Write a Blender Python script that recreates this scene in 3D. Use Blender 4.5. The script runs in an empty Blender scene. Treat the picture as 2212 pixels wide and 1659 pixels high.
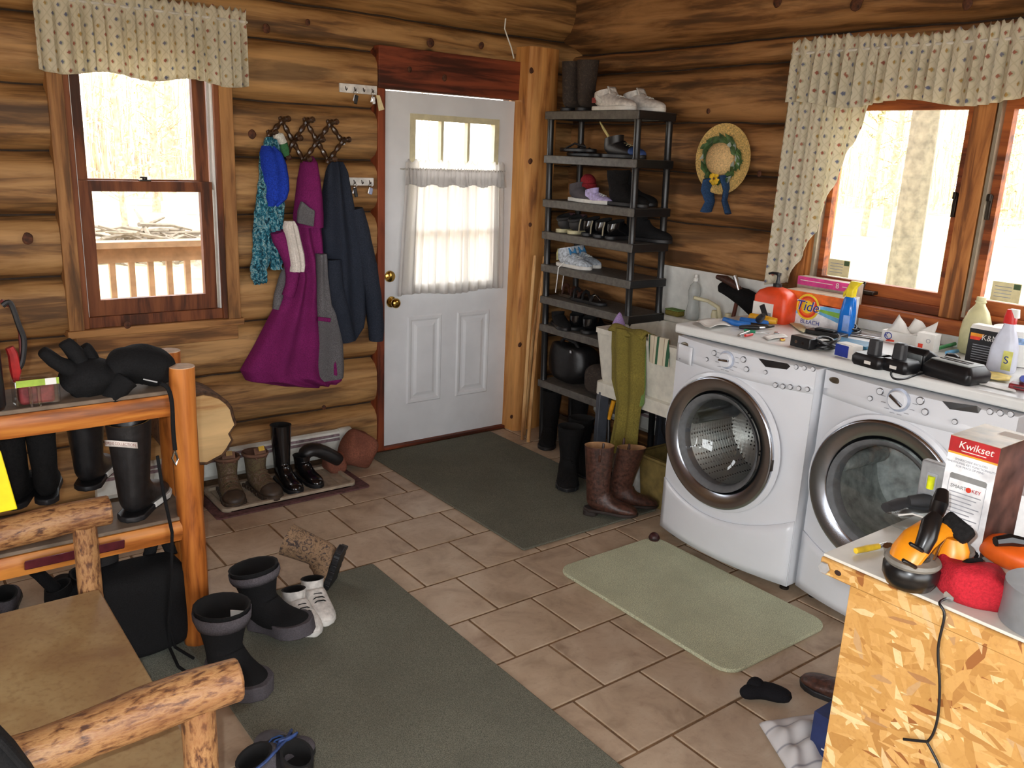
import bpy, bmesh, math, random
from mathutils import Vector, Matrix, noise as mnoise
PI = math.pi
C = bpy.context.scene.collection
SC = bpy.context.scene
random.seed(7)

# ---------------------------------------------------------------- camera, world, lights, exposure
cam_d = bpy.data.cameras.new('camera'); cam = bpy.data.objects.new('camera', cam_d); C.objects.link(cam)
cam_d.sensor_width = 36.0; cam_d.lens = 1860.0/2212*36.0; cam_d.clip_start = .02; cam_d.clip_end = 300
def cam_axes(a, b, c):
    f = Vector((math.cos(b)*math.sin(a), math.cos(b)*math.cos(a), math.sin(b)))
    r = Vector((math.cos(a), -math.sin(a), 0)); u = r.cross(f)
    return r*math.cos(c)+u*math.sin(c), -r*math.sin(c)+u*math.cos(c), f
_r, _u, _f = cam_axes(.660779, -.262404, .04385)
CAM = Vector((-3.7563, -4.3283, 1.7564))
cam.matrix_world = Matrix(((_r.x, _u.x, -_f.x, CAM.x), (_r.y, _u.y, -_f.y, CAM.y), (_r.z, _u.z, -_f.z, CAM.z), (0, 0, 0, 1)))
SC.camera = cam
SC.view_settings.view_transform = 'Standard'; SC.view_settings.look = 'None'
SC.view_settings.gamma = 1; SC.view_settings.use_curve_mapping = False
SC.view_settings.exposure = 0.5

cy = SC.cycles; cy.adaptive_threshold = .1; cy.max_bounces = 6; cy.diffuse_bounces = 3; cy.glossy_bounces = 3; cy.transmission_bounces = 3; cy.transparent_max_bounces = 8; cy.caustics_reflective = False; cy.caustics_refractive = False
w = bpy.data.worlds.new('sky'); SC.world = w; w.use_nodes = True
bg = w.node_tree.nodes['Background']; bg.inputs['Color'].default_value = (.96, .98, 1.0, 1); bg.inputs['Strength'].default_value = 5.2

def add_light(name, kind, loc, energy, color=(1, 1, 1), rot=None, **kw):
    d = bpy.data.lights.new(name, kind); d.energy = energy; d.color = color
    for k, v in kw.items(): setattr(d, k, v)
    o = bpy.data.objects.new(name, d); C.objects.link(o); o.location = loc
    if rot: o.rotation_euler = rot
    return o
# the camera's own flash, a few centimetres left of and above the lens
fl = CAM - _r*.05 + _u*.045 + _f*.01
add_light('camera_flash', 'POINT', fl, 66, (.93, .97, 1.0), shadow_soft_size=.012)
# portals that guide daylight sampling through the glazed openings and two added ones
def portal(name, loc, rot, sx, sy):
    o = add_light(name, 'AREA', loc, 1, rot=rot, shape='RECTANGLE', size=sx, size_y=sy); o.data.cycles.is_portal = True
portal('portal_window_1', (-2.62, .16, 1.55), (-PI/2, 0, 0), .62, 1.25)
portal('portal_window_2', (.16, -2.55, 1.62), (0, PI/2, 0), .85, 1.5)
portal('portal_rear', (-3.3, -6.5, 1.35), (PI/2, 0, 0), 3.8, 2.0)
portal('portal_side', (-6.2, -4.0, 1.35), (0, -PI/2, 0), 2.0, 3.0)
portal('portal_door', (-.885, .08, 1.46), (-PI/2, 0, 0), .62, 1.0)

# ---------------------------------------------------------------- materials
def lin(c):
    c = c/255.0
    return c/12.92 if c <= .04045 else ((c+.055)/1.055)**2.4
def rgb(c): return (lin(c[0]), lin(c[1]), lin(c[2]), 1)
class NT:
    def __init__(s, name):
        s.m = bpy.data.materials.new(name); s.m.use_nodes = True; s.t = s.m.node_tree; s.n = s.t.nodes
        s.b = s.n['Principled BSDF']; s.o = s.n['Material Output']
    def new(s, kind, **kw):
        n = s.n.new(kind)
        for k, v in kw.items():
            if k in n.inputs: s.set(n, k, v)
            else: setattr(n, k, v)
        return n
    def set(s, n, k, v):
        if isinstance(v, bpy.types.NodeSocket): s.t.links.new(v, n.inputs[k])
        else: n.inputs[k].default_value = v
    def link(s, a, b): s.t.links.new(a, b)
    def coord(s, which='Object', scale=(1, 1, 1), rot=(0, 0, 0), jitter=True):
        tc = s.new('ShaderNodeTexCoord'); mp = s.new('ShaderNodeMapping')
        s.link(tc.outputs[which], mp.inputs['Vector']); mp.inputs['Scale'].default_value = scale; mp.inputs['Rotation'].default_value = rot
        if jitter:
            oi = s.new('ShaderNodeObjectInfo'); mm = s.new('ShaderNodeMath', operation='MULTIPLY'); s.link(oi.outputs['Random'], mm.inputs[0]); mm.inputs[1].default_value = 37.0
            cb = s.new('ShaderNodeCombineXYZ'); s.link(mm.outputs[0], cb.inputs[0]); s.link(mm.outputs[0], cb.inputs[1]); s.link(mm.outputs[0], cb.inputs[2])
            s.link(cb.outputs[0], mp.inputs['Location'])
        return mp.outputs[0]
    def noise(s, vec, scale, detail=3, rough=.55, dist=0):
        n = s.new('ShaderNodeTexNoise'); s.link(vec, n.inputs['Vector']); n.inputs['Scale'].default_value = scale
        n.inputs['Detail'].default_value = detail; n.inputs['Roughness'].default_value = rough; n.inputs['Distortion'].default_value = dist
        return n.outputs['Fac']
    def ramp(s, fac, stops):
        r = s.new('ShaderNodeValToRGB'); s.link(fac, r.inputs['Fac']); e = r.color_ramp.elements
        while len(e) > 1: e.remove(e[-1])
        e[0].position = stops[0][0]; e[0].color = stops[0][1]
        for p_, c_ in stops[1:]:
            q = e.new(p_); q.color = c_
        return r.outputs['Color']
    def mix(s, fac, a, b, blend='MIX'):
        n = s.new('ShaderNodeMix', data_type='RGBA', blend_type=blend)
        for i, v in ((0, fac), (6, a), (7, b)):
            if isinstance(v, bpy.types.NodeSocket): s.link(v, n.inputs[i])
            else: n.inputs[i].default_value = v
        return n.outputs[2]
    def math(s, op, a, b=None, c=None):
        n = s.new('ShaderNodeMath', operation=op)
        for i, v in enumerate((a, b, c)):
            if v is None: continue
            if isinstance(v, bpy.types.NodeSocket): s.link(v, n.inputs[i])
            else: n.inputs[i].default_value = v
        return n.outputs[0]
    def bump(s, h, strength=.3, dist=.01):
        n = s.new('ShaderNodeBump'); s.link(h, n.inputs['Height']); n.inputs['Strength'].default_value = strength; n.inputs['Distance'].default_value = dist
        s.link(n.outputs[0], s.b.inputs['Normal'])
    def base(s, v): s.set(s.b, 'Base Color', v)
    def rough(s, v): s.set(s.b, 'Roughness', v)
MATS = {}
def mat(name, c, rough=.6, var=.12, scale=25, metal=0, bump=0, bscale=120, spec=.5, coat=0, sheen=0):
    if name in MATS: return MATS[name]
    t = NT(name); co = t.coord()
    f = t.noise(co, scale, 3)
    lo = tuple(max(0, x*(1-var)) for x in c); hi = tuple(min(255, x*(1+var)) for x in c)
    t.base(t.ramp(f, [(.3, rgb(lo)), (.7, rgb(hi))])); t.rough(rough)
    t.b.inputs['Metallic'].default_value = metal; t.b.inputs['Specular IOR Level'].default_value = spec
    if coat: t.b.inputs['Coat Weight'].default_value = coat; t.b.inputs['Coat Roughness'].default_value = .08
    if sheen: t.b.inputs['Sheen Weight'].default_value = sheen; t.b.inputs['Sheen Roughness'].default_value = .5
    if bump: t.bump(t.noise(co, bscale, 4), bump, .004)
    MATS[name] = t.m
    return t.m
def wood(name, c1, c2, dark, axis='x', rough=.62, grain=18, knots=True, weather=.0, bump=.25, kscale=2.6):
    """grain stretched along one axis, sparse knots, optional greyish weathering"""
    if name in MATS: return MATS[name]
    t = NT(name)
    k = {'x': 0, 'y': 1, 'z': 2}[axis]
    sc = [1, 1, 1]; sc[k] = .09
    co = t.coord(scale=tuple(sc)); g1 = t.noise(co, grain, 5, .6, .5)
    co2 = t.coord(scale=tuple(s_ if s_ == 1 else .3 for s_ in sc)); g2 = t.noise(co2, 3.5, 3, .5, .4)
    fac = t.math('ADD', t.math('MULTIPLY', g1, .65), t.math('MULTIPLY', g2, .35))
    col = t.ramp(fac, [(.36, rgb(tuple(x*.8 for x in dark))), (.43, rgb(dark)), (.48, rgb(c2)), (.55, rgb(c1)), (.68, rgb(tuple(min(255, x*1.12) for x in c1)))])
    h = g1
    if knots:
        sk = [1, 1, 1]; sk[k] = .75
        ck = t.coord(scale=tuple(sk)); v = t.new('ShaderNodeTexVoronoi', feature='F1'); t.link(ck, v.inputs['Vector']); v.inputs['Scale'].default_value = kscale
        m = t.ramp(v.outputs['Distance'], [(.0, (1, 1, 1, 1)), (.03, (.9, .9, .9, 1)), (.055, (.2, .2, .2, 1)), (.09, (0, 0, 0, 1))])
        col = t.mix(m, col, rgb(tuple(x*.5 for x in dark)))
    if weather:
        cw = t.coord(scale=tuple(s_ if s_ == 1 else .12 for s_ in sc)); nw = t.noise(cw, 9, 6, .65, .6)
        mw = t.ramp(nw, [(.5, (0, 0, 0, 1)), (.64, (weather, weather, weather, 1))])
        col = t.mix(mw, col, rgb((58, 46, 36)))
    t.base(col); t.rough(rough); t.b.inputs['Specular IOR Level'].default_value = .35
    t.bump(h, bump, .006)
    MATS[name] = t.m
    return t.m
def fabric(name, c, var=.18, scale=260, rough=.9, bump=.5, big=6, c2=None):
    if name in MATS: return MATS[name]
    t = NT(name); co = t.coord()
    f = t.noise(co, scale, 2); g = t.noise(co, big, 3)
    lo = tuple(x*(1-var) for x in c); hi = tuple(min(255, x*(1+var)) for x in c)
    col = t.ramp(f, [(.3, rgb(lo)), (.7, rgb(hi))])
    col = t.mix(t.ramp(g, [(.35, (0, 0, 0, 1)), (.65, (.6, .6, .6, 1))]), col, rgb(c2 or tuple(x*.85 for x in c)))
    t.base(col); t.rough(rough); t.b.inputs['Specular IOR Level'].default_value = .2
    t.bump(f, bump, .003)
    MATS[name] = t.m
    return t.m
def glassy(name, tint=(1, 1, 1), gloss=.07, alpha=None, rough=.02):
    """thin clear sheet: straight-through transparency plus a faint mirror"""
    if name in MATS: return MATS[name]
    t = NT(name); tr = t.new('ShaderNodeBsdfTransparent'); tr.inputs[0].default_value = (*tint, 1)
    gl = t.new('ShaderNodeBsdfGlossy'); gl.inputs['Roughness'].default_value = rough
    mx = t.new('ShaderNodeMixShader'); mx.inputs[0].default_value = gloss
    t.link(tr.outputs[0], mx.inputs[1]); t.link(gl.outputs[0], mx.inputs[2]); t.link(mx.outputs[0], t.o.inputs['Surface'])
    MATS[name] = t.m
    return t.m
def sheer(name, col_socket_fn=None, c=(235, 228, 220), trans=.5):
    if name in MATS: return MATS[name]
    t = NT(name); df = t.new('ShaderNodeBsdfDiffuse'); tl = t.new('ShaderNodeBsdfTranslucent')
    if col_socket_fn:
        s = col_socket_fn(t); t.link(s, df.inputs[0]); t.link(s, tl.inputs[0])
    else:
        df.inputs[0].default_value = rgb(c); tl.inputs[0].default_value = rgb(c)
    mx = t.new('ShaderNodeMixShader'); mx.inputs[0].default_value = trans
    t.link(df.outputs[0], mx.inputs[1]); t.link(tl.outputs[0], mx.inputs[2]); t.link(mx.outputs[0], t.o.inputs['Surface'])
    MATS[name] = t.m
    return t.m

# ---------------------------------------------------------------- mesh builder
class MB:
    def __init__(s): s.v = []; s.f = []; s.mi = []; s.uv = {}
    def add(s, vs, fs, mi=0, uvs=None):
        o = len(s.v); s.v += [tuple(p) for p in vs]
        for f in fs: s.f.append([o+i for i in f]); s.mi.append(mi)
        if uvs:
            for i, u in enumerate(uvs): s.uv[o+i] = u
        return s
    def box(s, x0, x1, y0, y1, z0, z1, mi=0):
        vs = [(x, y, z) for z in (z0, z1) for y in (y0, y1) for x in (x0, x1)]
        return s.add(vs, [(0, 2, 3, 1), (4, 5, 7, 6), (0, 1, 5, 4), (2, 6, 7, 3), (0, 4, 6, 2), (1, 3, 7, 5)], mi)
    def obox(s, c, size, rot=(0, 0, 0), mi=0):
        from mathutils import Euler
        R = Euler(rot).to_matrix(); c = Vector(c); hx, hy, hz = (q/2 for q in size)
        vs = [c+R@Vector((x, y, z)) for z in (-hz, hz) for y in (-hy, hy) for x in (-hx, hx)]
        return s.add(vs, [(0, 2, 3, 1), (4, 5, 7, 6), (0, 1, 5, 4), (2, 6, 7, 3), (0, 4, 6, 2), (1, 3, 7, 5)], mi)
    def rings(s, rings, cap=(True, True), mi=0, closed=False):
        n = len(rings[0]); vs = [p for r in rings for p in r]; fs = []
        m = len(rings)
        for i in range(m if closed else m-1):
            a = i*n; b = ((i+1) % m)*n
            for j in range(n):
                k = (j+1) % n; fs.append((a+j, a+k, b+k, b+j))
        if not closed:
            if cap[0]: fs.append(tuple(reversed(range(n))))
            if cap[1]: fs.append(tuple((m-1)*n+j for j in range(n)))
        return s.add(vs, fs, mi)
    def tube(s, pts, rad, n=10, cap=(True, True), mi=0, flat=1.0, closed=False):
        P = [Vector(p) for p in pts]; m = len(P)
        R = rad if isinstance(rad, (list, tuple)) else [rad]*m
        T = []
        for i in range(m):
            a = P[i-1] if (i > 0 or closed) else P[i]; b = P[(i+1) % m] if (i < m-1 or closed) else P[i]
            T.append((b-a).normalized() if (b-a).length > 1e-9 else Vector((0, 0, 1)))
        up = Vector((0, 0, 1)) if abs(T[0].z) < .9 else Vector((1, 0, 0))
        nrm = (up-T[0]*up.dot(T[0])).normalized(); rings = []
        for i in range(m):
            nrm = nrm-T[i]*nrm.dot(T[i])
            nrm = nrm.normalized() if nrm.length > 1e-6 else T[i].orthogonal().normalized()
            bn = T[i].cross(nrm)
            rings.append([P[i]+nrm*(R[i]*flat*math.cos(2*PI*j/n))+bn*(R[i]*math.sin(2*PI*j/n)) for j in range(n)])
        return s.rings(rings, cap, mi, closed)
    def cyl(s, a, b, r0, r1=None, n=16, mi=0): return s.tube([a, b], [r0, r0 if r1 is None else r1], n, mi=mi)
    def lathe(s, prof, n=20, c=(0, 0, 0), axis='z', mi=0, sx=1, sy=1, cap=(True, True)):
        rings = []
        for r, h in prof:
            ring = []
            for j in range(n):
                a = 2*PI*j/n; p = (r*math.cos(a)*sx, r*math.sin(a)*sy, h)
                if axis == 'x': p = (p[2], p[0], p[1])
                elif axis == 'y': p = (p[0], -p[2], p[1])
                ring.append((p[0]+c[0], p[1]+c[1], p[2]+c[2]))
            rings.append(ring)
        return s.rings(rings, cap, mi)
    def prism(s, poly, a, b, axis='z', mi=0):
        """poly in the two axes other than axis, extruded from a to b"""
        def P(p, h): return {'z': (p[0], p[1], h), 'y': (p[0], h, p[1]), 'x': (h, p[0], p[1])}[axis]
        n = len(poly); vs = [P(p, a) for p in poly]+[P(p, b) for p in poly]
        fs = [tuple(reversed(range(n))), tuple(range(n, 2*n))]+[(i, (i+1) % n, n+(i+1) % n, n+i) for i in range(n)]
        return s.add(vs, fs, mi)
    def grid(s, fn, nu, nv, mi=0, uvscale=(1, 1)):
        vs = []; uv = []
        for j in range(nv+1):
            for i in range(nu+1):
                u, v = i/nu, j/nv; vs.append(fn(u, v)); uv.append((u*uvscale[0], v*uvscale[1]))
        fs = [(j*(nu+1)+i, j*(nu+1)+i+1, (j+1)*(nu+1)+i+1, (j+1)*(nu+1)+i) for j in range(nv) for i in range(nu)]
        return s.add(vs, fs, mi, uv)
    def ball(s, c, r, n=14, m=9, mi=0, rot=(0, 0, 0), pw=1.0):
        from mathutils import Euler
        R = Euler(rot).to_matrix(); r = r if isinstance(r, (tuple, list)) else (r, r, r); rings = []
        for i in range(m+1):
            th = PI*i/m; th = min(max(th, .02), PI-.02)
            ring = []
            for j in range(n):
                a = 2*PI*j/n; d = Vector((math.sin(th)*math.cos(a), math.sin(th)*math.sin(a), -math.cos(th)))
                if pw != 1: d = Vector([math.copysign(abs(q)**pw, q) for q in d])
                d = R@Vector((d.x*r[0], d.y*r[1], d.z*r[2])); ring.append((c[0]+d.x, c[1]+d.y, c[2]+d.z))
            rings.append(ring)
        return s.rings(rings, mi=mi)
    def move(s, M):
        s.v = [tuple(M@Vector(p)) for p in s.v]; return s
    def wob(s, amp, freq=8, seed=0):
        o = []
        for p in s.v:
            q = mnoise.noise_vector(Vector(p)*freq+Vector((seed*3.1, seed*1.7, seed)))
            o.append((p[0]+q.x*amp, p[1]+q.y*amp, p[2]+q.z*amp))
        s.v = o; return s
    def mesh(s, name, mats, smooth=True):
        me = bpy.data.meshes.new(name); me.from_pydata(s.v, [], s.f)
        for m in (mats if isinstance(mats, (list, tuple)) else [mats]): me.materials.append(m)
        me.polygons.foreach_set('material_index', s.mi)
        if s.uv:
            ul = me.uv_layers.new(name='UVMap')
            for lp in me.loops: ul.data[lp.index].uv = s.uv.get(lp.vertex_index, (0, 0))
        if smooth: me.polygons.foreach_set('use_smooth', [True]*len(me.polygons))
        me.update(); return me
    def build(s, name, mats, parent=None, smooth=True, bevel=0, sub=0, solid=0, seg=2, auto=True):
        me = s.mesh(name, mats, smooth); o = bpy.data.objects.new(name, me); C.objects.link(o)
        if parent: o.parent = parent
        if solid:
            md = o.modifiers.new('solid', 'SOLIDIFY'); md.thickness = solid; md.offset = 0
        if bevel:
            md = o.modifiers.new('bevel', 'BEVEL'); md.width = bevel; md.segments = seg; md.limit_method = 'ANGLE'; md.angle_limit = .6
        if sub:
            md = o.modifiers.new('sub', 'SUBSURF'); md.levels = sub; md.render_levels = sub
        if smooth and auto and not sub:
            try: me.set_sharp_from_angle(angle=math.radians(42))
            except Exception: pass
        return o
def smooth_path(pts, rad, n=5):
    """Catmull-Rom smoothing of a polyline and its radii"""
    P = [Vector(p) for p in pts]; R = list(rad) if isinstance(rad, (list, tuple)) else [rad]*len(P)
    if len(P) < 3: return P, R
    op, orr = [], []
    for i in range(len(P)-1):
        a, b, c, d = P[max(0, i-1)], P[i], P[i+1], P[min(len(P)-1, i+2)]
        for k in range(n):
            t = k/n; op.append(.5*((2*b)+(c-a)*t+(2*a-5*b+4*c-d)*t*t+(3*b-a-3*c+d)*t**3)); orr.append(R[i]+(R[i+1]-R[i])*t)
    return op+[P[-1]], orr+[R[-1]]
def tag(o, label, cat, group=None, kind=None):
    if label: o['label'] = label
    if cat: o['category'] = cat
    if group: o['group'] = group
    if kind: o['kind'] = kind
    return o
def thing(name, label, cat, loc=(0, 0, 0), rot=0, group=None, kind=None):
    o = bpy.data.objects.new(name, None); C.objects.link(o); o.empty_display_size = .1; o.location = loc
    o.rotation_euler = rot if isinstance(rot, (tuple, list)) else (0, 0, rot)
    return tag(o, label, cat, group, kind)
def struct(name, loc=(0, 0, 0)):
    return thing(name, None, None, loc, kind='structure')
def lettering(txt, size, material, parent, loc, rot, thick=.0004, align='CENTER', sx=1.0, shear=0, name='lettering'):
    cu = bpy.data.curves.new('txt', 'FONT'); cu.body = txt; cu.size = size; cu.align_x = align; cu.align_y = 'CENTER'; cu.extrude = thick; cu.shear = shear
    tmp = bpy.data.objects.new('txt', cu); C.objects.link(tmp)
    dg = bpy.context.evaluated_depsgraph_get(); me = bpy.data.meshes.new_from_object(tmp.evaluated_get(dg))
    bpy.data.objects.remove(tmp); me.materials.clear(); me.materials.append(material)
    o = bpy.data.objects.new(name, me); C.objects.link(o); o.parent = parent; o.location = loc; o.rotation_euler = rot; o.scale = (sx, 1, 1)
    return o
def superring(cx, cy, z, rx, ry, n=20, p=2.6):
    out = []
    for j in range(n):
        a = 2*PI*j/n; c_, s_ = math.cos(a), math.sin(a)
        out.append((cx+rx*math.copysign(abs(c_)**(2/p), c_), cy+ry*math.copysign(abs(s_)**(2/p), s_), z))
    return out
def rrect(x0, x1, y0, y1, r, n=6):
    out = []
    for cx, cy, a0 in ((x1-r, y1-r, 0), (x0+r, y1-r, PI/2), (x0+r, y0+r, PI), (x1-r, y0+r, 3*PI/2)):
        for k in range(n+1):
            a = a0+PI/2*k/n; out.append((cx+r*math.cos(a), cy+r*math.sin(a)))
    return out
def lerp_table(tab, t):
    for (a, *va), (b, *vb) in zip(tab, tab[1:]):
        if t <= b:
            k = (t-a)/(b-a) if b > a else 0; k = max(0, min(1, k))
            return [x+(y-x)*k for x, y in zip(va, vb)]
    return list(tab[-1][1:])

def W(mb, name, mats, parent, **kw):
    """parts whose vertices are given in room coordinates"""
    r = parent
    while r.parent: r = r.parent
    if 'lab' in kw: lab = kw.pop('lab')
    else: lab = None
    mb.move(r.matrix_basis.inverted()); o = mb.build(name, mats, parent, **kw)
    if lab: o['label'] = lab
    return o
def drape(rows, wall, axis='x', folds=3.0, amp=.01, n=18, seed=0, steps=5, edge=.5, drift=.0, mi=0):
    """cloth hanging against a wall: rows (z, left, right, depth) -> closed, gently folded body"""
    rr = []
    for a, b in zip(rows, rows[1:]):
        for s in range(steps): rr.append([a[i]+(b[i]-a[i])*s/steps for i in range(4)])
    rr.append(list(rows[-1])); rings = []
    for z, l, r_, d in rr:
        ring = []
        for i in range(n+1):
            u = i/n; e = abs(2*u-1)
            dd = d*(1-e**3)**edge+amp*min(1, d/.03)*(1-e**6)*math.sin(2*PI*folds*u+seed*1.7+drift*z)+.25*amp*mnoise.noise(Vector((u*5, z*9, seed)))
            dd = max(.004, dd); x = l+(r_-l)*u
            ring.append((x, wall-dd, z) if axis == 'x' else (wall-dd, x, z))
        b = [(r_, wall, z), ((l+r_)/2, wall, z), (l, wall, z)]
        ring += b if axis == 'x' else [(p[1], p[0], p[2]) for p in b]
        rings.append(ring)
    return MB().rings(rings, mi=mi)

# ---------------------------------------------------------------- setting materials
M_logx = wood('log_along_x', (178, 136, 86), (156, 114, 68), (118, 84, 50), 'x', weather=.55, kscale=1.9)
M_logy = wood('log_along_y', (172, 126, 80), (148, 104, 62), (108, 74, 44), 'y', weather=.6, kscale=1.9)
M_pinez = wood('pine_upright', (206, 148, 84), (188, 126, 66), (150, 96, 50), 'z', weather=.12, kscale=2.0)
M_pinex = wood('pine_along_x', (186, 128, 66), (160, 104, 52), (120, 76, 38), 'x', kscale=1.6)
M_piney = wood('pine_along_y', (196, 122, 62), (170, 98, 46), (130, 74, 36), 'y', kscale=1.6)
M_redz = wood('red_stained_upright', (140, 70, 40), (112, 52, 30), (76, 34, 20), 'z', kscale=1.2)
M_redx = wood('red_stained_along_x', (134, 66, 40), (108, 50, 30), (74, 34, 20), 'x', kscale=2.4)
M_back = mat('dark_chinking', (48, 34, 22), .9, .25, 12, bump=.4, bscale=40)
M_ceil = wood('ceiling_boards', (150, 104, 60), (126, 82, 44), (90, 58, 30), 'y')
M_white = mat('white_door_paint', (224, 226, 228), .42, .02, 6, bump=.04, bscale=60)
M_cream = mat('cream_plastic_frame', (214, 206, 170), .5, .05)
M_glass = glassy('window_glass')
M_brass = mat('polished_brass', (205, 168, 88), .18, .05, 20, metal=1)
M_whiteplastic = mat('white_plastic', (226, 226, 220), .4, .03)
M_chrome = mat('chrome', (205, 205, 208), .14, .03, 8, metal=1)
M_darkmetal = mat('dark_metal', (60, 54, 48), .4, .15, 20, metal=.8)

def tile_mat():
    t = NT('floor_tile'); co = t.coord()
    n1 = t.noise(co, 6, 5, .6, .6); n2 = t.noise(co, 45, 3)
    col = t.ramp(n1, [(.3, rgb((154, 132, 110))), (.5, rgb((186, 164, 140))), (.7, rgb((204, 186, 162)))])
    oi = t.new('ShaderNodeObjectInfo')
    col = t.mix(t.math('MULTIPLY', oi.outputs['Random'], .28), col, rgb((200, 178, 148)))
    col = t.mix(t.ramp(n2, [(.55, (0, 0, 0, 1)), (.75, (.3, .3, .3, 1))]), col, rgb((150, 122, 100)))
    t.base(col); t.rough(t.ramp(n1, [(.3, (.5, .5, .5, 1)), (.7, (.36, .36, .36, 1))])); t.bump(n1, .12, .01)
    return t.m
M_tile = tile_mat()
M_grout = mat('grout', (122, 94, 66), .95, .15, 30, bump=.3, bscale=200)

def hn(x, k, f=1.3): return mnoise.noise(Vector((x*f, k*7.31, 2.2)))
def log_wall(parent, seams, segs, axis, mats, bulge=None, sign=-1, depth=.13):
    """horizontal logs. segs(k) -> list of (a0, a1); axis x: face towards -y, axis y: face towards -x"""
    for k in range(len(seams)-1):
        for a0, a1 in segs(k):
            n = max(2, int((a1-a0)*14)); m = 10; rings = []
            bl = (bulge or {}).get(k, .082); base = .062
            for i in range(n+1):
                a = a0+(a1-a0)*i/n; ring = []
                lo = seams[k]+((.013*hn(a, k)+.006*hn(a*5, k)) if k else 0)+.003; hi = seams[k+1]+.013*hn(a, k+1)+.006*hn(a*5, k+1)-.003
                for j in range(m+1):
                    t = j/m; e = abs(2*t-1); out = bl*(1-e**5)+.006*hn(a*2, k*3+j*.35+40)*(1-e**4)
                    ring.append((a, -(base-out)*sign, lo+t*(hi-lo)))
                ring += [(a, -depth*sign, hi), (a, -depth*sign, lo)]
                rings.append(ring)
            if axis == 'y': rings = [[(p[1], p[0], p[2]) for p in r] for r in rings]
            mb = MB().rings(rings)
            mb.build('log', mats, parent)

# --- floor: grout bed and staggered tiles
floor = MB().box(-6.2, .3, -6.6, .3, -.06, -.004).build('floor', M_grout, smooth=False); floor['kind'] = 'structure'
PX, PY = .3100, .3085
tmesh = {}
def tile_mesh(wd, hd):
    key = (round(wd, 3), round(hd, 3))
    if key not in tmesh:
        h = .0045
        r0 = [(-wd/2, -hd/2, -.005), (wd/2, -hd/2, -.005), (wd/2, hd/2, -.005), (-wd/2, hd/2, -.005)]
        r1 = [(x, y, -.0015) for x, y, _ in r0]; r2 = [(x*(1-.006/wd), y*(1-.006/hd), 0) for x, y, _ in r0]
        tmesh[key] = MB().rings([r0, r1, r2], (False, True)).mesh('tile', M_tile, smooth=False)
    return tmesh[key]
for k in range(-4, 13):
    yt = -.960-PY*k; yb = yt-PY
    if yt > .0: yt = 0.0
    if yt-yb < .05: continue
    off = -1.565 if k % 2 == 0 else -1.712
    for i in range(-7, 6):
        xa = off+PX*i; xb = min(xa+PX, 0)
        if xb-xa < .04 or xa < -3.75: continue
        o = bpy.data.objects.new('tile', tile_mesh(xb-xa-.011, yt-yb-.011)); C.objects.link(o); o.parent = floor
        o.location = ((xa+xb)/2, (yt+yb)/2, 0)

# --- door wall (runs along x)
SEAM = [0, .29, .565, .84, 1.12, 1.395, 1.68, 1.955, 2.245, 2.43, 2.86]
wl = MB()
for a in ((-6.2, -2.965, 0, 2.95), (-2.965, -2.225, 0, .84), (-2.965, -2.225, 2.245, 2.95), (-2.225, -1.385, 0, 2.95), (-1.385, -.405, 2.27, 2.95), (-.405, .3, 0, 2.95)):
    wl.box(a[0], a[1], .06, .2, a[2], a[3])
wall_l = wl.build('wall_left', M_back, smooth=False); wall_l['kind'] = 'structure'
def segs_l(k):
    z0, z1 = SEAM[k], SEAM[k+1]
    s = [(-6.0, .1)]
    def cut(s, a, b):
        o = []
        for p, q in s:
            if q <= a or p >= b: o.append((p, q))
            else:
                if p < a: o.append((p, a))
                if q > b: o.append((b, q))
        return o
    if z1 > .85 and z0 < 2.24: s = cut(s, -2.965, -2.225)
    if z0 < 2.24: s = cut(s, -1.385, -.41)
    return s
log_wall(wall_l, SEAM, segs_l, 'x', M_logx, {9: .15, 8: .055})

# --- window wall (runs along y)
SEAMR = [0, .29, .565, .84, 1.12, 1.41, 1.69, 1.955, 2.245, 2.36, 2.86]
wr = MB()
for a in ((-6.6, 0, 0, 1.12), (-1.80, .06, 1.12, 2.16), (-6.6, -3.80, 1.12, 2.16), (-6.6, .06, 2.16, 2.95)):
    wr.box(.06, .2, a[0], a[1], a[2], a[3])
wall_r = wr.build('wall_right', M_back, smooth=False); wall_r['kind'] = 'structure'
def segs_r(k):
    z0, z1 = SEAMR[k], SEAMR[k+1]
    if z1 > 1.13 and z0 < 2.1: return [(-6.5, -3.80), (-1.80, .05)]
    return [(-6.5, .05)]
log_wall(wall_r, SEAMR, segs_r, 'y', M_logy, {9: .16})
# --- walls behind the camera, ceiling
# unseen openings added in both walls behind the camera for soft daylight fill
o = MB().box(-6.3, -5.2, -6.6, -6.45, 0, 2.95).box(-1.4, .3, -6.6, -6.45, 0, 2.95).box(-5.2, -1.4, -6.6, -6.45, 0, .35).box(-5.2, -1.4, -6.6, -6.45, 2.35, 2.95).build('wall_near', M_logx, smooth=False); o['kind'] = 'structure'
w3 = struct('added_window_rear')
for x in (-5.2, -3.95, -2.7, -1.45): MB().box(x, x+.05, -6.56, -6.48, .35, 2.35).build('mullion', M_pinez, w3, smooth=False)
o = MB().box(-6.3, -6.15, -6.6, -5.5, 0, 2.95).box(-6.3, -6.15, -2.5, .2, 0, 2.95).box(-6.3, -6.15, -5.5, -2.5, 0, .35).box(-6.3, -6.15, -5.5, -2.5, 2.35, 2.95).build('wall_far_left', M_logy, smooth=False); o['kind'] = 'structure'
w4 = struct('added_window_side')  # side opening, out of view, added for fill light like the rear one
for y in (-5.5, -4.03, -2.55): MB().box(-6.26, -6.18, y, y+.05, .35, 2.35).build('mullion', M_pinez, w4, smooth=False)
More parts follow.
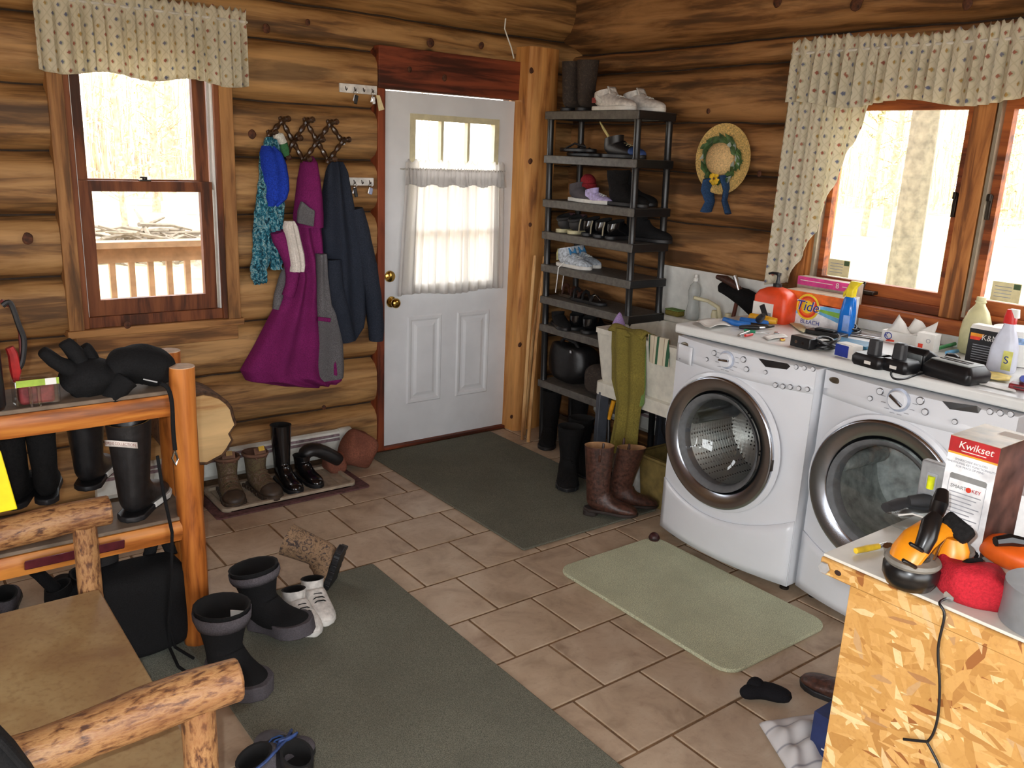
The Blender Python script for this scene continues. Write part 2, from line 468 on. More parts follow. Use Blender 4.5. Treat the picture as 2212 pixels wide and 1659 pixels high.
o = MB().box(-6.3, .3, -6.6, .2, 2.86, 2.98).build('ceiling', M_ceil, smooth=False); o['kind'] = 'structure'

# --- corner post, door frame
t = struct('trim_1')
mb = MB(); rings = []
for i in range(13):
    z = 2.36*i/12; a = .008*hn(z*1.5, 3); b = .008*hn(z*1.5, 9)
    rings.append([(-.468+a, .03, z), (-.455+a, -.105, z), (-.43+a, -.125, z), (-.30+b, -.13, z), (-.235+b, -.118, z), (-.208+b, -.085, z), (-.205+b, .03, z)])
mb.rings(rings).build('corner_post', M_pinez, t)
t = struct('trim_2')
MB().box(-1.405, -1.36, -.03, .06, 0, 2.06).build('jamb', M_redz, t, bevel=.004)
MB().box(-.438, -.405, -.012, .06, 0, 2.06).build('jamb', M_redz, t, bevel=.004)
MB().box(-1.405, -.405, -.034, .06, 2.06, 2.275).build('header_board', M_redx, t, bevel=.004)
MB().box(-1.36, -.43, -.03, .06, 0, .018).build('threshold', M_redx, t, bevel=.003)

# --- the half-glazed white door
d1 = struct('door_1')
mb = MB(); DX0, DX1 = -1.356, -.44; GX0, GX1, GZ0, GZ1 = -1.175, -.60, .985, 1.925
mb.box(DX0, GX0, -.004, .04, .022, 2.052); mb.box(GX1, DX1, -.004, .04, .022, 2.052)
mb.box(GX0, GX1, -.004, .04, .022, GZ0); mb.box(GX0, GX1, -.004, .04, GZ1, 2.052)
mb.build('slab', M_white, d1, smooth=False)
def rect_ring(x0, x1, z0, z1, y): return [(x0, y, z0), (x1, y, z0), (x1, y, z1), (x0, y, z1)]
for x0, x1 in ((-1.197, -.955), (-.845, -.60)):
    z0, z1 = .262, .80
    MB().rings([rect_ring(x0, x1, z0, z1, -.004), rect_ring(x0+.008, x1-.008, z0+.008, z1-.008, -.012), rect_ring(x0+.022, x1-.022, z0+.022, z1-.022, -.011), rect_ring(x0+.034, x1-.034, z0+.034, z1-.034, -.0035),
                rect_ring(x0+.048, x1-.048, z0+.048, z1-.048, -.0045), rect_ring(x0+.066, x1-.066, z0+.066, z1-.066, -.011)], (False, True)).build('raised_panel', M_white, d1, smooth=False)
fr = MB(); f0 = (-1.192, -.583, .965, 1.942)
for a in ((f0[0], f0[0]+.032, f0[2], f0[3]), (f0[1]-.032, f0[1], f0[2], f0[3]), (f0[0]+.032, f0[1]-.032, f0[2], f0[2]+.032), (f0[0]+.032, f0[1]-.032, f0[3]-.032, f0[3])):
    fr.box(a[0], a[1], -.014, .03, a[2], a[3])
wf = fr.build('window_frame', M_cream, d1, smooth=False)
xs = [-1.160, -.979, -.797, -.615]; zs = [.997, 1.302, 1.606, 1.910]
for x in xs[1:3]: MB().box(x-.009, x+.009, -.008, .028, zs[0], zs[3]).build('muntin', M_cream, wf, smooth=False)
for z in zs[1:3]: MB().box(xs[0], xs[3], -.006, .026, z-.009, z+.009).build('muntin', M_cream, wf, smooth=False)
for i in range(3):
    for j in range(3): MB().box(xs[i]+.008, xs[i+1]-.008, .008, .012, zs[j]+.008, zs[j+1]-.008).build('pane', M_glass, wf, smooth=False)
k = MB().lathe([(.0, -.004), (.032, -.004), (.034, .002), (.03, .01), (.014, .012), (.012, .032), (.022, .036), (.028, .048), (.029, .060), (.022, .07), (.01, .073), (0, .073)], 24, (-1.303, 0, .894), 'y').build('door_knob', M_brass, d1)
MB().lathe([(0, -.004), (.032, -.004), (.034, .004), (.031, .014), (.024, .018), (0, .02)], 24, (-1.315, 0, 1.042), 'y').build('deadbolt', M_brass, d1)
for z in (1.805, 1.03, .255):
    mb = MB().box(-.452, -.432, -.010, -.003, z-.05, z+.05); mb.cyl((-.434, -.012, z-.052), (-.434, -.012, z+.052), .006, n=10)
    mb.build('hinge', M_brass, d1)

# --- left window (double-hung)
M_sash = wood('sash_wood', (128, 74, 40), (108, 58, 30), (78, 42, 22), 'z', knots=False)
w1 = struct('window_1')
def bx(x0, x1, y0, y1, z0, z1, m, name, parent, bevel=.003): return MB().box(x0, x1, y0, y1, z0, z1).build(name, m, parent, bevel=bevel, smooth=True)
M_casz = wood('window_casing_upright', (170, 122, 72), (146, 100, 56), (110, 74, 40), 'z', kscale=2.0); M_casx = wood('window_casing_level', (170, 122, 72), (146, 100, 56), (110, 74, 40), 'x', kscale=2.0)
bx(-3.00, -2.935, -.034, .05, .875, 2.17, M_casz, 'casing', w1); bx(-2.262, -2.197, -.034, .05, .875, 2.17, M_casz, 'casing', w1)
bx(-3.00, -2.197, -.034, .05, 2.17, 2.25, M_casx, 'casing', w1)
bx(-3.01, -2.187, -.052, .05, .845, .878, M_casx, 'sill', w1); bx(-2.975, -2.215, -.034, .03, .77, .845, M_casx, 'apron', w1)
for x0, x1 in ((-2.965, -2.91), (-2.285, -2.225)): bx(x0, x1, -.022, .14, .878, 2.2, M_sash, 'jamb', w1)
bx(-2.93, -2.26, -.01, .14, .878, .93, M_sash, 'inner_sill', w1)
for x0, x1 in ((-2.912, -2.904), (-2.292, -2.284)): bx(x0, x1, .0, .06, .93, 2.17, M_whiteplastic, 'jamb_liner', w1, 0)
def sash(name, x0, x1, z0, z1, y0, y1, gx0, gx1, gz0, gz1):
    mb = MB().box(x0, gx0, y0, y1, z0, z1).box(gx1, x1, y0, y1, z0, z1).box(gx0, gx1, y0, y1, z0, gz0).box(gx0, gx1, y0, y1, gz1, z1)
    s = mb.build(name, M_sash, w1, smooth=False)
    MB().box(gx0-.004, gx1+.004, (y0+y1)/2-.002, (y0+y1)/2+.002, gz0-.004, gz1+.004).build('pane', M_glass, s, smooth=False)
    return s
sash('lower_sash', -2.904, -2.30, .93, 1.553, .015, .05, -2.847, -2.357, 1.005, 1.505)
sash('upper_sash', -2.904, -2.30, 1.515, 2.18, .055, .09, -2.852, -2.362, 1.56, 2.12)
lk = MB().box(-2.635, -2.585, .012, .045, 1.553, 1.560).cyl((-2.61, .028, 1.56), (-2.61, .028, 1.572), .012, n=12); lk.box(-2.632, -2.60, .02, .034, 1.566, 1.574)
lk.build('sash_lock', M_darkmetal, w1, bevel=.002)

# --- right window (pair of casements)
M_sashy = wood('sash_wood_y', (168, 92, 42), (142, 72, 32), (104, 52, 24), 'y', knots=False)
M_sashz = wood('casement_upright', (196, 132, 72), (170, 108, 56), (128, 78, 40), 'z', knots=False)
M_alu = mat('aluminium_strip', (170, 160, 140), .35, .05, metal=.6)
w2 = struct('window_2')
bx(-.03, .05, -3.86, -1.76, 2.10, 2.21, M_piney, 'casing', w2); bx(-.03, .05, -1.83, -1.755, 1.14, 2.10, M_sashz, 'casing', w2); bx(-.03, .05, -3.86, -3.78, 1.14, 2.10, M_sashz, 'casing', w2)
bx(-.075, .05, -3.88, -1.74, 1.085, 1.145, M_sashy, 'sill', w2); bx(-.035, .03, -3.84, -1.77, 1.03, 1.085, M_piney, 'apron', w2)
for y0, y1 in ((-1.86, -1.82), (-3.80, -3.76)): bx(-.01, .14, y0, y1, 1.145, 2.10, M_sashz, 'jamb', w2)
bx(-.01, .14, -3.80, -1.82, 1.145, 1.185, M_sashy, 'inner_sill', w2); bx(-.01, .14, -3.80, -1.82, 2.065, 2.10, M_sashy, 'head_jamb', w2)
bx(-.02, .14, -2.61, -2.52, 1.145, 2.10, M_sashz, 'mullion', w2)
def casement(y0, y1, gy0, gy1):
    z0, z1, gz0, gz1 = 1.185, 2.065, 1.24, 2.01
    s = MB().box(.015, .055, y0, gy0, z0, z1).box(.015, .055, gy1, y1, z0, z1).box(.015, .055, gy0, gy1, z0, gz0).box(.015, .055, gy0, gy1, gz1, z1).build('casement_sash', M_sashy, w2, smooth=False)
    MB().box(.032, .036, gy0-.004, gy1+.004, gz0-.004, gz1+.004).build('pane', M_glass, s, smooth=False)
    return s
s1 = casement(-2.52, -1.86, -2.485, -1.905); s2 = casement(-3.76, -2.61, -3.70, -2.665)
bx(-.02, .02, -2.632, -2.618, 1.16, 2.08, M_alu, 'weather_strip', w2, 0); bx(-.02, .02, -1.878, -1.862, 1.16, 2.08, M_alu, 'weather_strip', w2, 0)
for y in (-2.497, -2.64):
    MB().obox((.006, y, 1.62), (.014, .016, .10)).obox((-.006, y, 1.66), (.016, .012, .03)).build('casement_lock', M_darkmetal, w2, bevel=.002)
MB().obox((-.0, -2.16, 1.198), (.05, .10, .016)).obox((-.028, -2.155, 1.225), (.012, .018, .045), (0, .4, 0)).build('crank_handle', M_darkmetal, w2, bevel=.003)

M_knot = mat('log_knot', (74, 42, 24), .8, .4, 60, bump=.3, bscale=60)
def knot(wall, p, r, axis):
    r2 = (r, .006, r*1.15) if axis == 'x' else (.006, r, r*1.15)
    MB().ball(p, r2, 14, 8).wob(r*.18, 40, r*90).build('knot', M_knot, wall)
for p, r in [((-3.129, -0.022, 1.303), 0.022), ((-2.102, -0.022, 1.789), 0.02), ((-2.017, -0.03, 2.285), 0.02), ((-1.81, -0.05, 2.336), 0.014), ((-1.078, -0.022, 2.319), 0.022), ((-0.737, -0.022, 2.34), 0.018), ((-1.741, -0.022, 0.327), 0.012), ((-2.755, -0.055, 0.891), 0.016)]: knot(wall_l, p, r, 'x')
for p, r in [((-0.1, -1.55, 2.503), 0.024), ((-0.1, -1.97, 2.452), 0.03), ((-0.1, -2.463, 2.403), 0.02), ((-0.024, -2.181, 1.073), 0.03), ((-0.038, -2.485, 1.097), 0.016), ((-0.024, -1.499, 1.706), 0.014), ((-0.024, -1.125, 2.013), 0.012)]: knot(wall_r, p, r, 'y')
post_ = [o for o in C.objects if o.name == 'trim_1'][0]
for p, r in [((-0.449, -0.128, 2.225), 0.016), ((-0.425, -0.128, 1.711), 0.016), ((-0.405, -0.128, 1.333), 0.012), ((-0.442, -0.128, 0.579), 0.014), ((-0.477, -0.12, 0.104), 0.012)]: knot(post_, p, r, 'x')
for p, r in [((-0.992, -0.036, 2.143), 0.016), ((-1.217, -0.036, 2.168), 0.014)]: knot(bpy.data.objects['trim_2'], p, r, 'x')
# --- outside: ground, porch rail, brush pile, trees
M_ground = mat('pale_spring_ground', (170, 152, 118), .95, .25, .8)
M_grass = mat('spring_grass', (164, 172, 122), .95, .25, .6)
M_bark = mat('pale_bark', (170, 150, 124), .95, .2, 8)
M_barkl = mat('birch_bark', (116, 104, 88), .9, .15, 8)
M_leaf = mat('young_leaves', (190, 182, 140), .9, .25, 6)
M_pineneedle = mat('pine_needles', (130, 146, 92), .9, .25, 6)
M_rail = mat('weathered_rail_wood', (176, 140, 104), .8, .12, 10)
rnd = random.Random(11)
for nm, lb, box, m_ in (('woods', 'dense leafless woods far beyond the porch', (-8, 26, 42, 58), 0), ('woods', 'dense leafless woods far beyond the lawn', (44, 62, -8, 40), 1)):
    tw = MB()
    for i in range(3000):
        x = rnd.uniform(box[0], box[1]); y = rnd.uniform(box[2], box[3]); h = rnd.uniform(2.5, 13); r = rnd.uniform(.015, .07); lx_ = rnd.uniform(-.12, .12)*h; ly_ = rnd.uniform(-.12, .12)*h; zz = rnd.uniform(0, 2)*0-.6
        if rnd.random() < .6:
            zz = rnd.uniform(1, 9); h = rnd.uniform(1, 3); lx_ = rnd.uniform(-1.6, 1.6); ly_ = rnd.uniform(-1.6, 1.6); r *= .5
        tw.add([(x+r*math.cos(a), y+r*math.sin(a), zz) for a in (0, 2.1, 4.2)]+[(x+lx_+.4*r*math.cos(a), y+ly_+.4*r*math.sin(a), zz+h) for a in (0, 2.1, 4.2)], [(0, 1, 4, 3), (1, 2, 5, 4), (2, 0, 3, 5)])
    tag(tw.build(nm, mat('pale_twigs', (196, 178, 150), .95, .2, 1)), lb, 'woods', kind='stuff')
g = MB().grid(lambda u, v: (-30+90*u, -40+100*v, -.62+.05*mnoise.noise(Vector((u*60, v*60, 0)))), 45, 50)
g.v = [(x, y, z if (x > .6 or y > .6) else -.75) for x, y, z in g.v]
tag(g.build('ground', M_ground), None, None, kind='structure')
gg = MB().grid(lambda u, v: (6+16*u, -12+22*v, -.58+.04*mnoise.noise(Vector((u*20, v*20, 4)))), 24, 30)
tag(gg.build('lawn', M_grass), 'pale green spring lawn beyond the right window', 'lawn', kind='stuff')
dk = thing('porch_deck', 'weathered plank porch deck outside the double-hung window', 'deck', (-2.6, 1.0, -.16))
for i in range(12): MB().box(-2.4, 2.4, -.78+.14*i, -.65+.14*i, 0, .04).build('deck_board', M_rail, dk, smooth=False)
pr = thing('porch_railing', 'sunlit wooden porch railing with upright balusters outside the double-hung window', 'railing', (-2.2, 1.8, -.12))
MB().box(-2.2, 2.0, -.07, .07, 1.16, 1.20).build('top_rail', M_rail, pr, smooth=False)
MB().box(-2.2, 2.0, -.02, .02, 1.06, 1.16).build('upper_rail', M_rail, pr, smooth=False); MB().box(-2.2, 2.0, -.02, .02, .2, .28).build('lower_rail', M_rail, pr, smooth=False)
for i in range(34):
    x = -2.14+.122*i; MB().box(x-.018, x+.018, -.018, .018, .28, 1.06).build('baluster', M_rail, pr, smooth=False)
for x in (-1.9, 1.9): MB().box(x-.045, x+.045, -.045, .045, 0, 1.16).build('post', M_rail, pr, smooth=False)
rnd = random.Random(3)
bp = MB()
for i in range(90):
    a = rnd.uniform(0, 2*PI); r = rnd.random()**.6*2.0; l = rnd.uniform(.5, 1.7); th = rnd.uniform(0, PI); el = rnd.uniform(-.15, .45)
    c = Vector((1.2+r*math.cos(a), 14.5+r*math.sin(a)*.7, -.55+max(0, (1-r/2.0))*.75*rnd.random())); d = Vector((math.cos(th)*math.cos(el), math.sin(th)*math.cos(el), math.sin(el)))*l/2
    bp.tube([c-d, c+d*.2+Vector((0, 0, .05)), c+d], [.05, .04, .02], 5)
tag(bp.build('brush_pile', M_barkl), 'heap of cut branches on the ground beyond the porch railing', 'brush pile', kind='stuff')
def tree(name, label, cat, loc, h, r, mats, leaf, kind, seed, group):
    rnd = random.Random(seed); t = thing(name, label, cat, loc, group=group)
    lean = rnd.uniform(-.03, .03); top = Vector((lean*h, rnd.uniform(-.02, .02)*h, h))
    tk = MB().tube([top*(i/6)+Vector((rnd.uniform(-.04, .04), rnd.uniform(-.04, .04), 0))*(1 if i else 0) for i in range(7)], [r*(1.25-.95*i/6) for i in range(7)], 8)
    br = MB(); lf = MB()
    for i in range(kind[0]):
        z = h*rnd.uniform(kind[2], .97); a = rnd.uniform(0, 2*PI); l = kind[3]*(1.15-z/h)*rnd.uniform(.6, 1.2)+.25; e = rnd.uniform(.05, .6)
        b0 = top*(z/h); d = Vector((math.cos(a)*math.cos(e), math.sin(a)*math.cos(e), math.sin(e)))
        p1 = b0+d*l*.5+Vector((0, 0, .03)); p2 = b0+d*l+Vector((0, 0, rnd.uniform(-.1, .2)))
        br.tube([b0, p1, p2], [r*.22, r*.13, r*.04], 5)
        for q in range(kind[1]):
            s_ = rnd.uniform(.3, 1.05); c = b0.lerp(p2, s_)+Vector((rnd.gauss(0, .14), rnd.gauss(0, .14), rnd.gauss(0, .1)))*l*.5
            sz = rnd.uniform(.05, .13); u = Vector((rnd.gauss(0, 1), rnd.gauss(0, 1), rnd.gauss(0, 1))).normalized()*sz; v_ = u.orthogonal().normalized()*sz*.55
            lf.add([c-u, c+v_, c+u, c-v_], [(0, 1, 2, 3)])
    tk.build('trunk', mats, t); br.build('branches', mats, t)
    if kind[1]: l_ = lf.build('foliage', leaf, t, smooth=False); l_['kind'] = 'stuff'
TB = [(-1.4, 19, 9, .08), (2.2, 20.5, 8, .07), (.4, 24.5, 10, .10), (4.4, 25.5, 11, .11), (1.8, 30, 12, .13), (6.0, 31, 12, .13), (3.2, 35.5, 12, .15), (8.0, 36, 12, .15)]
for i, (x, y, h, r) in enumerate(TB):
    tree('bare_tree', 'thin bare spring tree standing in the brush beyond the porch', 'tree', (x, y, -.62), h, r, M_bark, M_leaf, (60, 6, .05, 1.2), 20+i, 'bare trees beyond the porch')
tree('pine_tree', 'broad tall pine trunk with drooping needles outside the right window', 'tree', (10.6, 3.35, -.62), 15, .21, M_barkl, M_pineneedle, (46, 44, .25, 2.6), 60, None)
TR = [(25.5, 1, 9, .09), (25.5, 5, 10, .11), (25.5, 9, 11, .11), (25.5, 13, 10, .1), (30.5, 7, 12, .14), (30.5, 11, 11, .13), (30.5, 15, 12, .14), (36, 9, 13, .16), (36, 13.5, 13, .16)]
for i, (x, y, h, r) in enumerate(TR):
    tree('bare_tree', 'slender bare tree at the edge of the lawn outside the right window', 'tree', (x, y, -.62), h, r, M_bark, M_leaf, (44, 30, .05, 1.35), 90+i, 'bare trees beyond the lawn')

# ---------------------------------------------------------------- things on the door wall
def floral(t):
    tc = t.new('ShaderNodeTexCoord'); mp = t.new('ShaderNodeMapping'); t.link(tc.outputs['UV'], mp.inputs['Vector'])
    mp.inputs['Rotation'].default_value = (0, 0, PI/4); mp.inputs['Scale'].default_value = (19, 19, 1)
    v = t.new('ShaderNodeTexVoronoi', feature='F1', voronoi_dimensions='2D'); t.link(mp.outputs[0], v.inputs['Vector']); v.inputs['Scale'].default_value = 1; v.inputs['Randomness'].default_value = 0
    v2 = t.new('ShaderNodeTexVoronoi', feature='DISTANCE_TO_EDGE', voronoi_dimensions='2D'); t.link(mp.outputs[0], v2.inputs['Vector']); v2.inputs['Scale'].default_value = 1; v2.inputs['Randomness'].default_value = 0
    sp = t.new('ShaderNodeSeparateColor'); t.link(v.outputs['Color'], sp.inputs[0])
    fc = t.ramp(sp.outputs[0], [(.0, rgb((176, 60, 46))), (.3, rgb((84, 96, 150))), (.5, rgb((196, 150, 60))), (.7, rgb((178, 84, 60))), (.85, rgb((110, 110, 150)))])
    for e in t.n:
        if e.type == 'VALTORGB' and e.outputs['Color'] == fc: e.color_ramp.interpolation = 'CONSTANT'
    base = rgb((236, 229, 208))
    ln = t.ramp(v2.outputs['Distance'], [(.0, (.35, .35, .35, 1)), (.035, (.35, .35, .35, 1)), (.06, (0, 0, 0, 1))])
    c = t.mix(ln, base, rgb((200, 194, 160)))
    stem = t.ramp(v.outputs['Distance'], [(.14, (.4, .4, .4, 1)), (.22, (0, 0, 0, 1))])
    c = t.mix(stem, c, rgb((150, 158, 110)))
    sh_ = t.new('ShaderNodeMapping'); t.link(mp.outputs[0], sh_.inputs['Vector']); sh_.inputs['Location'].default_value = (.07, .07, 0)
    vd = t.new('ShaderNodeTexVoronoi', feature='F1', voronoi_dimensions='2D', distance='CHEBYCHEV'); t.link(sh_.outputs[0], vd.inputs['Vector']); vd.inputs['Scale'].default_value = 1; vd.inputs['Randomness'].default_value = 0
    wv = t.noise(mp.outputs[0], 9, 2)
    dot = t.ramp(t.math('ADD', vd.outputs['Distance'], t.math('MULTIPLY', t.math('SUBTRACT', wv, .5), .16)), [(.09, (.75, .75, .75, 1)), (.15, (0, 0, 0, 1))])
    return t.mix(dot, c, fc)
M_floral = sheer('floral_cotton', floral, trans=.42)
M_sheer = sheer('white_sheer', c=(246, 243, 240), trans=.7)
M_rod = mat('white_curtain_rod', (200, 196, 186), .5)

def gathered(axis, wall, out, a0, a1, top, bot, folds, amp, ruffle, nu, nv, seed, name, label, cat, m, parent=None, frill=0):
    """gathered curtain: top(u)/bot(u) give heights; real folds"""
    def fn(u, v):
        a = a0+(a1-a0)*u; zt, zb = top(u), bot(u); z = zt+(zb-zt)*v
        pin = 1-.75*math.exp(-((z-(zt-ruffle))/.03)**2)
        ph = 2*PI*folds*u+1.3*math.sin(2*PI*u*folds*.23+seed)
        d = out+amp*pin*(math.sin(ph+.5*math.sin(v*2+seed))+.35*math.sin(ph*2.3+seed))*(.7+.5*v)
        if z > zt-ruffle: z += .010*math.sin(ph*1.7+seed)*(z-zt+ruffle)/ruffle
        return (a, wall-d, z) if axis == 'x' else (wall-d, a, z)
    return MB().grid(fn, nu, nv, uvscale=(abs(a1-a0)*1.5, abs(top(.5)-bot(.5))*1.0))

# floral valance over the double-hung window
t = thing('window_valance', 'cream floral gathered valance hanging over the double-hung window', 'curtain', (-2.57, -.09, 2.0))
mb = gathered('x', -.02, .07, -3.035, -2.140, lambda u: 2.345-.0*u, lambda u: 2.008-.012*math.sin(u*PI*5), 17, .013, .05, 150, 16, 1.0, '', '', '', None)
W(mb, 'cloth', M_floral, t, solid=.0015)
W(MB().cyl((-3.04, -.086, 2.295), (-2.135, -.086, 2.295), .007, n=10).cyl((-3.04, -.086, 2.295), (-3.04, -.0, 2.295), .006, n=8).cyl((-2.135, -.086, 2.295), (-2.135, -.0, 2.295), .006, n=8), 'curtain_rod', M_rod, t)

# sheer cafe curtain on the door
t = thing('door_curtain', 'white sheer cafe curtain gathered on a rod across the door glass', 'curtain', (-.9, -.045, .92))
mb = gathered('x', -.012, .028, -1.24, -.555, lambda u: 1.69, lambda u: .93+.008*math.sin(u*9), 13, .010, .045, 130, 26, 2.0, '', '', '', None)
v2 = []
for (x, y, z) in mb.v:
    k = max(0, min(1, (1.6-z)/.65)); v2.append((x+(x+.9)*.13*k*(1 if x < -.9 else .5), y, z))
mb.v = v2
W(mb, 'cloth', M_sheer, t, solid=.001)
mb = gathered('x', -.012, .042, -1.245, -.550, lambda u: 1.645, lambda u: 1.553+.008*math.sin(u*31), 24, .009, .02, 140, 6, 4.0, '', '', '', None)
W(mb, 'frill', M_sheer, t, solid=.001)
W(MB().cyl((-1.25, -.04, 1.642), (-.545, -.04, 1.642), .005, n=8).cyl((-1.25, -.04, 1.642), (-1.25, -.004, 1.642), .004, n=8).cyl((-.545, -.04, 1.642), (-.545, -.004, 1.642), .004, n=8), 'curtain_rod', M_rod, t)

# accordion peg rack
M_walnut = mat('dark_turned_wood', (62, 40, 24), .3, .2, 30, coat=.4)
cr = thing('peg_rack', 'dark turned-wood accordion peg rack on the log wall', 'coat rack', (-1.82, -0.02, 1.779))
N = [(-2.016, -0.04, 1.795), (-1.949, -0.04, 1.863), (-1.887, -0.04, 1.774), (-1.82, -0.04, 1.866), (-1.766, -0.04, 1.772), (-1.689, -0.04, 1.863), (-1.619, -0.04, 1.778), (-1.951, -0.04, 1.679), (-1.839, -0.04, 1.673), (-1.7, -0.04, 1.677)]
def spindle(a, b, off):
    a = Vector(a); b = Vector(b); d = (b-a); L = d.length; d.normalize(); a = a-d*.02; b = b+d*.02; L = (b-a).length
    pts = []; rad = []; n = max(18, int(L/.009))
    for i in range(n+1):
        s = i/n; pts.append(a.lerp(b, s)+Vector((0, off, 0))); rad.append(.0085+.0065*abs(math.sin(s*L/.045*PI)))
    return MB().tube(pts, rad, 8)
for a, b, o_ in ((0, 1, 0), (1, 8, .014), (3, 7, 0), (3, 9, .014), (5, 8, 0), (5, 6, .014), (6, 9, 0), (0, 7, .014)):
    W(spindle(N[a], N[b], o_), 'spindle', M_walnut, cr)
for p in N:
    q = Vector(p); W(MB().tube([q+Vector((0, .03, 0)), q+Vector((0, -.02, 0)), q+Vector((0, -.045, .004)), q+Vector((0, -.055, .006)), q+Vector((0, -.07, .008)), q+Vector((0, -.078, .009))], [.011, .011, .009, .015, .0155, .008], 10), 'peg', M_walnut, cr)

# teal scarf, blue knit cap, grey-white cap behind
def scarf_mat():
    t = NT('variegated_teal_yarn'); co = t.coord()
    a = t.noise(co, 30, 4, .65, 2.0); b = t.noise(co, 150, 2)
    t.base(t.mix(t.ramp(b, [(.4, (0, 0, 0, 1)), (.7, (.5, .5, .5, 1))]), t.ramp(a, [(.36, rgb((16, 40, 52))), (.45, rgb((28, 100, 122))), (.52, rgb((60, 150, 170))), (.58, rgb((180, 212, 212))), (.64, rgb((34, 84, 92)))]), rgb((30, 90, 110))))
    t.rough(.95); t.bump(b, .8, .006); return t.m
M_scarf = scarf_mat()
sc_ = thing('knit_scarf', 'ruffled teal and white knit scarf hanging from the peg rack', 'scarf', (-2.036, -0.06, 1.704))
S1 = [(1.778, -2.044, -1.982), (1.703, -2.075, -1.984), (1.545, -2.086, -1.994), (1.385, -2.118, -2.018), (1.222, -2.128, -2.036), (1.08, -2.143, -2.058), (1.051, -2.132, -2.068)]
S2 = [(1.771, -2.03, -1.968), (1.592, -2.024, -1.958), (1.385, -2.043, -1.964), (1.221, -2.043, -1.971), (1.126, -2.036, -1.981)]
m1 = drape([(z, l, r, .04) for z, l, r in S1], -.035, folds=3, amp=.012, seed=3, n=24, steps=6, drift=40).wob(.012, 28, 1)
m2 = drape([(z, l, r, .05) for z, l, r in S2], -.035, folds=3, amp=.012, seed=5, n=24, steps=6, drift=40).wob(.012, 28, 2)
W(m1, 'tail', M_scarf, sc_); W(m2, 'tail', M_scarf, sc_)
cp = thing('winter_hat', 'bright blue knit winter hat hung over the teal scarf', 'hat', (-2.008, -0.1, 1.594))
S = [(1.737, -2.071, -2.009), (1.706, -2.082, -1.972), (1.65, -2.079, -1.949), (1.582, -2.072, -1.938), (1.526, -2.069, -1.937), (1.48, -2.068, -1.953), (1.443, -2.062, -1.994)]
W(drape([(z, l, r, .055 if 0 < i < 6 else .03) for i, (z, l, r) in enumerate(S)], -.06, folds=2, amp=.005, seed=2), 'cap_body', fabric('royal_blue_knit', (32, 62, 170), .2, 180, c2=(26, 50, 140)), cp)
gc = thing('fleece_headband', 'green and white fleece headband on the leftmost peg', 'headband', (-1.974, -0.1, 1.774))
P = [(-2.021, -0.1, 1.789), (-1.993, -0.1, 1.786), (-1.975, -0.1, 1.751), (-1.966, -0.1, 1.716), (-1.957, -0.1, 1.69)]
W(MB().tube([Vector(p) for p in P[:3]], [.016, .022, .02], 10).wob(.004, 40), 'white_fleece', fabric('white_fleece', (210, 210, 200)), gc)
W(MB().tube([Vector(p) for p in P[2:]], [.02, .022, .014], 10).wob(.004, 40), 'green_fleece', fabric('green_fleece', (60, 110, 70)), gc)

# purple and grey hooded coat
M_purple = fabric('magenta_fleece', (122, 34, 94), .16, 200, c2=(102, 26, 78)); M_grey = fabric('heather_grey_fleece', (104, 102, 104), .2, 220)
ct = thing('fleece_coat', 'long magenta and grey hooded fleece coat hanging from the peg rack', 'coat', (-1.799, -0.08, 1.678))
B = [(1.336, -2.006, -1.746), (1.269, -2.003, -1.745), (1.173, -1.966, -1.743), (1.076, -1.953, -1.748), (0.979, -1.988, -1.735), (0.855, -2.06, -1.694), (0.729, -2.133, -1.648), (0.602, -2.215, -1.629), (0.545, -2.188, -1.63), (0.499, -2.014, -1.641), (0.478, -1.884, -1.678)]
W(drape([(z, l, r, (.06, .085, .095, .1, .105, .11, .12, .13, .13, .12, .09)[i]) for i, (z, l, r) in enumerate(B)], -.03, folds=3.5, amp=.016, seed=1, n=40), 'body', M_purple, ct)
H = [(1.694, -1.833, -1.787), (1.662, -1.856, -1.772), (1.574, -1.876, -1.764), (1.481, -1.89, -1.757), (1.399, -1.902, -1.751), (1.335, -1.904, -1.746)]
W(drape([(z, l, r, (.02, .06, .09, .105, .105, .09)[i]) for i, (z, l, r) in enumerate(H)], -.03, folds=1, amp=.008, seed=2), 'hood', M_purple, ct)
HL = [(-1.901, 1.474), (-1.861, 1.442), (-1.831, 1.426), (-1.84, 1.344), (-1.926, 1.364), (-1.919, 1.426)]
W(MB().prism([(a, b) for a, b in HL], -.148, -.12, 'y'), 'hood_facing', M_grey, ct, bevel=.006)
G = [(1.202, -1.82, -1.757), (1.076, -1.828, -1.748), (0.928, -1.835, -1.724), (0.878, -1.842, -1.689), (0.726, -1.855, -1.652), (0.572, -1.874, -1.644), (0.515, -1.864, -1.65)]
W(drape([(z, l, r, .13) for z, l, r in G], -.03, folds=1.2, amp=.008, seed=4, n=24), 'side_panel', M_grey, ct)
SL = [(-2.016, -0.1, 1.319), (-2.002, -0.1, 1.284), (-1.97, -0.1, 1.213), (-1.942, -0.1, 1.104), (-1.971, -0.1, 0.985)]
W(MB().tube(*smooth_path(SL, [.035, .042, .04, .036, .03]), 12).wob(.006, 14), 'sleeve', M_purple, ct)
SG = [(-1.933, -0.06, 1.171), (-1.977, -0.06, 1.076), (-2.005, -0.06, 0.981), (-2.022, -0.06, 0.914)]
W(MB().tube(SG, [.02, .026, .026, .02], 10).wob(.004, 14), 'sleeve', M_grey, ct, lab='grey sleeve')
W(MB().obox((-1.8, -0.165, 0.86), (.075, .012, .022), (0, .2, 0)), 'pocket_trim', M_purple, ct, bevel=.004)
ws = thing('white_glove', 'white knit scarf end laid over the magenta coat', 'scarf', (-1.956, -0.17, 1.371))
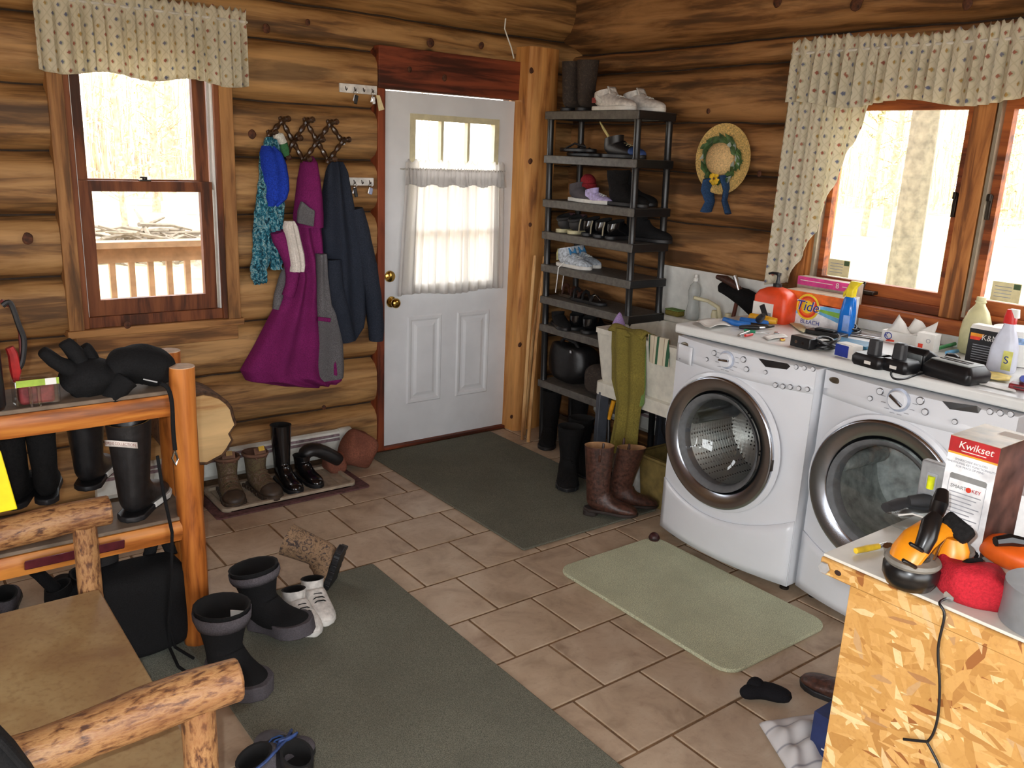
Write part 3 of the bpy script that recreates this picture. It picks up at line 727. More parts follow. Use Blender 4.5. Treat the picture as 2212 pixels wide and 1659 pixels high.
Wt = [(1.375, -1.991, -1.942), (1.347, -2.001, -1.922), (1.277, -1.989, -1.906), (1.207, -1.976, -1.89), (1.148, -1.967, -1.886), (1.117, -1.968, -1.892)]
W(drape([(z, l, r, .04) for z, l, r in Wt], -.125, folds=3, amp=.006, seed=7, n=24), 'knit', fabric('white_knit', (226, 218, 208), .08, 150), ws)
ws.name = 'white_scarf'

# dark jacket
M_navy = fabric('charcoal_navy_fleece', (44, 49, 60), .2, 200, c2=(36, 42, 54))
jk = thing('dark_jacket', 'charcoal navy fleece jacket hanging beside the door frame', 'jacket', (-1.648, -0.08, 1.666))
B = [(1.671, -1.695, -1.621), (1.62, -1.716, -1.599), (1.529, -1.736, -1.584), (1.409, -1.75, -1.563), (1.263, -1.755, -1.53), (1.115, -1.757, -1.507), (0.964, -1.762, -1.502), (0.862, -1.737, -1.496), (0.784, -1.705, -1.514), (0.712, -1.67, -1.571)]
W(drape([(z, l, r, (.03, .06, .08, .1, .11, .11, .11, .1, .1, .08)[i]) for i, (z, l, r) in enumerate(B)], -.03, folds=2.2, amp=.014, seed=9, n=34), 'body', M_navy, jk)
SL = [(-1.584, -0.11, 1.434), (-1.546, -0.11, 1.262), (-1.507, -0.11, 1.085), (-1.479, -0.11, 0.929), (-1.461, -0.11, 0.796), (-1.461, -0.11, 0.701)]
W(MB().tube(*smooth_path(SL, [.04, .052, .052, .05, .046, .038]), 14).wob(.007, 14), 'sleeve', M_navy, jk)
SL = [(-1.721, -0.12, 1.17), (-1.712, -0.12, 1.021), (-1.676, -0.12, 0.867), (-1.638, -0.12, 0.72)]
W(MB().tube(SL, [.04, .05, .05, .042], 14).wob(.007, 14), 'sleeve', M_navy, jk)

# key racks
M_keyb = mat('white_key_board', (222, 220, 214), .5); M_blackp = mat('black_plastic', (20, 20, 22), .38, .15); M_silver = mat('silver_key', (190, 190, 190), .25, metal=1)
def key_rack(label, a, b, h, hooks):
    A, B_ = Vector(a), Vector(b); c = (A+B_)/2; t = thing('key_rack', label, 'key rack', c, group='white key racks')
    W(MB().box(A.x, B_.x, -.032, -.018, c.z-h/2, c.z+h/2), 'board', M_keyb, t, bevel=.002)
    out = []
    for i in range(hooks):
        x = A.x+(B_.x-A.x)*(i+.6)/(hooks+.2); q = Vector((x, -.032, c.z))
        W(MB().tube([q+Vector((0, .003, .008)), q+Vector((0, -.004, .004)), q+Vector((0, -.006, -.006)), q+Vector((0, -.012, -.012)), q+Vector((0, -.018, -.008)), q+Vector((0, -.02, 0))], .0022, 6), 'hook', M_darkmetal, t)
        out.append(q)
    return out
hk = key_rack('white four-hook key rack above the peg rack beside the door', (-1.63, -0.02, 2.042), (-1.414, -0.02, 2.046), .045, 4)
hk2 = key_rack('small white three-hook key rack beside the dark jacket', (-1.581, -0.02, 1.569), (-1.433, -0.02, 1.571), .042, 3)
def keys(label, q, l, m, rot=.2):
    t = thing('key_ring', label, 'keys', q, group='keys on the key racks')
    c = Vector((0, -.014, -.02)); W2 = MB().tube([c+Vector((.011*math.cos(2*PI*i/14), 0, .011*math.sin(2*PI*i/14))) for i in range(14)], .0013, 5, closed=True); W2.build('split_ring', M_silver, t)
    MB().obox((.002, -.016, -.032-l/2), (.019, .008, l), (0, rot, 0)).build('fob', m, t, bevel=.003)
    MB().obox((-.008, -.014, -.045), (.008, .002, .035), (0, .3, 0)).build('key', M_silver, t)
keys('black key fob with brass key on the upper rack', hk[1], .045, M_blackp); keys('silver keys on the last hook of the upper rack', hk[3], .04, M_silver, -.1)
keys('black car fob on the lower key rack', hk2[0], .05, M_blackp, -.2); keys('pale blue tagged keys on the last hook of the lower rack', hk2[2], .035, mat('pale_blue_plastic', (150, 160, 190), .5))
t = thing('paper_tag', 'cream paper tag dangling from the upper key rack', 'tag', (-1.419, -0.06, 2.01))
W(MB().prism([(-1.43, 2.021), (-1.408, 2.02), (-1.38, 1.951), (-1.413, 1.94)], -.052, -.05, 'y'), 'card', mat('cream_card', (222, 206, 160), .8), t, smooth=False)
t = thing('hanging_wire', 'thin white wire dangling from the top log above the door', 'wire', (-0.635, -0.1, 2.427))
W(MB().tube([(-0.638, -0.11, 2.487), (-0.642, -0.11, 2.432), (-0.62, -0.11, 2.391), (-0.591, -0.11, 2.339), (-0.568, -0.11, 2.281)], .004, 6), 'wire', M_whiteplastic, t)

# baseboard heater by the door wall
def heater_profile():
    return [(-.012, .03), (-.012, .185), (-.035, .19), (-.055, .182), (-.066, .168), (-.068, .06), (-.05, .035)]
M_heat = mat('white_enamel', (220, 222, 214), .4, .04); M_slot = mat('heater_fins', (150, 130, 136), .5, .2, 40, metal=.4)
t = thing('baseboard_heater', 'white electric baseboard heater under the coats by the boot tray', 'heater', (-2.1, -.04, 0))
W(MB().prism([(y, z) for y, z in heater_profile()], -2.95, -1.66, 'x'), 'body', M_heat, t, smooth=False)
W(MB().box(-2.94, -1.67, -.0715, -.055, .135, .15).box(-2.94, -1.67, -.068, -.05, .158, .172), 'grille', M_slot, t, smooth=False)
W(MB().prism([(y-.004, z+.006) for y, z in heater_profile()], -1.665, -1.585, 'x'), 'end_cap', M_heat, t, bevel=.008)
t = thing('baseboard_heater', 'white baseboard heater along the log wall behind the shoe rack and sink', 'heater', (-.04, -1.0, 0))
W(MB().prism([(y, z+.12) for y, z in heater_profile()], -1.62, -.45, 'y'), 'body', M_heat, t, smooth=False)
W(MB().box(-.0715, -.055, -1.6, -.46, .255, .27).box(-.068, -.05, -1.6, -.46, .278, .292), 'grille', M_slot, t, smooth=False)
W(MB().box(-.05, -.012, -1.1, -1.06, 0, .16), 'riser', M_heat, t)

# ---------------------------------------------------------------- rugs and mats
def rug_mat(name, c, scale=900):
    t = NT(name); co = t.coord()
    a = t.noise(co, 330, 2, .7); b = t.noise(co, 5, 4)
    col = t.ramp(a, [(.32, rgb(tuple(x*.72 for x in c))), (.5, rgb(c)), (.7, rgb(tuple(min(255, x*1.22) for x in c)))])
    col = t.mix(t.ramp(b, [(.4, (0, 0, 0, 1)), (.7, (.35, .35, .35, 1))]), col, rgb(tuple(x*.8 for x in c)))
    t.base(col); t.rough(1); t.b.inputs['Specular IOR Level'].default_value = .1; t.bump(a, .9, .006); return t.m
M_rug = rug_mat('grey_green_carpet', (124, 124, 110)); M_mat = rug_mat('pale_green_bath_mat', (214, 218, 184))
def rug(name, label, x0, x1, y0, y1, r, h, m, z0=.0):
    c = ((x0+x1)/2, (y0+y1)/2, z0); t = thing(name, label, 'rug', c)
    W(MB().prism(rrect(x0, x1, y0, y1, r), z0+.001, z0+h, 'z'), 'pile', m, t, bevel=min(.004, h*.4))
rug('carpet_runner', 'wide grey-green carpet runner across the near floor', -2.97, -2.118, -4.2, -1.29, .015, .010, M_rug)
rug('entry_rug', 'grey-green entry rug in front of the white door', -1.478, -.60, -1.537, -.06, .015, .010, M_rug)
rug('bath_mat', 'pale green rounded bath mat in front of the washing machine', -1.475, -.86, -2.715, -1.765, .07, .016, M_mat)
rug('small_mat', 'small grey-green rounded mat under the log shelf', -3.9, -2.875, -1.70, -1.34, .06, .008, rug_mat('grey_mat', (132, 136, 124)))

# ---------------------------------------------------------------- footwear builder
M_blk = mat('black_leather', (26, 25, 26), .42, .25, 40, bump=.2, bscale=90)
M_blkf = fabric('black_fabric', (24, 24, 25), .25, 260); M_fuzz = fabric('black_shaggy_fur', (20, 19, 19), .4, 140, bump=1.0)
M_rub = mat('black_rubber', (24, 24, 26), .5, .2, 30); M_shiny = mat('shiny_black_leather', (16, 16, 18), .16, .2, 20, coat=.5)
M_lin = mat('dark_lining', (14, 13, 13), .95, .2)
M_greyf = fabric('grey_nylon', (84, 80, 84), .15, 240); M_brownl = mat('brown_tooled_leather', (66, 42, 34), .38, .35, 60, bump=.5, bscale=70)
M_wsole = mat('white_rubber', (214, 212, 206), .55, .05); M_wleather = mat('white_mesh_leather', (206, 202, 196), .6, .1, 50)
def camo_mat(name, cs, sc=26):
    t = NT(name); co = t.coord(); a = t.noise(co, sc, 4, .6, 2.0)
    t.base(t.ramp(a, [(.3, rgb(cs[0])), (.42, rgb(cs[1])), (.52, rgb(cs[2])), (.62, rgb(cs[3])), (.72, rgb(cs[0]))])); t.rough(.85); t.bump(t.noise(co, 200, 2), .4, .004); MATS[name] = t.m; return t.m
M_camo = camo_mat('woodland_camo', [(52, 44, 32), (104, 92, 62), (78, 58, 42), (118, 100, 82)]); M_camol = camo_mat('bark_camo', [(60, 46, 38), (120, 96, 72), (150, 120, 90), (70, 58, 54)], 34)
M_camod = camo_mat('dark_bark_camo', [(34, 28, 24), (60, 48, 40), (44, 38, 34), (76, 62, 52)], 30)
M_brub = mat('brown_rubber', (62, 50, 40), .5, .2, 30)
M_lace = mat('white_lace', (220, 220, 216), .8); M_blacklace = mat('black_lace', (20, 20, 20), .8)
def foot_outline(s, W, g=0):
    w = W/2+g
    pts = [(-.002-g, 0), (.008-g*.7, .55*w*.8), (.03, .72*w), (.07, .74*w), (.12, .74*w), (.17, .88*w), (.21, 1.0*w), (.25, .88*w), (.275, .6*w), (.29+g, .12*w)]
    pts = [(x*s, y) for x, y in pts]
    return pts+[(x, -y) for x, y in reversed(pts[1:])]
def boot(name, label, loc, rotz, L=.29, W=.10, H=.28, top=(.068, .056), up=None, sole=None, lining=None, group=None, cat='boot', rot=None, sole_h=.022, heel=0, lean=(0, 0), tongue=False, laces=None, cuff=None, band=None, strap=None, rugged=False, toecap=None, low=False, wob=.0):
    up = up or M_blk; sole = sole or M_rub; lining = lining or M_lin
    t = thing(name, label, cat, loc, rot if rot else rotz, group); s = L/.29; k = s; wy = W/.10
    zA = .115*s if not low else .07*s; H = max(H, zA+.012)
    b0 = heel*.4
    rings = []
    def ring(cx, cz, tl, rf, rb, ry, dy=0, n=18):
        a = Vector((math.cos(tl), 0, math.sin(tl))); out = []
        for j in range(n):
            q = 2*PI*j/n; c_ = math.cos(q); r = rf if c_ > 0 else rb
            p = Vector((cx, dy, cz))+a*(r*c_)+Vector((0, ry*math.sin(q), 0)); out.append((p.x, p.y, max(p.z, .003)+b0))
        return out
    def shaft(kk, sh=0):
        z = zA+(H-zA)*kk; rx = .062*s+(top[0]-.062*s)*kk; ry = .042*wy+(top[1]-.042*wy)*kk
        return ring(.068*s+lean[0]*kk, z, (.25 if low else .05)*(1), rx-sh, rx-sh, ry-sh, lean[1]*kk)
    inner = [ring(.08*s, zA*.55, .2, .04, .04, .028), shaft(.15, .008), shaft(.6, .008), shaft(.98, .007)]
    lip = shaft(1.0, .0035)
    outer = [shaft(1.0), shaft(.97), shaft(.75), shaft(.5), shaft(.25), shaft(0)]
    foot = [(.072, .095, .35, .072, .070, .041), (.082, .075, .62, .078, .080, .043), (.105, .058, .95, .066, .062, .045), (.145, .045, 1.25, .046, .044, .046), (.19, .038, 1.48, .037, .037, .049), (.23, .034, 1.57, .034, .033, .048), (.26, .030, 1.6, .028, .028, .041), (.28, .027, 1.6, .02, .022, .027), (.288, .025, 1.6, .01, .012, .012)]
    if low: foot = [(.072, .058, .45, .070, .066, .040)]+[(a, b*.92, c_, d*.86, e, f) for a, b, c_, d, e, f in foot[2:]]
    foot = [ring(a*s, b*s, c_, d*s, e*s, f*wy) for a, b, c_, d, e, f in foot]
    mb = MB().rings(outer+foot)
    mb.f.pop(-2); mb.mi.pop(-2)
    if wob: mb.wob(wob, 22, len(label))
    mb.build('upper', up, t, sub=1)
    mi = MB().rings(inner+[lip, outer[0]], (True, False)); mi.build('lining', lining, t)
    so = MB().prism(foot_outline(s, W, .003), 0 if not heel else heel*.55, sole_h+b0, 'z')
    if heel: so.prism([p for p in rrect(-.002*s, .075*s, -.033*wy, .033*wy, .02, 4)], 0, heel*.7, 'z')
    sp = so.build('sole', sole, t, bevel=.004)
    if rugged:
        for i in range(9):
            x = (.02+.03*i)*s
            for sg in (-1, 1):
                yy = W/2*(.78 if i < 5 else .92 if i < 8 else .7)
                MB().obox((x, sg*yy, sole_h*.45), (.016*s, .012, sole_h*.9)).build('lug', sole, sp, bevel=.002)
    if laces:
        for i in range(5 if not low else 4):
            f_ = i/4; x = (.195-.085*f_)*s; z = ((.075+.055*f_) if not low else (.066+.022*f_))*s+b0
            MB().tube([(x, -.03*wy, z-.012), (x+.002, -.012, z+.003), (x+.004, .012, z+.003), (x, .03*wy, z-.012)], .0026, 6).build('lace', laces, t)
    if tongue:
        z0 = H if not low else .085*s
        MB().grid(lambda u, v: (.115*s+.03*v*s*(1 if low else .6)-.004*math.cos((u-.5)*4), (u-.5)*.055*wy, z0-.02+.055*(1-v)*1.0), 6, 4).build('tongue', tongue if tongue is not True else up, t, solid=.006)
    if cuff:
        m_, z0, z1 = cuff; rr = []
        for kk, g in ((z0, .004), ((z0+z1)/2, .008), (z1, .004)):
            r_ = shaft(kk, -g); rr.append(r_)
        MB().rings(rr, (False, False)).build('cuff', m_, t, solid=.004)
    if band:
        m_, kk0, kk1 = band; MB().rings([shaft(kk0, -.0015), shaft(kk1, -.0015)], (False, False)).build('band', m_, t, solid=.002)
    if toecap:
        MB().rings([[(p[0]*1.0, p[1]*1.03, p[2]+.002) for p in r] for r in foot[-5:]]).build('toe_cap', toecap, t, sub=1)
    return t

# ---------------------------------------------------------------- log shelf on the left
M_honey = wood('honey_log', (190, 116, 50), (166, 94, 38), (126, 68, 26), 'z', knots=True, kscale=3.0, bump=.15, rough=.4)
M_honeyx = wood('honey_rail', (196, 126, 56), (172, 100, 42), (130, 72, 28), 'x', knots=True, kscale=3.0, bump=.15, rough=.4)
M_endgrain = mat('pale_end_grain', (206, 178, 150), .8, .1, 30)
M_board = mat('grey_brown_board', (112, 96, 80), .75, .15, 12, bump=.15, bscale=60)
sh = thing('log_shelf', 'honey-coloured peeled-log shelf unit holding boots beside the log settee', 'shelf', (-3.4, -1.38, 0))
def logpost(x, y, z0, z1, r, parent=sh):
    pts = [(x+.004*math.sin(i), y+.004*math.cos(i*1.7), z0+(z1-z0)*i/6) for i in range(7)]
    p = W(MB().tube(pts, [r*1.03, r, r*.98, r*1.01, r, r*.97, r*.96], 18, cap=(True, False)), 'post', M_honey, parent)
    W(MB().lathe([(0, z1+.002), (r*.95, z1+.001), (r*.965, z1-.001)], 18, (pts[-1][0], pts[-1][1], 0), cap=(False, False)), 'end_grain', M_endgrain, p)
for x, y in ((-2.932, -1.488), (-2.905, -1.245), (-4.0, -1.488), (-4.0, -1.245)): logpost(x, y, .0, 1.03, .043)
def rail(y, z, r, x0=-4.0, x1=-2.95, name='rail'):
    n = 10; rings = []
    for i in range(n+1):
        x = x0+(x1-x0)*i/n; b = .006*hn(x*3, z*11)
        rings.append([(x, y-r*.62+b, z-r*.86), (x, y-r*.8+b, z-.2*r), (x, y-r*.78+b, z+.5*r), (x, y-r*.55+b, z+r*.86), (x, y+r*.3, z+r*.9), (x, y+r*.3, z-r*.88)])
    return W(MB().rings(rings), name, M_honeyx, sh)
rail(-1.478, .905, .042); rail(-1.26, .905, .036); rail(-1.478, .455, .040); rail(-1.26, .455, .036)
for z in (.885, .44, .10):
    for x in (-2.918, -4.0): W(MB().tube([(x, -1.47, z), (x, -1.36, z+.003), (x, -1.26, z)], [.026, .03, .026], 12), 'end_rung', M_honeyx, sh)
W(MB().tube([(-2.93, -1.47, .105), (-3.3, -1.465, .11), (-4.0, -1.47, .105)], [.03, .034, .03], 12), 'rail', M_honeyx, sh)
W(MB().box(-3.99, -2.93, -1.505, -1.255, .943, .957), 'top_board', M_board, sh, bevel=.003); W(MB().box(-3.99, -2.93, -1.50, -1.255, .492, .505), 'middle_board', M_board, sh, bevel=.003)

# things on its top board (z .957)
M_glove = fabric('black_fleece_glove', (22, 22, 23), .3, 200)
def glove(label, pts, rads, fingers, extra=None):
    t = thing('mitten', label, 'mitten', pts[0], group='black gloves on the log shelf')
    mb = MB().tube(*smooth_path(pts, rads), 18, flat=.72).wob(.014, 17, 1).wob(.006, 40, 2); W(mb, 'body', M_glove, t, sub=1)
    for f in fingers: W(MB().tube(*smooth_path(f[0], f[1]), 12, flat=.85).wob(.007, 30, 3), 'finger', M_glove, t, sub=1)
    return t
glove('black fleece glove lying with fingers up, left of the pair on the shelf', [(-3.273, -1.42, 0.977), (-3.231, -1.42, 1.002), (-3.169, -1.42, 1.01), (-3.118, -1.42, 1.003)], [.05, .085, .085, .06],
      [([(-3.221, -1.42, 1.049), (-3.237, -1.42, 1.096), (-3.265, -1.42, 1.131)], [.035, .03, .02]), ([(-3.246, -1.44, 1.034), (-3.294, -1.44, 1.077), (-3.331, -1.44, 1.116)], [.034, .03, .02]), ([(-3.182, -1.4, 1.056), (-3.193, -1.4, 1.087), (-3.208, -1.4, 1.107)], [.03, .028, .02])])
gv = glove('rounded black mitten with silver wordmark on the right end of the shelf', [(-3.142, -1.42, 1.002), (-3.098, -1.42, 1.035), (-3.033, -1.42, 1.036), (-2.984, -1.42, 1.006), (-2.963, -1.42, 0.98)], [.05, .082, .092, .075, .05], [([(-3.098, -1.47, 1.008), (-3.133, -1.47, 0.971), (-3.152, -1.47, 0.934)], [.05, .045, .03])])
W(MB().obox((-3.04, -1.515, 1.0), (.045, .002, .004), (0, .35, 0)), 'wordmark', mat('silver_print', (170, 170, 170), .5), gv)
M_pet = glassy('clear_plastic', (.93, .95, .95), .16); M_red = mat('red_contents', (120, 46, 50), .6, .3, 30); M_limel = mat('lime_label', (150, 178, 60), .6)
jr = thing('clear_tub', 'clear plastic tub with a lime green label and dark red contents on the shelf', 'container', (-3.36, -1.468, 0.957))
J0 = (-3.36, -1.468, 0.957)
W(MB().box(J0[0]-.062, J0[0]+.062, J0[1]-.035, J0[1]+.035, .958, 1.045), 'tub', M_pet, jr, bevel=.008)
W(MB().box(J0[0]-.048, J0[0]+.048, J0[1]-.025, J0[1]+.025, .962, 1.02), 'contents', M_red, jr, bevel=.01)
W(MB().box(J0[0]-.055, J0[0]+.06, J0[1]-.0365, J0[1]-.0355, 1.022, 1.042), 'label', M_limel, jr, smooth=False)
W(MB().box(J0[0]+.022, J0[0]+.052, J0[1]-.0375, J0[1]-.0366, 1.022, 1.042), 'barcode', M_whiteplastic, jr, smooth=False)
for i in range(2): W(MB().tube([(J0[0]-.02+.022*i, J0[1]-.04, .96), (J0[0]-.02+.022*i, J0[1]-.04, 1.02)], .006, 8), 'rib', M_pet, jr)
jp = thing('jump_starter', 'black jump starter with red and black clamp cables at the left end of the shelf', 'jump starter', (-3.481, -1.5, 0.957))
P0 = (-3.481, -1.5, 0.957)
W(MB().box(P0[0]-.16, P0[0]+.035, P0[1]-.03, P0[1]+.12, .958, 1.19), 'case', M_blackp, jp, bevel=.02)
W(MB().tube([(P0[0]+.02, P0[1], 1.19), (P0[0]+.0, P0[1], 1.24), (P0[0]-.10, P0[1]+.03, 1.25), (P0[0]-.14, P0[1]+.04, 1.19)], .016, 10), 'handle', M_blackp, jp)
W(MB().box(P0[0]+.005, P0[0]+.02, P0[1]-.0315, P0[1]-.0305, 1.13, 1.15), 'sticker', M_whiteplastic, jp, smooth=False)
W(MB().tube(*smooth_path([(-3.422, -1.46, 1.262), (-3.401, -1.46, 1.268), (-3.386, -1.46, 1.204), (-3.376, -1.46, 1.154), (-3.386, -1.46, 1.092), (-3.401, -1.46, 1.065)], .008), 8), 'cable', M_rub, jp)
W(MB().tube([(-3.423, -1.45, 1.275), (-3.394, -1.45, 1.252), (-3.382, -1.45, 1.174), (-3.386, -1.45, 1.104), (-3.397, -1.45, 1.069)], .006, 8), 'cable', mat('dark_red_cable', (96, 34, 32), .5), jp)
W(MB().tube([(-3.416, -1.46, 1.137), (-3.409, -1.46, 1.115), (-3.406, -1.46, 1.065), (-3.409, -1.46, 1.03)], [.012, .014, .016, .008], 8), 'clamp', mat('red_clamp', (170, 40, 40), .45), jp)
st = thing('hanging_strap', 'long black cord with a metal clip hanging down from the log shelf', 'strap', (-3.019, -1.54, 0.984))
W(MB().tube(*smooth_path([(-3.018, -1.545, 0.996), (-2.996, -1.545, 0.977), (-2.986, -1.545, 0.926), (-2.987, -1.545, 0.832), (-2.985, -1.545, 0.764)], .007), 8), 'cord', M_blkf, st); W(MB().tube([(-3.043, -1.55, 0.755), (-3.033, -1.55, 0.632), (-3.013, -1.55, 0.477), (-3.025, -1.55, 0.31), (-3.044, -1.55, 0.148)], .0055, 8), 'cord', M_blkf, st)
W(MB().tube([(-2.987, -1.55, 0.766), (-2.98, -1.55, 0.735), (-2.987, -1.55, 0.712), (-2.997, -1.55, 0.739), (-2.987, -1.55, 0.766)], .004, 6), 'clip', M_chrome, st)
W(MB().tube([(-3.044, -1.55, 0.148), (-3.033, -1.501, 0.02), (-3.041, -1.624, 0.016), (-3.02, -1.703, 0.016)], .0055, 8), 'cord', M_blkf, st)
W(MB().tube([(-3.044, -1.55, 0.148), (-3.016, -1.505, 0.02), (-2.983, -1.602, 0.016)], .0055, 8), 'cord', M_blkf, st)
# boots on the middle board (z .505)
zB = .506
M_tan = fabric('tan_fleece_lining', (150, 112, 60), .2, 160)
def label_strip(t, txt, z, r, w, h, ang, zr=.0):
    o = MB().grid(lambda u, v: (.068+(-r)*math.cos((u-.5)*w/r+ang), (r*.84)*math.sin((u-.5)*w/r+ang), z+h*v+.012*math.sin(u*PI)), 10, 1).build('label', mat('white_boot_label', (214, 204, 196), .7), t, solid=.001)
    cu = lettering(txt, h*.62, mat('rust_print', (150, 80, 60), .7), o, (0, 0, 0), (0, 0, 0), .0002)
    me = cu.data; me.calc_loop_triangles()
    ws_ = max(v.co.x for v in me.vertices)-min(v.co.x for v in me.vertices)
    for v in me.vertices:
        u = .5-v.co.x/ws_*.9; a = (u-.5)*w/r+ang; rr = r+.0012
        zz = z+h*.5+v.co.y+.012*math.sin(u*PI); v.co = (.068-rr*math.cos(a), rr*.84*math.sin(a), zz)
for i, (u, v_, a, lb) in enumerate(((205, 1075, 1.15, 'tall black boot with white label strip, behind its mate on the shelf'), (292, 1118, .95, 'tall black white-soled boot with white label strip at the shelf front'))):
    c = [(-3.184, -1.109, 0.506), (-3.13, -1.464, 0.506)][i]
    b = boot('winter_boot', lb, c, a, .29, .125, .345, (.084, .072), M_blk, M_rub, M_tan, 'labelled black boots on the middle shelf', sole_h=.02, rugged=False)
    MB().prism([p for p in foot_outline(1.0, .125, .006) if p[0] > .07], .006, .026, 'z').build('sole_stripe', M_wsole, b, bevel=.003)
    label_strip(b, 'NEOPRENE COLLECTION', .265, .089, .15, .021, (.35, .1)[i])
    MB().rings([[(p[0], p[1], .33) for p in superring(.068, 0, 0, .06, .05, 16)], [(p[0], p[1], .36) for p in superring(.06, 0, 0, .04, .055, 16)]]).build('pull_flap', M_blk, b)
for i, (u, lb) in enumerate(((55, 'black shaggy boot, leftmost on the middle shelf'), (140, 'black shaggy boot, second from the left on the middle shelf'))):
    c = [(-3.424, -1.165, 0.506), (-3.321, -1.173, 0.506)][i]
    b = boot('winter_boot', lb, c, 1.2+.2*i, .28, .10, .30, (.058, .05), M_fuzz, M_rub, M_lin, 'shaggy black boots on the middle shelf', wob=.01)
    for q in range(4):
        a = q*1.5+.4; MB().tube([(.068+.05*math.cos(a), .044*math.sin(a), .28), (.068+.056*math.cos(a), .05*math.sin(a), .325), (.068+.044*math.cos(a+.2), .04*math.sin(a+.2), .345)], [.016, .014, .006], 8).build('fur_tuft', M_fuzz, b)
mt = thing('maroon_tray', 'glossy maroon plastic tray lying on the middle shelf board', 'tray', (-3.32, -1.52, .506))
W(MB().prism([(-1.52, .47), (-1.55, .49), (-1.535, .452), (-1.51, .44)], -3.45, -3.16, 'x'), 'rim', mat('maroon_gloss', (86, 34, 40), .25, .15), mt, bevel=.004)
# below: duffel bag, strapped shoes
bg_ = thing('duffel_bag', 'black nylon duffel bag slumped under the log shelf', 'bag', (-3.087, -1.485, 0.012))
BB = (-3.119, -1.43, 0.012)
W(MB().ball((-3.10, -1.42, .17), (.155, .10, .16), 24, 16, pw=.42).wob(.016, 9, 4), 'body', M_blkf, bg_, sub=1)
W(MB().ball((-3.19, -1.33, .34), (.055, .04, .09), 14, 9).wob(.006, 20), 'pocket', M_greyf if 0 else fabric('charcoal_nylon', (44, 42, 42)), bg_, sub=1)
W(MB().tube([(-3.04, -1.34, .31), (-3.02, -1.33, .37), (-2.98, -1.34, .36), (-2.97, -1.37, .31)], [.022, .026, .024, .018], 10).wob(.005, 30), 'handle', M_blkf, bg_)
W(MB().obox((-3.235, -1.51, .23), (.012, .004, .03)), 'tag', M_whiteplastic, bg_)
b = boot('strap_shoe', 'black shoe with buckled ankle strap under the left of the shelf', (-3.348, -1.011, 0.008), .3, .26, .095, .10, (.05, .042), M_blkf, M_rub, cat='shoe', low=True, group='black shoes under the log shelf')
MB().tube([(.05, 0, .09), (.0, .0, .17), (-.06, .02, .25), (-.10, .02, .30)], [.024, .022, .02, .016], 10).wob(.004, 30).build('ankle_strap', M_blkf, b)
MB().tube([(-.06, -.018, .25), (-.045, -.03, .235), (-.06, -.035, .22), (-.075, -.03, .235)], .003, 6, closed=True).build('buckle', M_chrome, b)
MB().obox((.02, -.05, .055), (.035, .003, .02)).build('tag', M_whiteplastic, b)
boot('strap_shoe', 'dark shoe half hidden behind the settee seat under the shelf', (-3.177, -0.998, 0.008), 1.9, .25, .09, .10, (.05, .042), M_blkf, M_rub, cat='shoe', low=True, group='black shoes under the log shelf', tongue=True)
boot('strap_shoe', 'grey rounded shoe at the left edge under the shelf', (-3.466, -0.992, 0.008), 1.4, .25, .09, .09, (.05, .042), M_greyf, M_rub, cat='shoe', low=True, group='black shoes under the log shelf')

# ---------------------------------------------------------------- boot tray by the heater
tr = thing('boot_tray', 'cream ribbed boot tray on a maroon mat by the baseboard heater', 'tray', (-2.1, -.3, 0))
W(MB().prism(rrect(-2.52, -1.70, -.495, -.115, .02), .001, .008, 'z'), 'mat', mat('maroon_mat', (92, 62, 62), .9, .25, 40), tr)
W(MB().prism(rrect(-2.475, -1.755, -.45, -.13, .04), .008, .013, 'z'), 'tray_floor', mat('beige_tray', (172, 158, 138), .6, .08), tr)
lo_, li_ = rrect(-2.475, -1.755, -.45, -.13, .04), rrect(-2.458, -1.772, -.433, -.147, .03)
W(MB().rings([[(x, y, .008) for x, y in lo_], [(x, y, .028) for x, y in lo_], [(x, y, .028) for x, y in li_], [(x, y, .011) for x, y in li_]], (False, False)), 'rim', mat('beige_tray', (172, 158, 138)), tr)
for i in range(12): W(MB().box(-2.44+.055*i, -2.425+.055*i, -.42, -.16, .013, .017), 'rib', mat('beige_tray', (172, 158, 138)), tr)
zt = .0175
hb1 = boot('hiking_boot', 'camouflage hiking boot with brown cuff, left one on the tray', (-2.36, -.155, zt), -PI/2-.15, .29, .115, .20, (.068, .058), M_camo, M_brub, mat('brown_lining', (96, 66, 50), .9), 'camouflage boots on the tray', laces=mat('brown_lace', (96, 70, 50), .8), tongue=mat('brown_suede', (110, 78, 60), .85), rugged=True, cuff=(mat('brown_suede', (110, 78, 60), .85), .78, 1.0), toecap=M_brub)
hb2 = boot('hiking_boot', 'camouflage hiking boot with yellow tongue tag, right one on the tray', (-2.235, -.165, zt), -PI/2+.12, .29, .115, .20, (.068, .058), M_camo, M_brub, mat('brown_lining', (96, 66, 50), .9), 'camouflage boots on the tray', laces=mat('brown_lace', (96, 70, 50), .8), tongue=mat('brown_suede', (110, 78, 60), .85), rugged=True, cuff=(mat('brown_suede', (110, 78, 60), .85), .78, 1.0), toecap=M_brub)
for b, m in ((hb1, mat('tan_patch', (150, 118, 70), .8)), (hb2, mat('yellow_patch', (196, 160, 60), .8))): MB().obox((.137, 0, .235), (.006, .03, .024), (0, -.4, 0)).build('tongue_tag', m, b)
boot('rubber_boot', 'upright glossy black boot on the tray', (-2.085, -.165, zt), -PI/2+.02, .27, .095, .32, (.062, .055), M_shiny, M_rub, None, 'black boots on the tray')
b = boot('rubber_boot', 'glossy black boot with its shaft flopped over on the tray', (-1.975, -.165, zt), -PI/2+.1, .25, .09, .13, (.055, .046), M_shiny, M_rub, None, 'black boots on the tray')
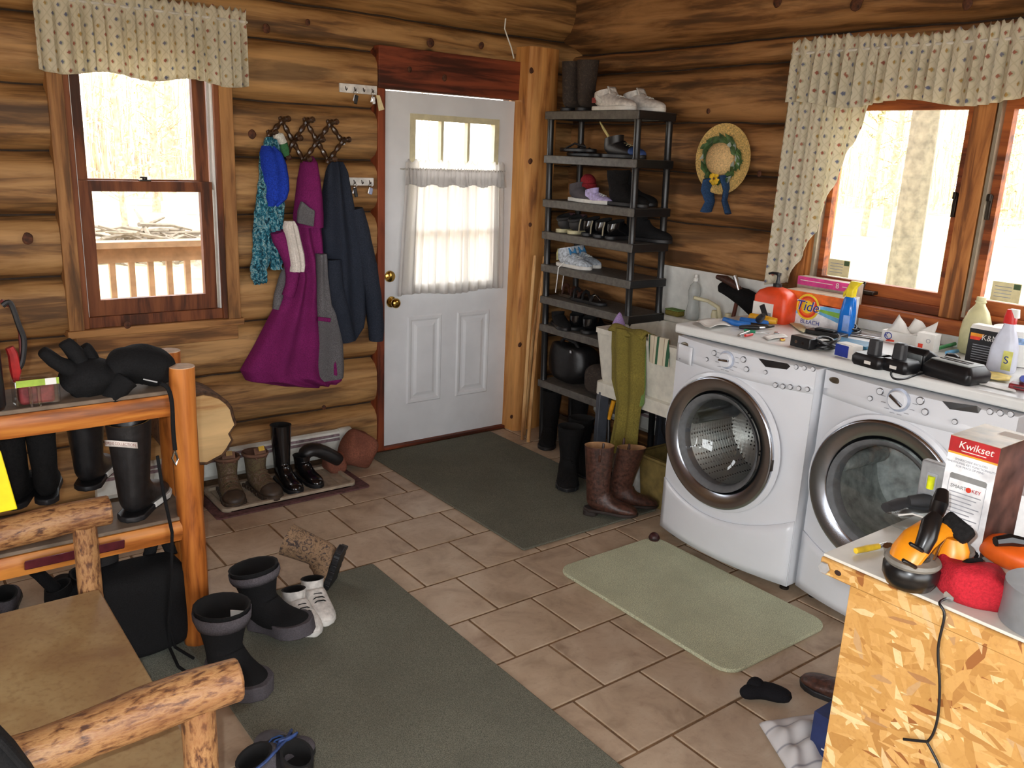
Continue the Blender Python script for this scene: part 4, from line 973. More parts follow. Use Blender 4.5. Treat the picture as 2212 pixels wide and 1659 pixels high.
MB().tube([(.06, .0, .11), (.065, .03, .155), (.075, .09, .15), (.10, .17, .095), (.115, .215, .06)], [.048, .05, .05, .046, .05], 14, flat=.8).wob(.006, 18).build('flopped_shaft', M_blk, b, sub=1)
bb = thing('leather_bag', 'crumpled terracotta brown bag beside the boot tray', 'bag', (-1.68, -.20, 0))
W(MB().ball((-1.62, -.20, .098), (.10, .085, .10), 22, 14, pw=.7).wob(.035, 9, 2), 'body', fabric('terracotta_suede', (134, 84, 66), .15, 120, c2=(112, 70, 58)), bb, sub=1)
W(MB().ball((-1.765, -.20, .06), (.075, .06, .058), 18, 12, pw=.7).wob(.02, 12, 5), 'fold', fabric('terracotta_suede', (134, 84, 66)), bb, sub=1)
# cut log bench behind the shelf
lb_ = thing('log_stool', 'short bark-edged log with a pale sawn face behind the shelf post', 'stool', (-2.55, -.27, 0))
rings = []; n = 26
for y, sc_k in ((-.40, .97), (-.39, 1.0), (-.2, 1.0), (-.14, .98)):
    rings.append([(-2.545+(.175+.012*hn(j*.6, 5)-(.03 if j in (25,) else 0))*sc_k*math.cos(2*PI*j/n), y, .435+(.182+.012*hn(j*.6, 7))*sc_k*math.sin(2*PI*j/n)) for j in range(n)])
W(MB().rings(rings), 'log', mat('stool_bark', (84, 60, 42), .95, .3, 40, bump=.6, bscale=60), lb_)
W(MB().rings([[(p[0]*.93-2.545*.07, -.402, p[2]*.93+.435*.07) for p in rings[0]], [(p[0]*.92-2.545*.08, -.406, p[2]*.92+.435*.08) for p in rings[0]]]), 'sawn_face', wood('sawn_log_face', (218, 182, 128), (204, 160, 104), (176, 124, 76), 'x', knots=False, grain=9), lb_)
for dx in (-.11, .02): W(MB().tube([(-2.56+dx, -.3, .28), (-2.575+dx*1.1, -.3, 0)], [.035, .03], 12), 'leg', M_honey, lb_)

# ---------------------------------------------------------------- boots on the runner
zr = .0105
b = boot('pac_boot', 'open grey and black felt-lined pac boot nearest the settee arm', (-2.94, -1.68, zr), -1.3, .28, .145, .26, (.1, .09), M_blkf, M_greyf, M_lin, 'grey and black pac boots on the runner', cuff=(M_greyf, .55, .9), sole_h=.05)
MB().obox((.085, .05, .205), (.055, .003, .04), (0, 0, .6)).build('size_tag', M_whiteplastic, b)
b = boot('pac_boot', 'grey and black pac boot leaning beside its mate on the runner', (-2.735, -1.50, zr+.012), 0, .29, .14, .24, (.095, .085), M_blkf, M_greyf, M_lin, 'grey and black pac boots on the runner', cuff=(M_greyf, .6, .88), rot=(.05, -.16, -1.15), sole_h=.05)
b = boot('camo_boot', 'bark camouflage boot tipped over with its black tread showing', (-2.30, -1.40, .175), 0, .28, .11, .24, (.07, .062), M_camol, M_rub, M_lin, rot=(.25, 1.25, 2.6), rugged=True, sole_h=.03)
b = boot('sneaker', 'pale grey and white sneaker under the tipped camouflage boot', (-2.46, -1.39, zr), -1.75, .27, .10, .10, (.055, .045), M_wleather, M_wsole, M_lin, 'pale sneakers on the runner', cat='shoe', low=True, laces=M_blacklace)
b = boot('sneaker', 'white sneaker partly hidden beside the pac boot', (-2.565, -1.43, zr), -1.6, .27, .10, .10, (.055, .045), M_wleather, M_wsole, M_lin, 'pale sneakers on the runner', cat='shoe', low=True, laces=M_blacklace)
M_bluel = mat('blue_mesh', (40, 62, 110), .6, .3, 60)
b = boot('sneaker', 'dark blue running shoe with blue laces at the bottom edge', (-2.925, -2.42, zr), 1.66, .28, .105, .09, (.055, .045), M_blk, M_rub, M_lin, 'blue running shoes on the runner', cat='shoe', low=True, laces=mat('blue_lace', (60, 100, 170), .8), tongue=M_bluel, toecap=mat('grey_toe', (90, 90, 96), .7))
b = boot('sneaker', 'grey running shoe with blue strap loop beside the settee post', (-3.09, -2.30, zr), .2, .26, .10, .08, (.055, .045), M_greyf, M_rub, M_lin, 'blue running shoes on the runner', cat='shoe', low=True, laces=mat('blue_lace', (60, 100, 170)))
MB().tube([(.0, -.05, .07), (.06, -.065, .10), (.14, -.04, .11), (.2, .02, .08), (.21, .04, .05)], .0045, 8).build('strap_loop', M_bluel, b)

# ---------------------------------------------------------------- foreground log settee
def hick(name, sc):
    t = NT(name); co = t.coord(scale=sc); a = t.noise(co, 85, 4, .6, .2); b = t.noise(co, 14, 4)
    col = t.ramp(a, [(.36, rgb((74, 46, 32))), (.45, rgb((136, 94, 58))), (.55, rgb((172, 130, 84))), (.7, rgb((152, 104, 64)))])
    t.base(t.mix(t.ramp(b, [(.45, (0, 0, 0, 1)), (.65, (.55, .55, .55, 1))]), col, rgb((128, 82, 50)))); t.rough(.5); t.bump(a, .35, .008); return t.m
M_hick = hick('peeled_hickory_upright', (1, 1, .35)); M_hickx = hick('peeled_hickory_level', (.35, 1, 1))
def seat_mat():
    t = NT('worn_plywood_seat'); co = t.coord(); a = t.noise(co, 5, 5, .6, .5); b = t.noise(co, 60, 3)
    col = t.ramp(a, [(.3, rgb((140, 108, 78))), (.5, rgb((160, 132, 92))), (.7, rgb((176, 152, 110)))])
    t.base(t.mix(t.ramp(b, [(.5, (0, 0, 0, 1)), (.7, (.5, .5, .5, 1))]), col, rgb((134, 102, 70)))); t.rough(.5); t.bump(b, .1, .003); return t.m
se = thing('log_settee', 'peeled hickory log settee with a worn brown seat in the left foreground', 'settee', (-3.7, -2.2, 0))
def arm(y, z, x1, r):
    n = 10; pts = [(-4.15+(x1+4.15)*i/n, y+.006*math.sin(i*.9), z+.008*math.sin(i*.7+1)) for i in range(n+1)]
    a = W(MB().tube(pts, [r*(1+.05*math.sin(i*1.7)) for i in range(n)]+[r*.97], 20).wob(.003, 20), 'arm_log', M_hickx, se, bevel=.006)
    return a
arm(-2.738, .652, -3.215, .047); arm(-1.69, .652, -3.225, .045)
for y, r in ((-2.738, .036), (-1.70, .036)):
    for x in (-3.302, -4.08):
        W(MB().tube([(x, y, .0), (x+.003, y, .2), (x, y+.003, .42), (x, y, .63)], [r*1.05, r, r*.97, r*.95], 16).wob(.002, 20), 'leg', M_hick, se)
W(MB().box(-4.12, -3.283, -2.86, -1.735, .414, .432), 'seat', seat_mat(), se, bevel=.004)
for y in (-2.738, -1.70): W(MB().tube([(-4.08, y, .36), (-3.30, y, .36)], .026, 12), 'side_rail', M_hick, se)
for x in (-3.34, -4.06): W(MB().tube([(x, -2.74, .375), (x, -1.70, .375)], .03, 12), 'seat_rail', M_hick, se)
W(MB().tube([(-4.10, -2.8, .9), (-4.10, -1.65, .9)], .045, 14), 'back_log', M_hick, se)
for y in (-2.74, -1.70): W(MB().tube([(-4.10, y, .4), (-4.10, y, .95)], .036, 12), 'back_post', M_hick, se)
ye = thing('yellow_folder', 'bright yellow plastic folder standing on the far settee arm at the left edge', 'folder', (-3.513, -1.7, 0.716))
YP = [(-3.559, 0.911), (-3.494, 0.903), (-3.47, 0.726), (-3.579, 0.723)]
W(MB().prism(YP, -1.715, -1.69, 'y'), 'cover', mat('bright_yellow_plastic', (240, 222, 20), .45, .03), ye, bevel=.003)
W(MB().prism([(x-.003, z+.004) for x, z in YP], -1.69, -1.682, 'y'), 'sheets', M_whiteplastic, ye)
bc = thing('black_coat', 'black garment draped over the near settee arm in the bottom left corner', 'garment', (-3.641, -2.75, 0.66))
W(MB().prism([(-3.698, 0.88), (-3.655, 0.78), (-3.634, 0.736), (-3.614, 0.682), (-3.586, 0.591), (-3.726, 0.604)], -2.865, -2.792, 'y'), 'cloth', M_blkf, bc, bevel=.02, seg=4)
W(MB().tube([(-3.681, -2.87, 0.828), (-3.654, -2.87, 0.771), (-3.626, -2.87, 0.707)], .006, 8), 'hem', M_blkf, bc)

# ---------------------------------------------------------------- washer and dryer
M_app = mat('white_appliance_enamel', (226, 229, 234), .26, .015, 4, coat=.3)
M_appg = mat('light_grey_panel', (212, 215, 220), .3, .02)
M_steel = mat('brushed_steel_ring', (170, 175, 183), .22, .06, 3, metal=1)
M_dish = mat('dark_display', (38, 38, 40), .2, .1)
M_gasket = mat('grey_gasket', (96, 98, 100), .6, .1)
def drum_mat(name, c, holes):
    t = NT(name); co = t.coord(jitter=False); v = t.new('ShaderNodeTexVoronoi', feature='F1'); t.link(co, v.inputs['Vector']); v.inputs['Scale'].default_value = 55; v.inputs['Randomness'].default_value = .1
    h = t.ramp(v.outputs['Distance'], [(.22, (1, 1, 1, 1)), (.3, (0, 0, 0, 1))])
    t.base(t.mix(h, rgb(c), rgb((20, 20, 20))) if holes else rgb(c)); t.b.inputs['Metallic'].default_value = .85 if holes else .2; t.rough(.3 if holes else .55)
    if holes: t.bump(v.outputs['Distance'], .3, .004)
    return t.m
M_drum = drum_mat('perforated_drum', (186, 186, 182), True); M_drumd = mat('grey_dryer_drum', (176, 182, 178), .6, .2, 20)
M_dglass = glassy('door_glass', (.82, .83, .83), .09)
def machine(name, label, wc, drumm, dryer):
    t = thing(name, label, 'washer' if not dryer else 'dryer', wc, -PI/2)
    HW, D, ZT = .36, .72, .985; bow = lambda x: -.052*(1-(x/HW)**2)
    RC, ZC, R0, R1 = -.03, .577, .292, .222
    # cabinet shell: sides, back, top, bottom
    cb = MB(); n = 14
    fr = [(-HW+2*HW*i/n) for i in range(n+1)]
    prof = [(x, bow(x)) for x in fr]
    cb.add([(x, y, .045) for x, y in prof]+[(HW, D, .045), (-HW, D, .045)]+[(x, y, ZT) for x, y in prof]+[(HW, D, ZT), (-HW, D, ZT)], [tuple(reversed(range(n+3))), tuple(range(n+3, 2*n+6)), (n, n+1, 2*n+4, 2*n+3), (n+1, n+2, 2*n+5, 2*n+4), (n+2, 0, n+3, 2*n+5)])
    cb.build('cabinet', M_app, t, smooth=False, bevel=.004)
    # front with the round opening
    N = 64; outer = []; inner = []
    for j in range(N):
        a = 2*PI*j/N; c_, s_ = math.cos(a), math.sin(a)
        inner.append((RC+R1*1.02*c_, ZC+R1*1.02*s_))
        k = min(((HW-RC) if c_ > 0 else (HW+RC))/max(1e-6, abs(c_)), ((ZT-ZC) if s_ > 0 else (ZC-.045))/max(1e-6, abs(s_)))
        outer.append((RC+k*c_, ZC+k*s_))
    rg = []
    for f in (0, .12, .3, .6, 1): rg.append([(a[0]+(b[0]-a[0])*f, bow(max(-HW, min(HW, a[0]+(b[0]-a[0])*f)))-.001, a[1]+(b[1]-a[1])*f) for a, b in zip(inner, outer)])
    for cx in (-HW, HW):
        for cz in (.045, ZT):
            for q in (rg[-1],):
                j = min(range(N), key=lambda i: (q[i][0]-cx)**2+(q[i][2]-cz)**2); q[j] = (cx, bow(HW)-.001, cz)
    MB().rings(rg, (False, False)).build('front_panel', M_app, t)
    # lower kick panel with a curved upper edge
    lo = MB().grid(lambda u, v: (-HW+.002+(2*HW-.004)*u, bow(-HW+2*HW*u)*1.04-.006, .05+((.232+.11*((u-.44)/.56)**2)-.05)*v), 24, 6); lo.build('kick_panel', M_app, t, solid=.006)
    # control fascia
    MB().grid(lambda u, v: (-HW+.002+(2*HW-.004)*u, bow(-HW+2*HW*u)*1.02-.0025+.010*v, .885+(ZT-.885)*v-.02*(1-v)*math.sin(PI*min(1, u*1.15))*-1.0*(0 if abs(u-.45) > .5 else .0)), 24, 4).build('fascia', M_app, t, solid=.003)
    yb = bow(RC)
    # raised collar, door ring, glass, drum
    MB().lathe([(R0+.02, -.004), (R0+.016, .006), (R0-.002, .012), (R0-.01, .004)], 64, (RC, yb, ZC), 'y', cap=(False, False)).build('door_collar', M_app, t)
    dr = MB().lathe([(R0, .0), (R0+.001, .022), (R0-.004, .028), (R0-.010, .029), (R1+.012, .014), (R1+.002, .008), (R1-.006, -.002), (R1-.008, -.02)], 64, (RC, yb, ZC), 'y', cap=(False, False)).build('door_ring', M_steel, t)
    MB().lathe([(R1-.004, .020), (R1-.014, .016), (R1-.03, .0), (R1-.034, -.03)], 48, (RC, yb, ZC), 'y', cap=(False, False)).build('bezel', M_gasket, dr)
    if dryer: gp = [(R1-.02, .006), (R1*.6, .014), (R1*.2, .017), (0.001, .018)]
    else: gp = [(R1-.03, .002), (R1*.72, -.04), (R1*.5, -.075), (R1*.25, -.09), (0.001, -.094)]
    MB().lathe(gp, 40, (RC, yb, ZC), 'y', cap=(False, True)).build('door_glass', M_dglass, dr)
    MB().obox((RC+R0-.004, yb-.018, ZC-.01), (.012, .016, .05)).build('door_latch', M_darkmetal, dr, bevel=.003)
    MB().lathe([(R1+.004, -.01), (R1+.012, -.06), (R1+.025, -.08), (R1+.028, -.40), (R1*.4, -.43), (.001, -.435)], 48, (RC, yb, ZC), 'y', cap=(False, True)).build('drum', drumm, t)
    for q in range(3):
        a = q*2*PI/3+.9; MB().tube([(RC+(R1+.012)*math.cos(a), yb+.10, ZC+(R1+.012)*math.sin(a)), (RC+(R1+.008)*math.cos(a), yb+.38, ZC+(R1+.008)*math.sin(a))], [.03, .036], 10).build('drum_vane', M_steel if not dryer else M_drumd, t)
    # feet
    for x in (-HW+.05, HW-.05):
        for y in (.06, D-.06): MB().lathe([(.0, 0), (.02, 0), (.02, .01), (.008, .014), (.008, .05)], 14, (x, y, 0)).build('foot', M_darkmetal, t)
    return t, bow
M_ringd = mat('button_ring_grey', (120, 122, 126), .3, metal=.7)
def controls(t, bow, logo, knob, kr, btns, disp, drawer=None):
    yf = lambda x, z: bow(x)*1.02-.0105+.012*max(0, min(1, (z-.885)/.1))
    x, z = logo; MB().ball((x, yf(x, z)-.001, z), (.026, .003, .0125), 18, 8).build('badge', mat('nickel_badge', (132, 126, 112), .3, metal=.9), t)
    x, z = knob; y = yf(x, z)
    MB().lathe([(kr*1.25, 0), (kr*1.25, .003), (kr*1.02, .004)], 32, (x, y, z), 'y', cap=(False, True)).build('dial_ring', mat('blue_grey_plastic', (176, 184, 200), .4), t)
    kb = MB().lathe([(kr, .002), (kr*.98, .016), (kr*.9, .02), (.001, .021)], 32, (x, y, z), 'y').build('dial', M_app, t)
    MB().obox((x, y-.023, z), (kr*1.7, .008, kr*.32), (0, .55 if drawer is None else -.1, 0)).build('dial_grip', M_steel, kb, bevel=.002)
    for (x, z), r in btns:
        y = yf(x, z); b = MB().lathe([(r*1.15, 0), (r*1.15, .003), (r*.95, .0045), (r*.9, .003)], 20, (x, y, z), 'y', cap=(False, False)).build('button_ring', M_ringd, t)
        MB().lathe([(r*.92, .0), (r*.9, .0055), (.001, .0065)], 18, (x, y, z), 'y').build('button', M_app, b)
    pts = [(x, yf(x, z)-.0015, z) for x, z in disp]; q = [(x, y-.0015, z) for x, y, z in pts]
    MB().rings([pts, q]).build('display', M_dish, t, smooth=False)
    for i in range(14):
        a = 2*PI*i/14; x, z = knob[0]+kr*1.75*math.cos(a), knob[1]+kr*1.5*math.sin(a)
        if z < .97: MB().obox((x, yf(x, z)-.0012, z), (.018, .0006, .0022)).build('print_mark', mat('grey_print', (150, 152, 158), .6), t, smooth=False)
    if drawer:
        x0, x1, z0, z1 = drawer
        MB().grid(lambda u, v: (x0+(x1-x0)*u, yf(x0+(x1-x0)*u, .9)-.004, z0+(z1-z0)*v), 6, 2).build('detergent_drawer', M_app, t, solid=.005)
        MB().obox(((x0+x1)/2+.01, yf(x0, .9)-.009, z0+.012), ((x1-x0)*.7, .012, .012), (0, .04, 0)).build('drawer_handle', M_steel, t, bevel=.003)
wm, bw = machine('washing_machine', 'white front-loading washing machine with chrome porthole beside the sink', (-.80, -2.105, 0), M_drum, False)
controls(wm, bw, *[(-0.3, 0.954), (-0.033, 0.947)], .031,
    list(zip([(-0.107, 0.961), (-0.143, 0.925), (0.05, 0.966), (0.074, 0.93), (0.281, 0.982), (0.313, 0.984), (0.346, 0.986), (0.161, 0.936), (0.213, 0.894), (0.244, 0.895), (0.274, 0.899), (0.308, 0.901), (0.341, 0.904)], [.011, .008, .012, .0105, .009, .009, .009, .008, .010, .010, .010, .009, .009])),
    [(0.119, 0.985), (0.244, 0.989), (0.258, 0.98), (0.247, 0.965), (0.157, 0.958)], (-.345, -.235, .875, .955))
wm2, bw2 = machine('clothes_dryer', 'white front-loading dryer with chrome porthole behind the workbench', (-.755, -2.838, 0), M_drumd, True)
controls(wm2, bw2, *[(-0.306, 0.955), (-0.023, 0.954)], .035,
    list(zip([(-0.1, 0.966), (-0.133, 0.931), (0.054, 0.97), (0.079, 0.936), (0.277, 0.985), (0.307, 0.987), (0.336, 0.99), (0.181, 0.926)], [.012, .009, .013, .011, .010, .010, .010, .009])),
    [(0.126, 0.987), (0.236, 0.996), (0.251, 0.988), (0.245, 0.972), (0.156, 0.965)])
wt = thing('worktop', 'continuous white laminate worktop lying over the washer and dryer', 'worktop', (-.4, -2.4, .99))
W(MB().prism([(-.795, -1.71), (-.045, -1.71), (-.045, -3.35), (-.70, -3.35)], .9905, 1.035, 'z'), 'slab', mat('white_laminate', (222, 222, 218), .35, .012), wt, bevel=.012, seg=3)
W(MB().box(-.06, -.04, -3.35, -1.72, 1.0352, 1.085), 'upstand', M_whiteplastic, wt, bevel=.004)

# ---------------------------------------------------------------- black plastic shoe rack
M_rack = mat('black_resin', (26, 26, 27), .34, .12, 30); M_racklit = mat('flash_lit_black_resin', (92, 88, 82), .6, .15, 40)  # second resin: flash light on shelves and front rims painted as lighter grey
rk = thing('shoe_rack', 'tall black plastic shoe rack with eight shelves beside the door post', 'rack', (-.385, -.325, 0), (0, 0, 0))
rk.rotation_euler = (0, -.028, -PI/2)
rk.rotation_euler = Matrix.Rotation(-PI/2, 3, 'Z').to_4x4().to_euler()
RW, RD = .715, .24; lean = .037
ZS = [1.998, 1.750, 1.495, 1.306, 1.11, .915, .742, .388]
lx = lambda z: -lean*z
for (x, y) in ((0, 0), (RW, 0), (0, RD), (RW, RD)):
    zz = sorted([0]+[z for z in ZS])
    for a, b in zip(zz, zz[1:]):
        MB().tube([(x+lx(a), y, a), (x+lx(a+.01), y, a+.012), (x+lx(b-.05), y, b-.055), (x+lx(b-.04), y, b-.045)], [.021, .019, .019, .022], 14).build('post', M_rack, rk)
for z in ZS:
    o = lx(z); pl = MB().prism(rrect(o-.025, o+RW+.025, -.025, RD+.025, .02, 3), z-.012, z, 'z')
    s = pl.build('shelf', M_racklit, rk, bevel=.003)
    for a in ((o-.025, o+RW+.025, -.026, -.012), (o-.025, o+RW+.025, RD+.012, RD+.026)): MB().box(a[0], a[1], a[2], a[3], z-.045, z-.0005).build('rim', M_racklit if a[2] < 0 else M_rack, s, bevel=.004)
    for a in ((o-.026, o-.012), (o+RW+.012, o+RW+.026)): MB().box(a[0], a[1], -.02, RD+.02, z-.045, z-.0005).build('rim', M_rack, s, bevel=.004)
def rp(lx_, ly_, z): return (-.385+ly_, -.325-(lx_+lx(z)), z+.001)
# top shelf
for i, (a, lb) in enumerate(((.10, 'dark camouflage tall boot, left one on top of the shoe rack'), (.235, 'dark camouflage tall boot, right one on top of the shoe rack'))):
    boot('hunting_boot', lb, rp(a, .0, ZS[0]), .1+.05*i, .28, .105, .275, (.068, .06), M_camod, M_rub, M_lin, 'dark boots on top of the shoe rack')
for i, (a, b, lb) in enumerate(((.36, .01, 'white sneaker with red patch, front one on top of the shoe rack'), (.44, .15, 'white sneaker behind its mate on top of the shoe rack'))):
    s = boot('sneaker', lb, rp(a, b, ZS[0]), -PI/2+.05, .30, .115, .10, (.06, .05), M_wleather, M_wsole, M_greyf, 'white sneakers on the shoe rack', cat='shoe', low=True, laces=M_lace, tongue=M_wleather)
    MB().obox((.05, -.056, .05), (.03, .003, .028)).build('red_patch', mat('red_patch', (130, 50, 44), .6), s); MB().obox((.085, -.056, .055), (.05, .003, .022), (0, .5, 0)).build('swoosh_patch', M_wsole, s)
# second shelf
for i in range(2):
    t = thing('flip_flop', ('black rubber flip-flop lying on top of its mate on the second shelf', 'black rubber flip-flop under its mate on the second shelf')[i], 'sandal', rp(.0+.03*i, .09+.03*i, ZS[1]+.024*(1-i)), -PI/2, group='flip-flops on the rack')
    MB().prism(foot_outline(1.0, .1), 0, .022, 'z').build('footbed', M_rub, t, bevel=.005); MB().tube([(.09, -.045, .02), (.15, -.03, .048), (.21, 0, .03), (.15, .03, .048), (.09, .045, .02)], .006, 8).build('strap', M_blk, t)
s = boot('sneaker', 'black and blue sneaker with a pale tongue on the second shelf', rp(.41, .05, ZS[1]), -PI/2+.1, .29, .105, .11, (.06, .048), M_blk, M_rub, M_lin, cat='shoe', low=True, laces=mat('pale_lace', (190, 180, 140), .8), toecap=mat('blue_toe', (50, 76, 130), .6))
MB().tube([(.03, 0, .11), (.0, -.01, .15), (-.035, -.01, .19)], [.012, .014, .006], 8, flat=.5).build('pull_tab', mat('pale_yellow_tab', (214, 196, 130), .7), s)
# third shelf
boot('sneaker', 'grey sneaker on the left of the third shelf', rp(.12, .07, ZS[2]), -PI/2-.15, .27, .10, .10, (.055, .045), M_greyf, M_wsole, M_lin, cat='shoe', low=True)
t = thing('knit_hat', 'dark red knit hat lying on the grey sneaker', 'hat', rp(.235, .10, ZS[2]+.086)); MB().ball((0, 0, .03), (.05, .045, .042), 16, 10).wob(.006, 20).build('crown', fabric('dark_red_knit', (130, 36, 42)), t, sub=1)
MB().lathe([(.046, -.012), (.05, -.002), (.05, .014), (.046, .02)], 18, (0, 0, 0), cap=(False, False)).build('brim_band', fabric('dark_red_knit', (130, 36, 42)), t, solid=.004)
boot('sneaker', 'small lavender and white sneaker on the third shelf', rp(.30, .02, ZS[2]), -PI/2+.2, .20, .085, .08, (.042, .036), mat('lavender_mesh', (176, 164, 206), .7, .15, 60), M_wsole, M_wsole, cat='shoe', low=True, laces=M_lace)
b1 = boot('winter_boot', 'black shaggy ankle boot on the right of the third shelf', rp(.45, .06, ZS[2]), -PI/2+.1, .28, .105, .19, (.07, .06), M_fuzz, M_rub, M_lin, 'black boots on the third shelf', wob=.008)
b1 = boot('winter_boot', 'black ankle boot leaning behind on the third shelf', rp(.37, .19, ZS[2]), -PI/2+.3, .27, .105, .18, (.066, .058), M_blkf, M_rub, M_lin, 'black boots on the third shelf')
# fourth shelf
for i in range(2):
    boot('sneaker', ('dark sneaker with lime laces, left one on the fourth shelf', 'dark sneaker with lime laces, right one on the fourth shelf')[i], rp(.085+.105*i, .005, ZS[3]), .05, .27, .095, .10, (.055, .042), mat('dark_grey_mesh', (46, 44, 44), .7), mat('bone_sole', (196, 188, 150), .6), M_lin, 'dark sneakers with lime laces', cat='shoe', low=True, laces=mat('lime_lace', (150, 190, 60), .8), tongue=mat('plum_tongue', (70, 40, 46), .8), cuff=(mat('dark_grey_mesh', (46, 44, 44)), .5, 1.0))
for i, lb in enumerate(('black leather shoe with pale heel seam, first of three on the fourth shelf', 'black leather shoe with pale heel seam, middle of three on the fourth shelf', 'black leather shoe with pale heel seam, last of three on the fourth shelf')):
    s = boot('dress_shoe', lb, rp(.31+.10*i, .005, ZS[3]), .02, .28, .09, .10, (.055, .042), M_shiny, M_rub, M_lin, 'black shoes on the fourth shelf', cat='shoe', low=True)
    MB().tube([(-.004, .03, .02), (-.002, .03, .06), (.004, .026, .095)], .004, 6).build('heel_seam', mat('pale_welt', (150, 142, 120), .7), s)
boot('dress_shoe', 'matte black slip-on at the right end of the fourth shelf', rp(.50, .16, ZS[3]), -PI/2+.3, .29, .11, .15, (.065, .055), M_blkf, M_rub, M_lin, cat='shoe')
# fifth shelf
for i in range(2):
    s = boot('running_shoe', ('white and blue running shoe, front one with hanging lace on the fifth shelf', 'white and blue running shoe behind its mate on the fifth shelf')[i], rp(.07-.045*i, .03+.115*i, ZS[4]), -PI/2+.08, .27, .10, .11, (.056, .045), mat('silver_mesh', (170, 178, 186), .6, .25, 70), M_wsole, mat('sky_blue_lining', (60, 130, 180), .8), 'white and blue running shoes', cat='shoe', low=True, laces=M_lace, tongue=mat('sky_blue_lining', (60, 130, 180)))
    MB().tube([(-.002, 0, .03), (-.006, 0, .07), (.002, 0, .10)], [.012, .013, .01], 8, flat=.5).build('heel_tab', mat('pale_gold', (200, 190, 130), .6), s)
    MB().tube([(.10, -.05, .03), (.09-.03*i, -.085, .0), (.085-.03*i, -.085-.0*i, -.07), (.08-.03*i, -.088, -.15)], .003, 6).build('hanging_lace', M_lace, s)
# sixth shelf
for i in range(2):
    t = thing('sandal', ('brown leather sandal on the left of the sixth shelf', 'grey strappy sandal in the middle of the sixth shelf')[i], 'sandal', rp(.03+.14*i, .09-.03*i, ZS[5]), -PI/2+.1)
    MB().prism(foot_outline(.95, .095), 0, .02, 'z').build('footbed', (M_brub, M_rub)[i], t, bevel=.004)
    for q, (x, h, w_) in enumerate(((.05, .065, .033), (.12, .055, .036), (.19, .045, .044))):
        MB().tube([(x, -w_, .018), (x-.005, -w_*.6, h), (x-.006, 0, h+.01), (x-.005, w_*.6, h), (x, w_, .018)], [.009, .012, .012, .012, .009], 8, flat=.35).build('strap', (M_brownl, M_blk)[i], t)
    if i: MB().tube([(.19, -.02, .05), (.22, -.03, .06), (.25, -.02, .03)], .003, 6).build('buckle_strap', M_silver, t)
# seventh shelf
boot('dress_shoe', 'matte black shoe overhanging the left of the seventh shelf', rp(.02, .06, ZS[6]), -PI/2-.4, .25, .09, .085, (.05, .04), M_blkf, M_rub, M_lin, cat='shoe', low=True)
for i in range(2): boot('clog', ('shiny black clog, left one on the seventh shelf', 'shiny black clog, right one on the seventh shelf')[i], rp(.23+.115*i, .0, ZS[6]), .0, .27, .105, .10, (.056, .046), M_shiny, M_rub, M_lin, 'shiny clogs on the seventh shelf', cat='shoe', low=True)
# low shelf: slumped bag and pair
t = thing('soft_bag', 'black slumped leather bag on the lowest rack shelf', 'bag', rp(.2, .13, ZS[7]))
MB().ball((-.0, .07, .125), (.12, .17, .125), 22, 14, pw=.6).wob(.025, 10, 3).build('body', M_blk, t, sub=1); MB().tube([(-.05, .16, .22), (-.06, .1, .28), (-.06, .0, .27), (-.05, -.04, .22)], .012, 8).build('handle', M_blk, t)
MB().obox((-.11, -.02, .22), (.006, .016, .016)).build('clasp', M_chrome, t)
t = thing('soft_bag', 'smaller dark quilted bag at the right of the lowest rack shelf', 'bag', rp(.5, .12, ZS[7]))
MB().ball((-.02, .03, .09), (.12, .13, .09), 20, 12, pw=.65).wob(.02, 13, 6).build('body', M_camod, t, sub=1)
MB().tube([(-.02, .1, .16), (-.05, .04, .215), (-.05, -.03, .2), (-.02, -.06, .15)], .010, 8).build('handle', M_blk, t)

# floor below: tall black boots, shaggy boots
ff = .0
boot('winter_boot', 'tall black shaggy boot standing at the foot of the shoe rack, nearest the sticks', (-0.32, -0.34, -0.0), -2.4, .27, .11, .33, (.07, .062), M_fuzz, M_rub, M_lin, 'shaggy black boots below the rack', wob=.008)
boot('winter_boot', 'tall black shaggy boot behind its mate below the shoe rack', (-0.176, -0.423, 0.0), -2.2, .27, .11, .34, (.072, .064), M_fuzz, M_rub, M_lin, 'shaggy black boots below the rack', wob=.008)
boot('snow_boot', 'big black snow boot standing on the edge of the entry rug', (-.66, -.90, .0115), -2.3, .30, .125, .30, (.085, .075), M_fuzz, M_rub, M_lin, 'black snow boots by the entry rug', wob=.01, rugged=True)
boot('snow_boot', 'big black snow boot behind its mate beside the sink', (-.49, -.77, .0), -2.0, .30, .125, .30, (.085, .075), M_fuzz, M_rub, M_lin, 'black snow boots by the entry rug', wob=.01)
for i in range(3):
    a = [(-0.51, -0.283, 0.0), (-0.505, -0.338, 0.0), (-0.443, -0.215, 0.0)][i]
    t = thing('wood_stick', ('pale wooden stick leaning in the corner, leftmost', 'pale wooden stick leaning in the corner, middle', 'pale wooden stick leaning in the corner behind the others')[i], 'stick', a, group='sticks leaning by the post')
    MB().tube([(0, 0, .0), (.055+.02*i, .055+.01*i, .6), (.11+.03*i, .1, 1.15)], .011, 8).build('rod', wood('pale_stick', (216, 172, 116), (200, 150, 94), (170, 120, 72), 'z', knots=False), t)

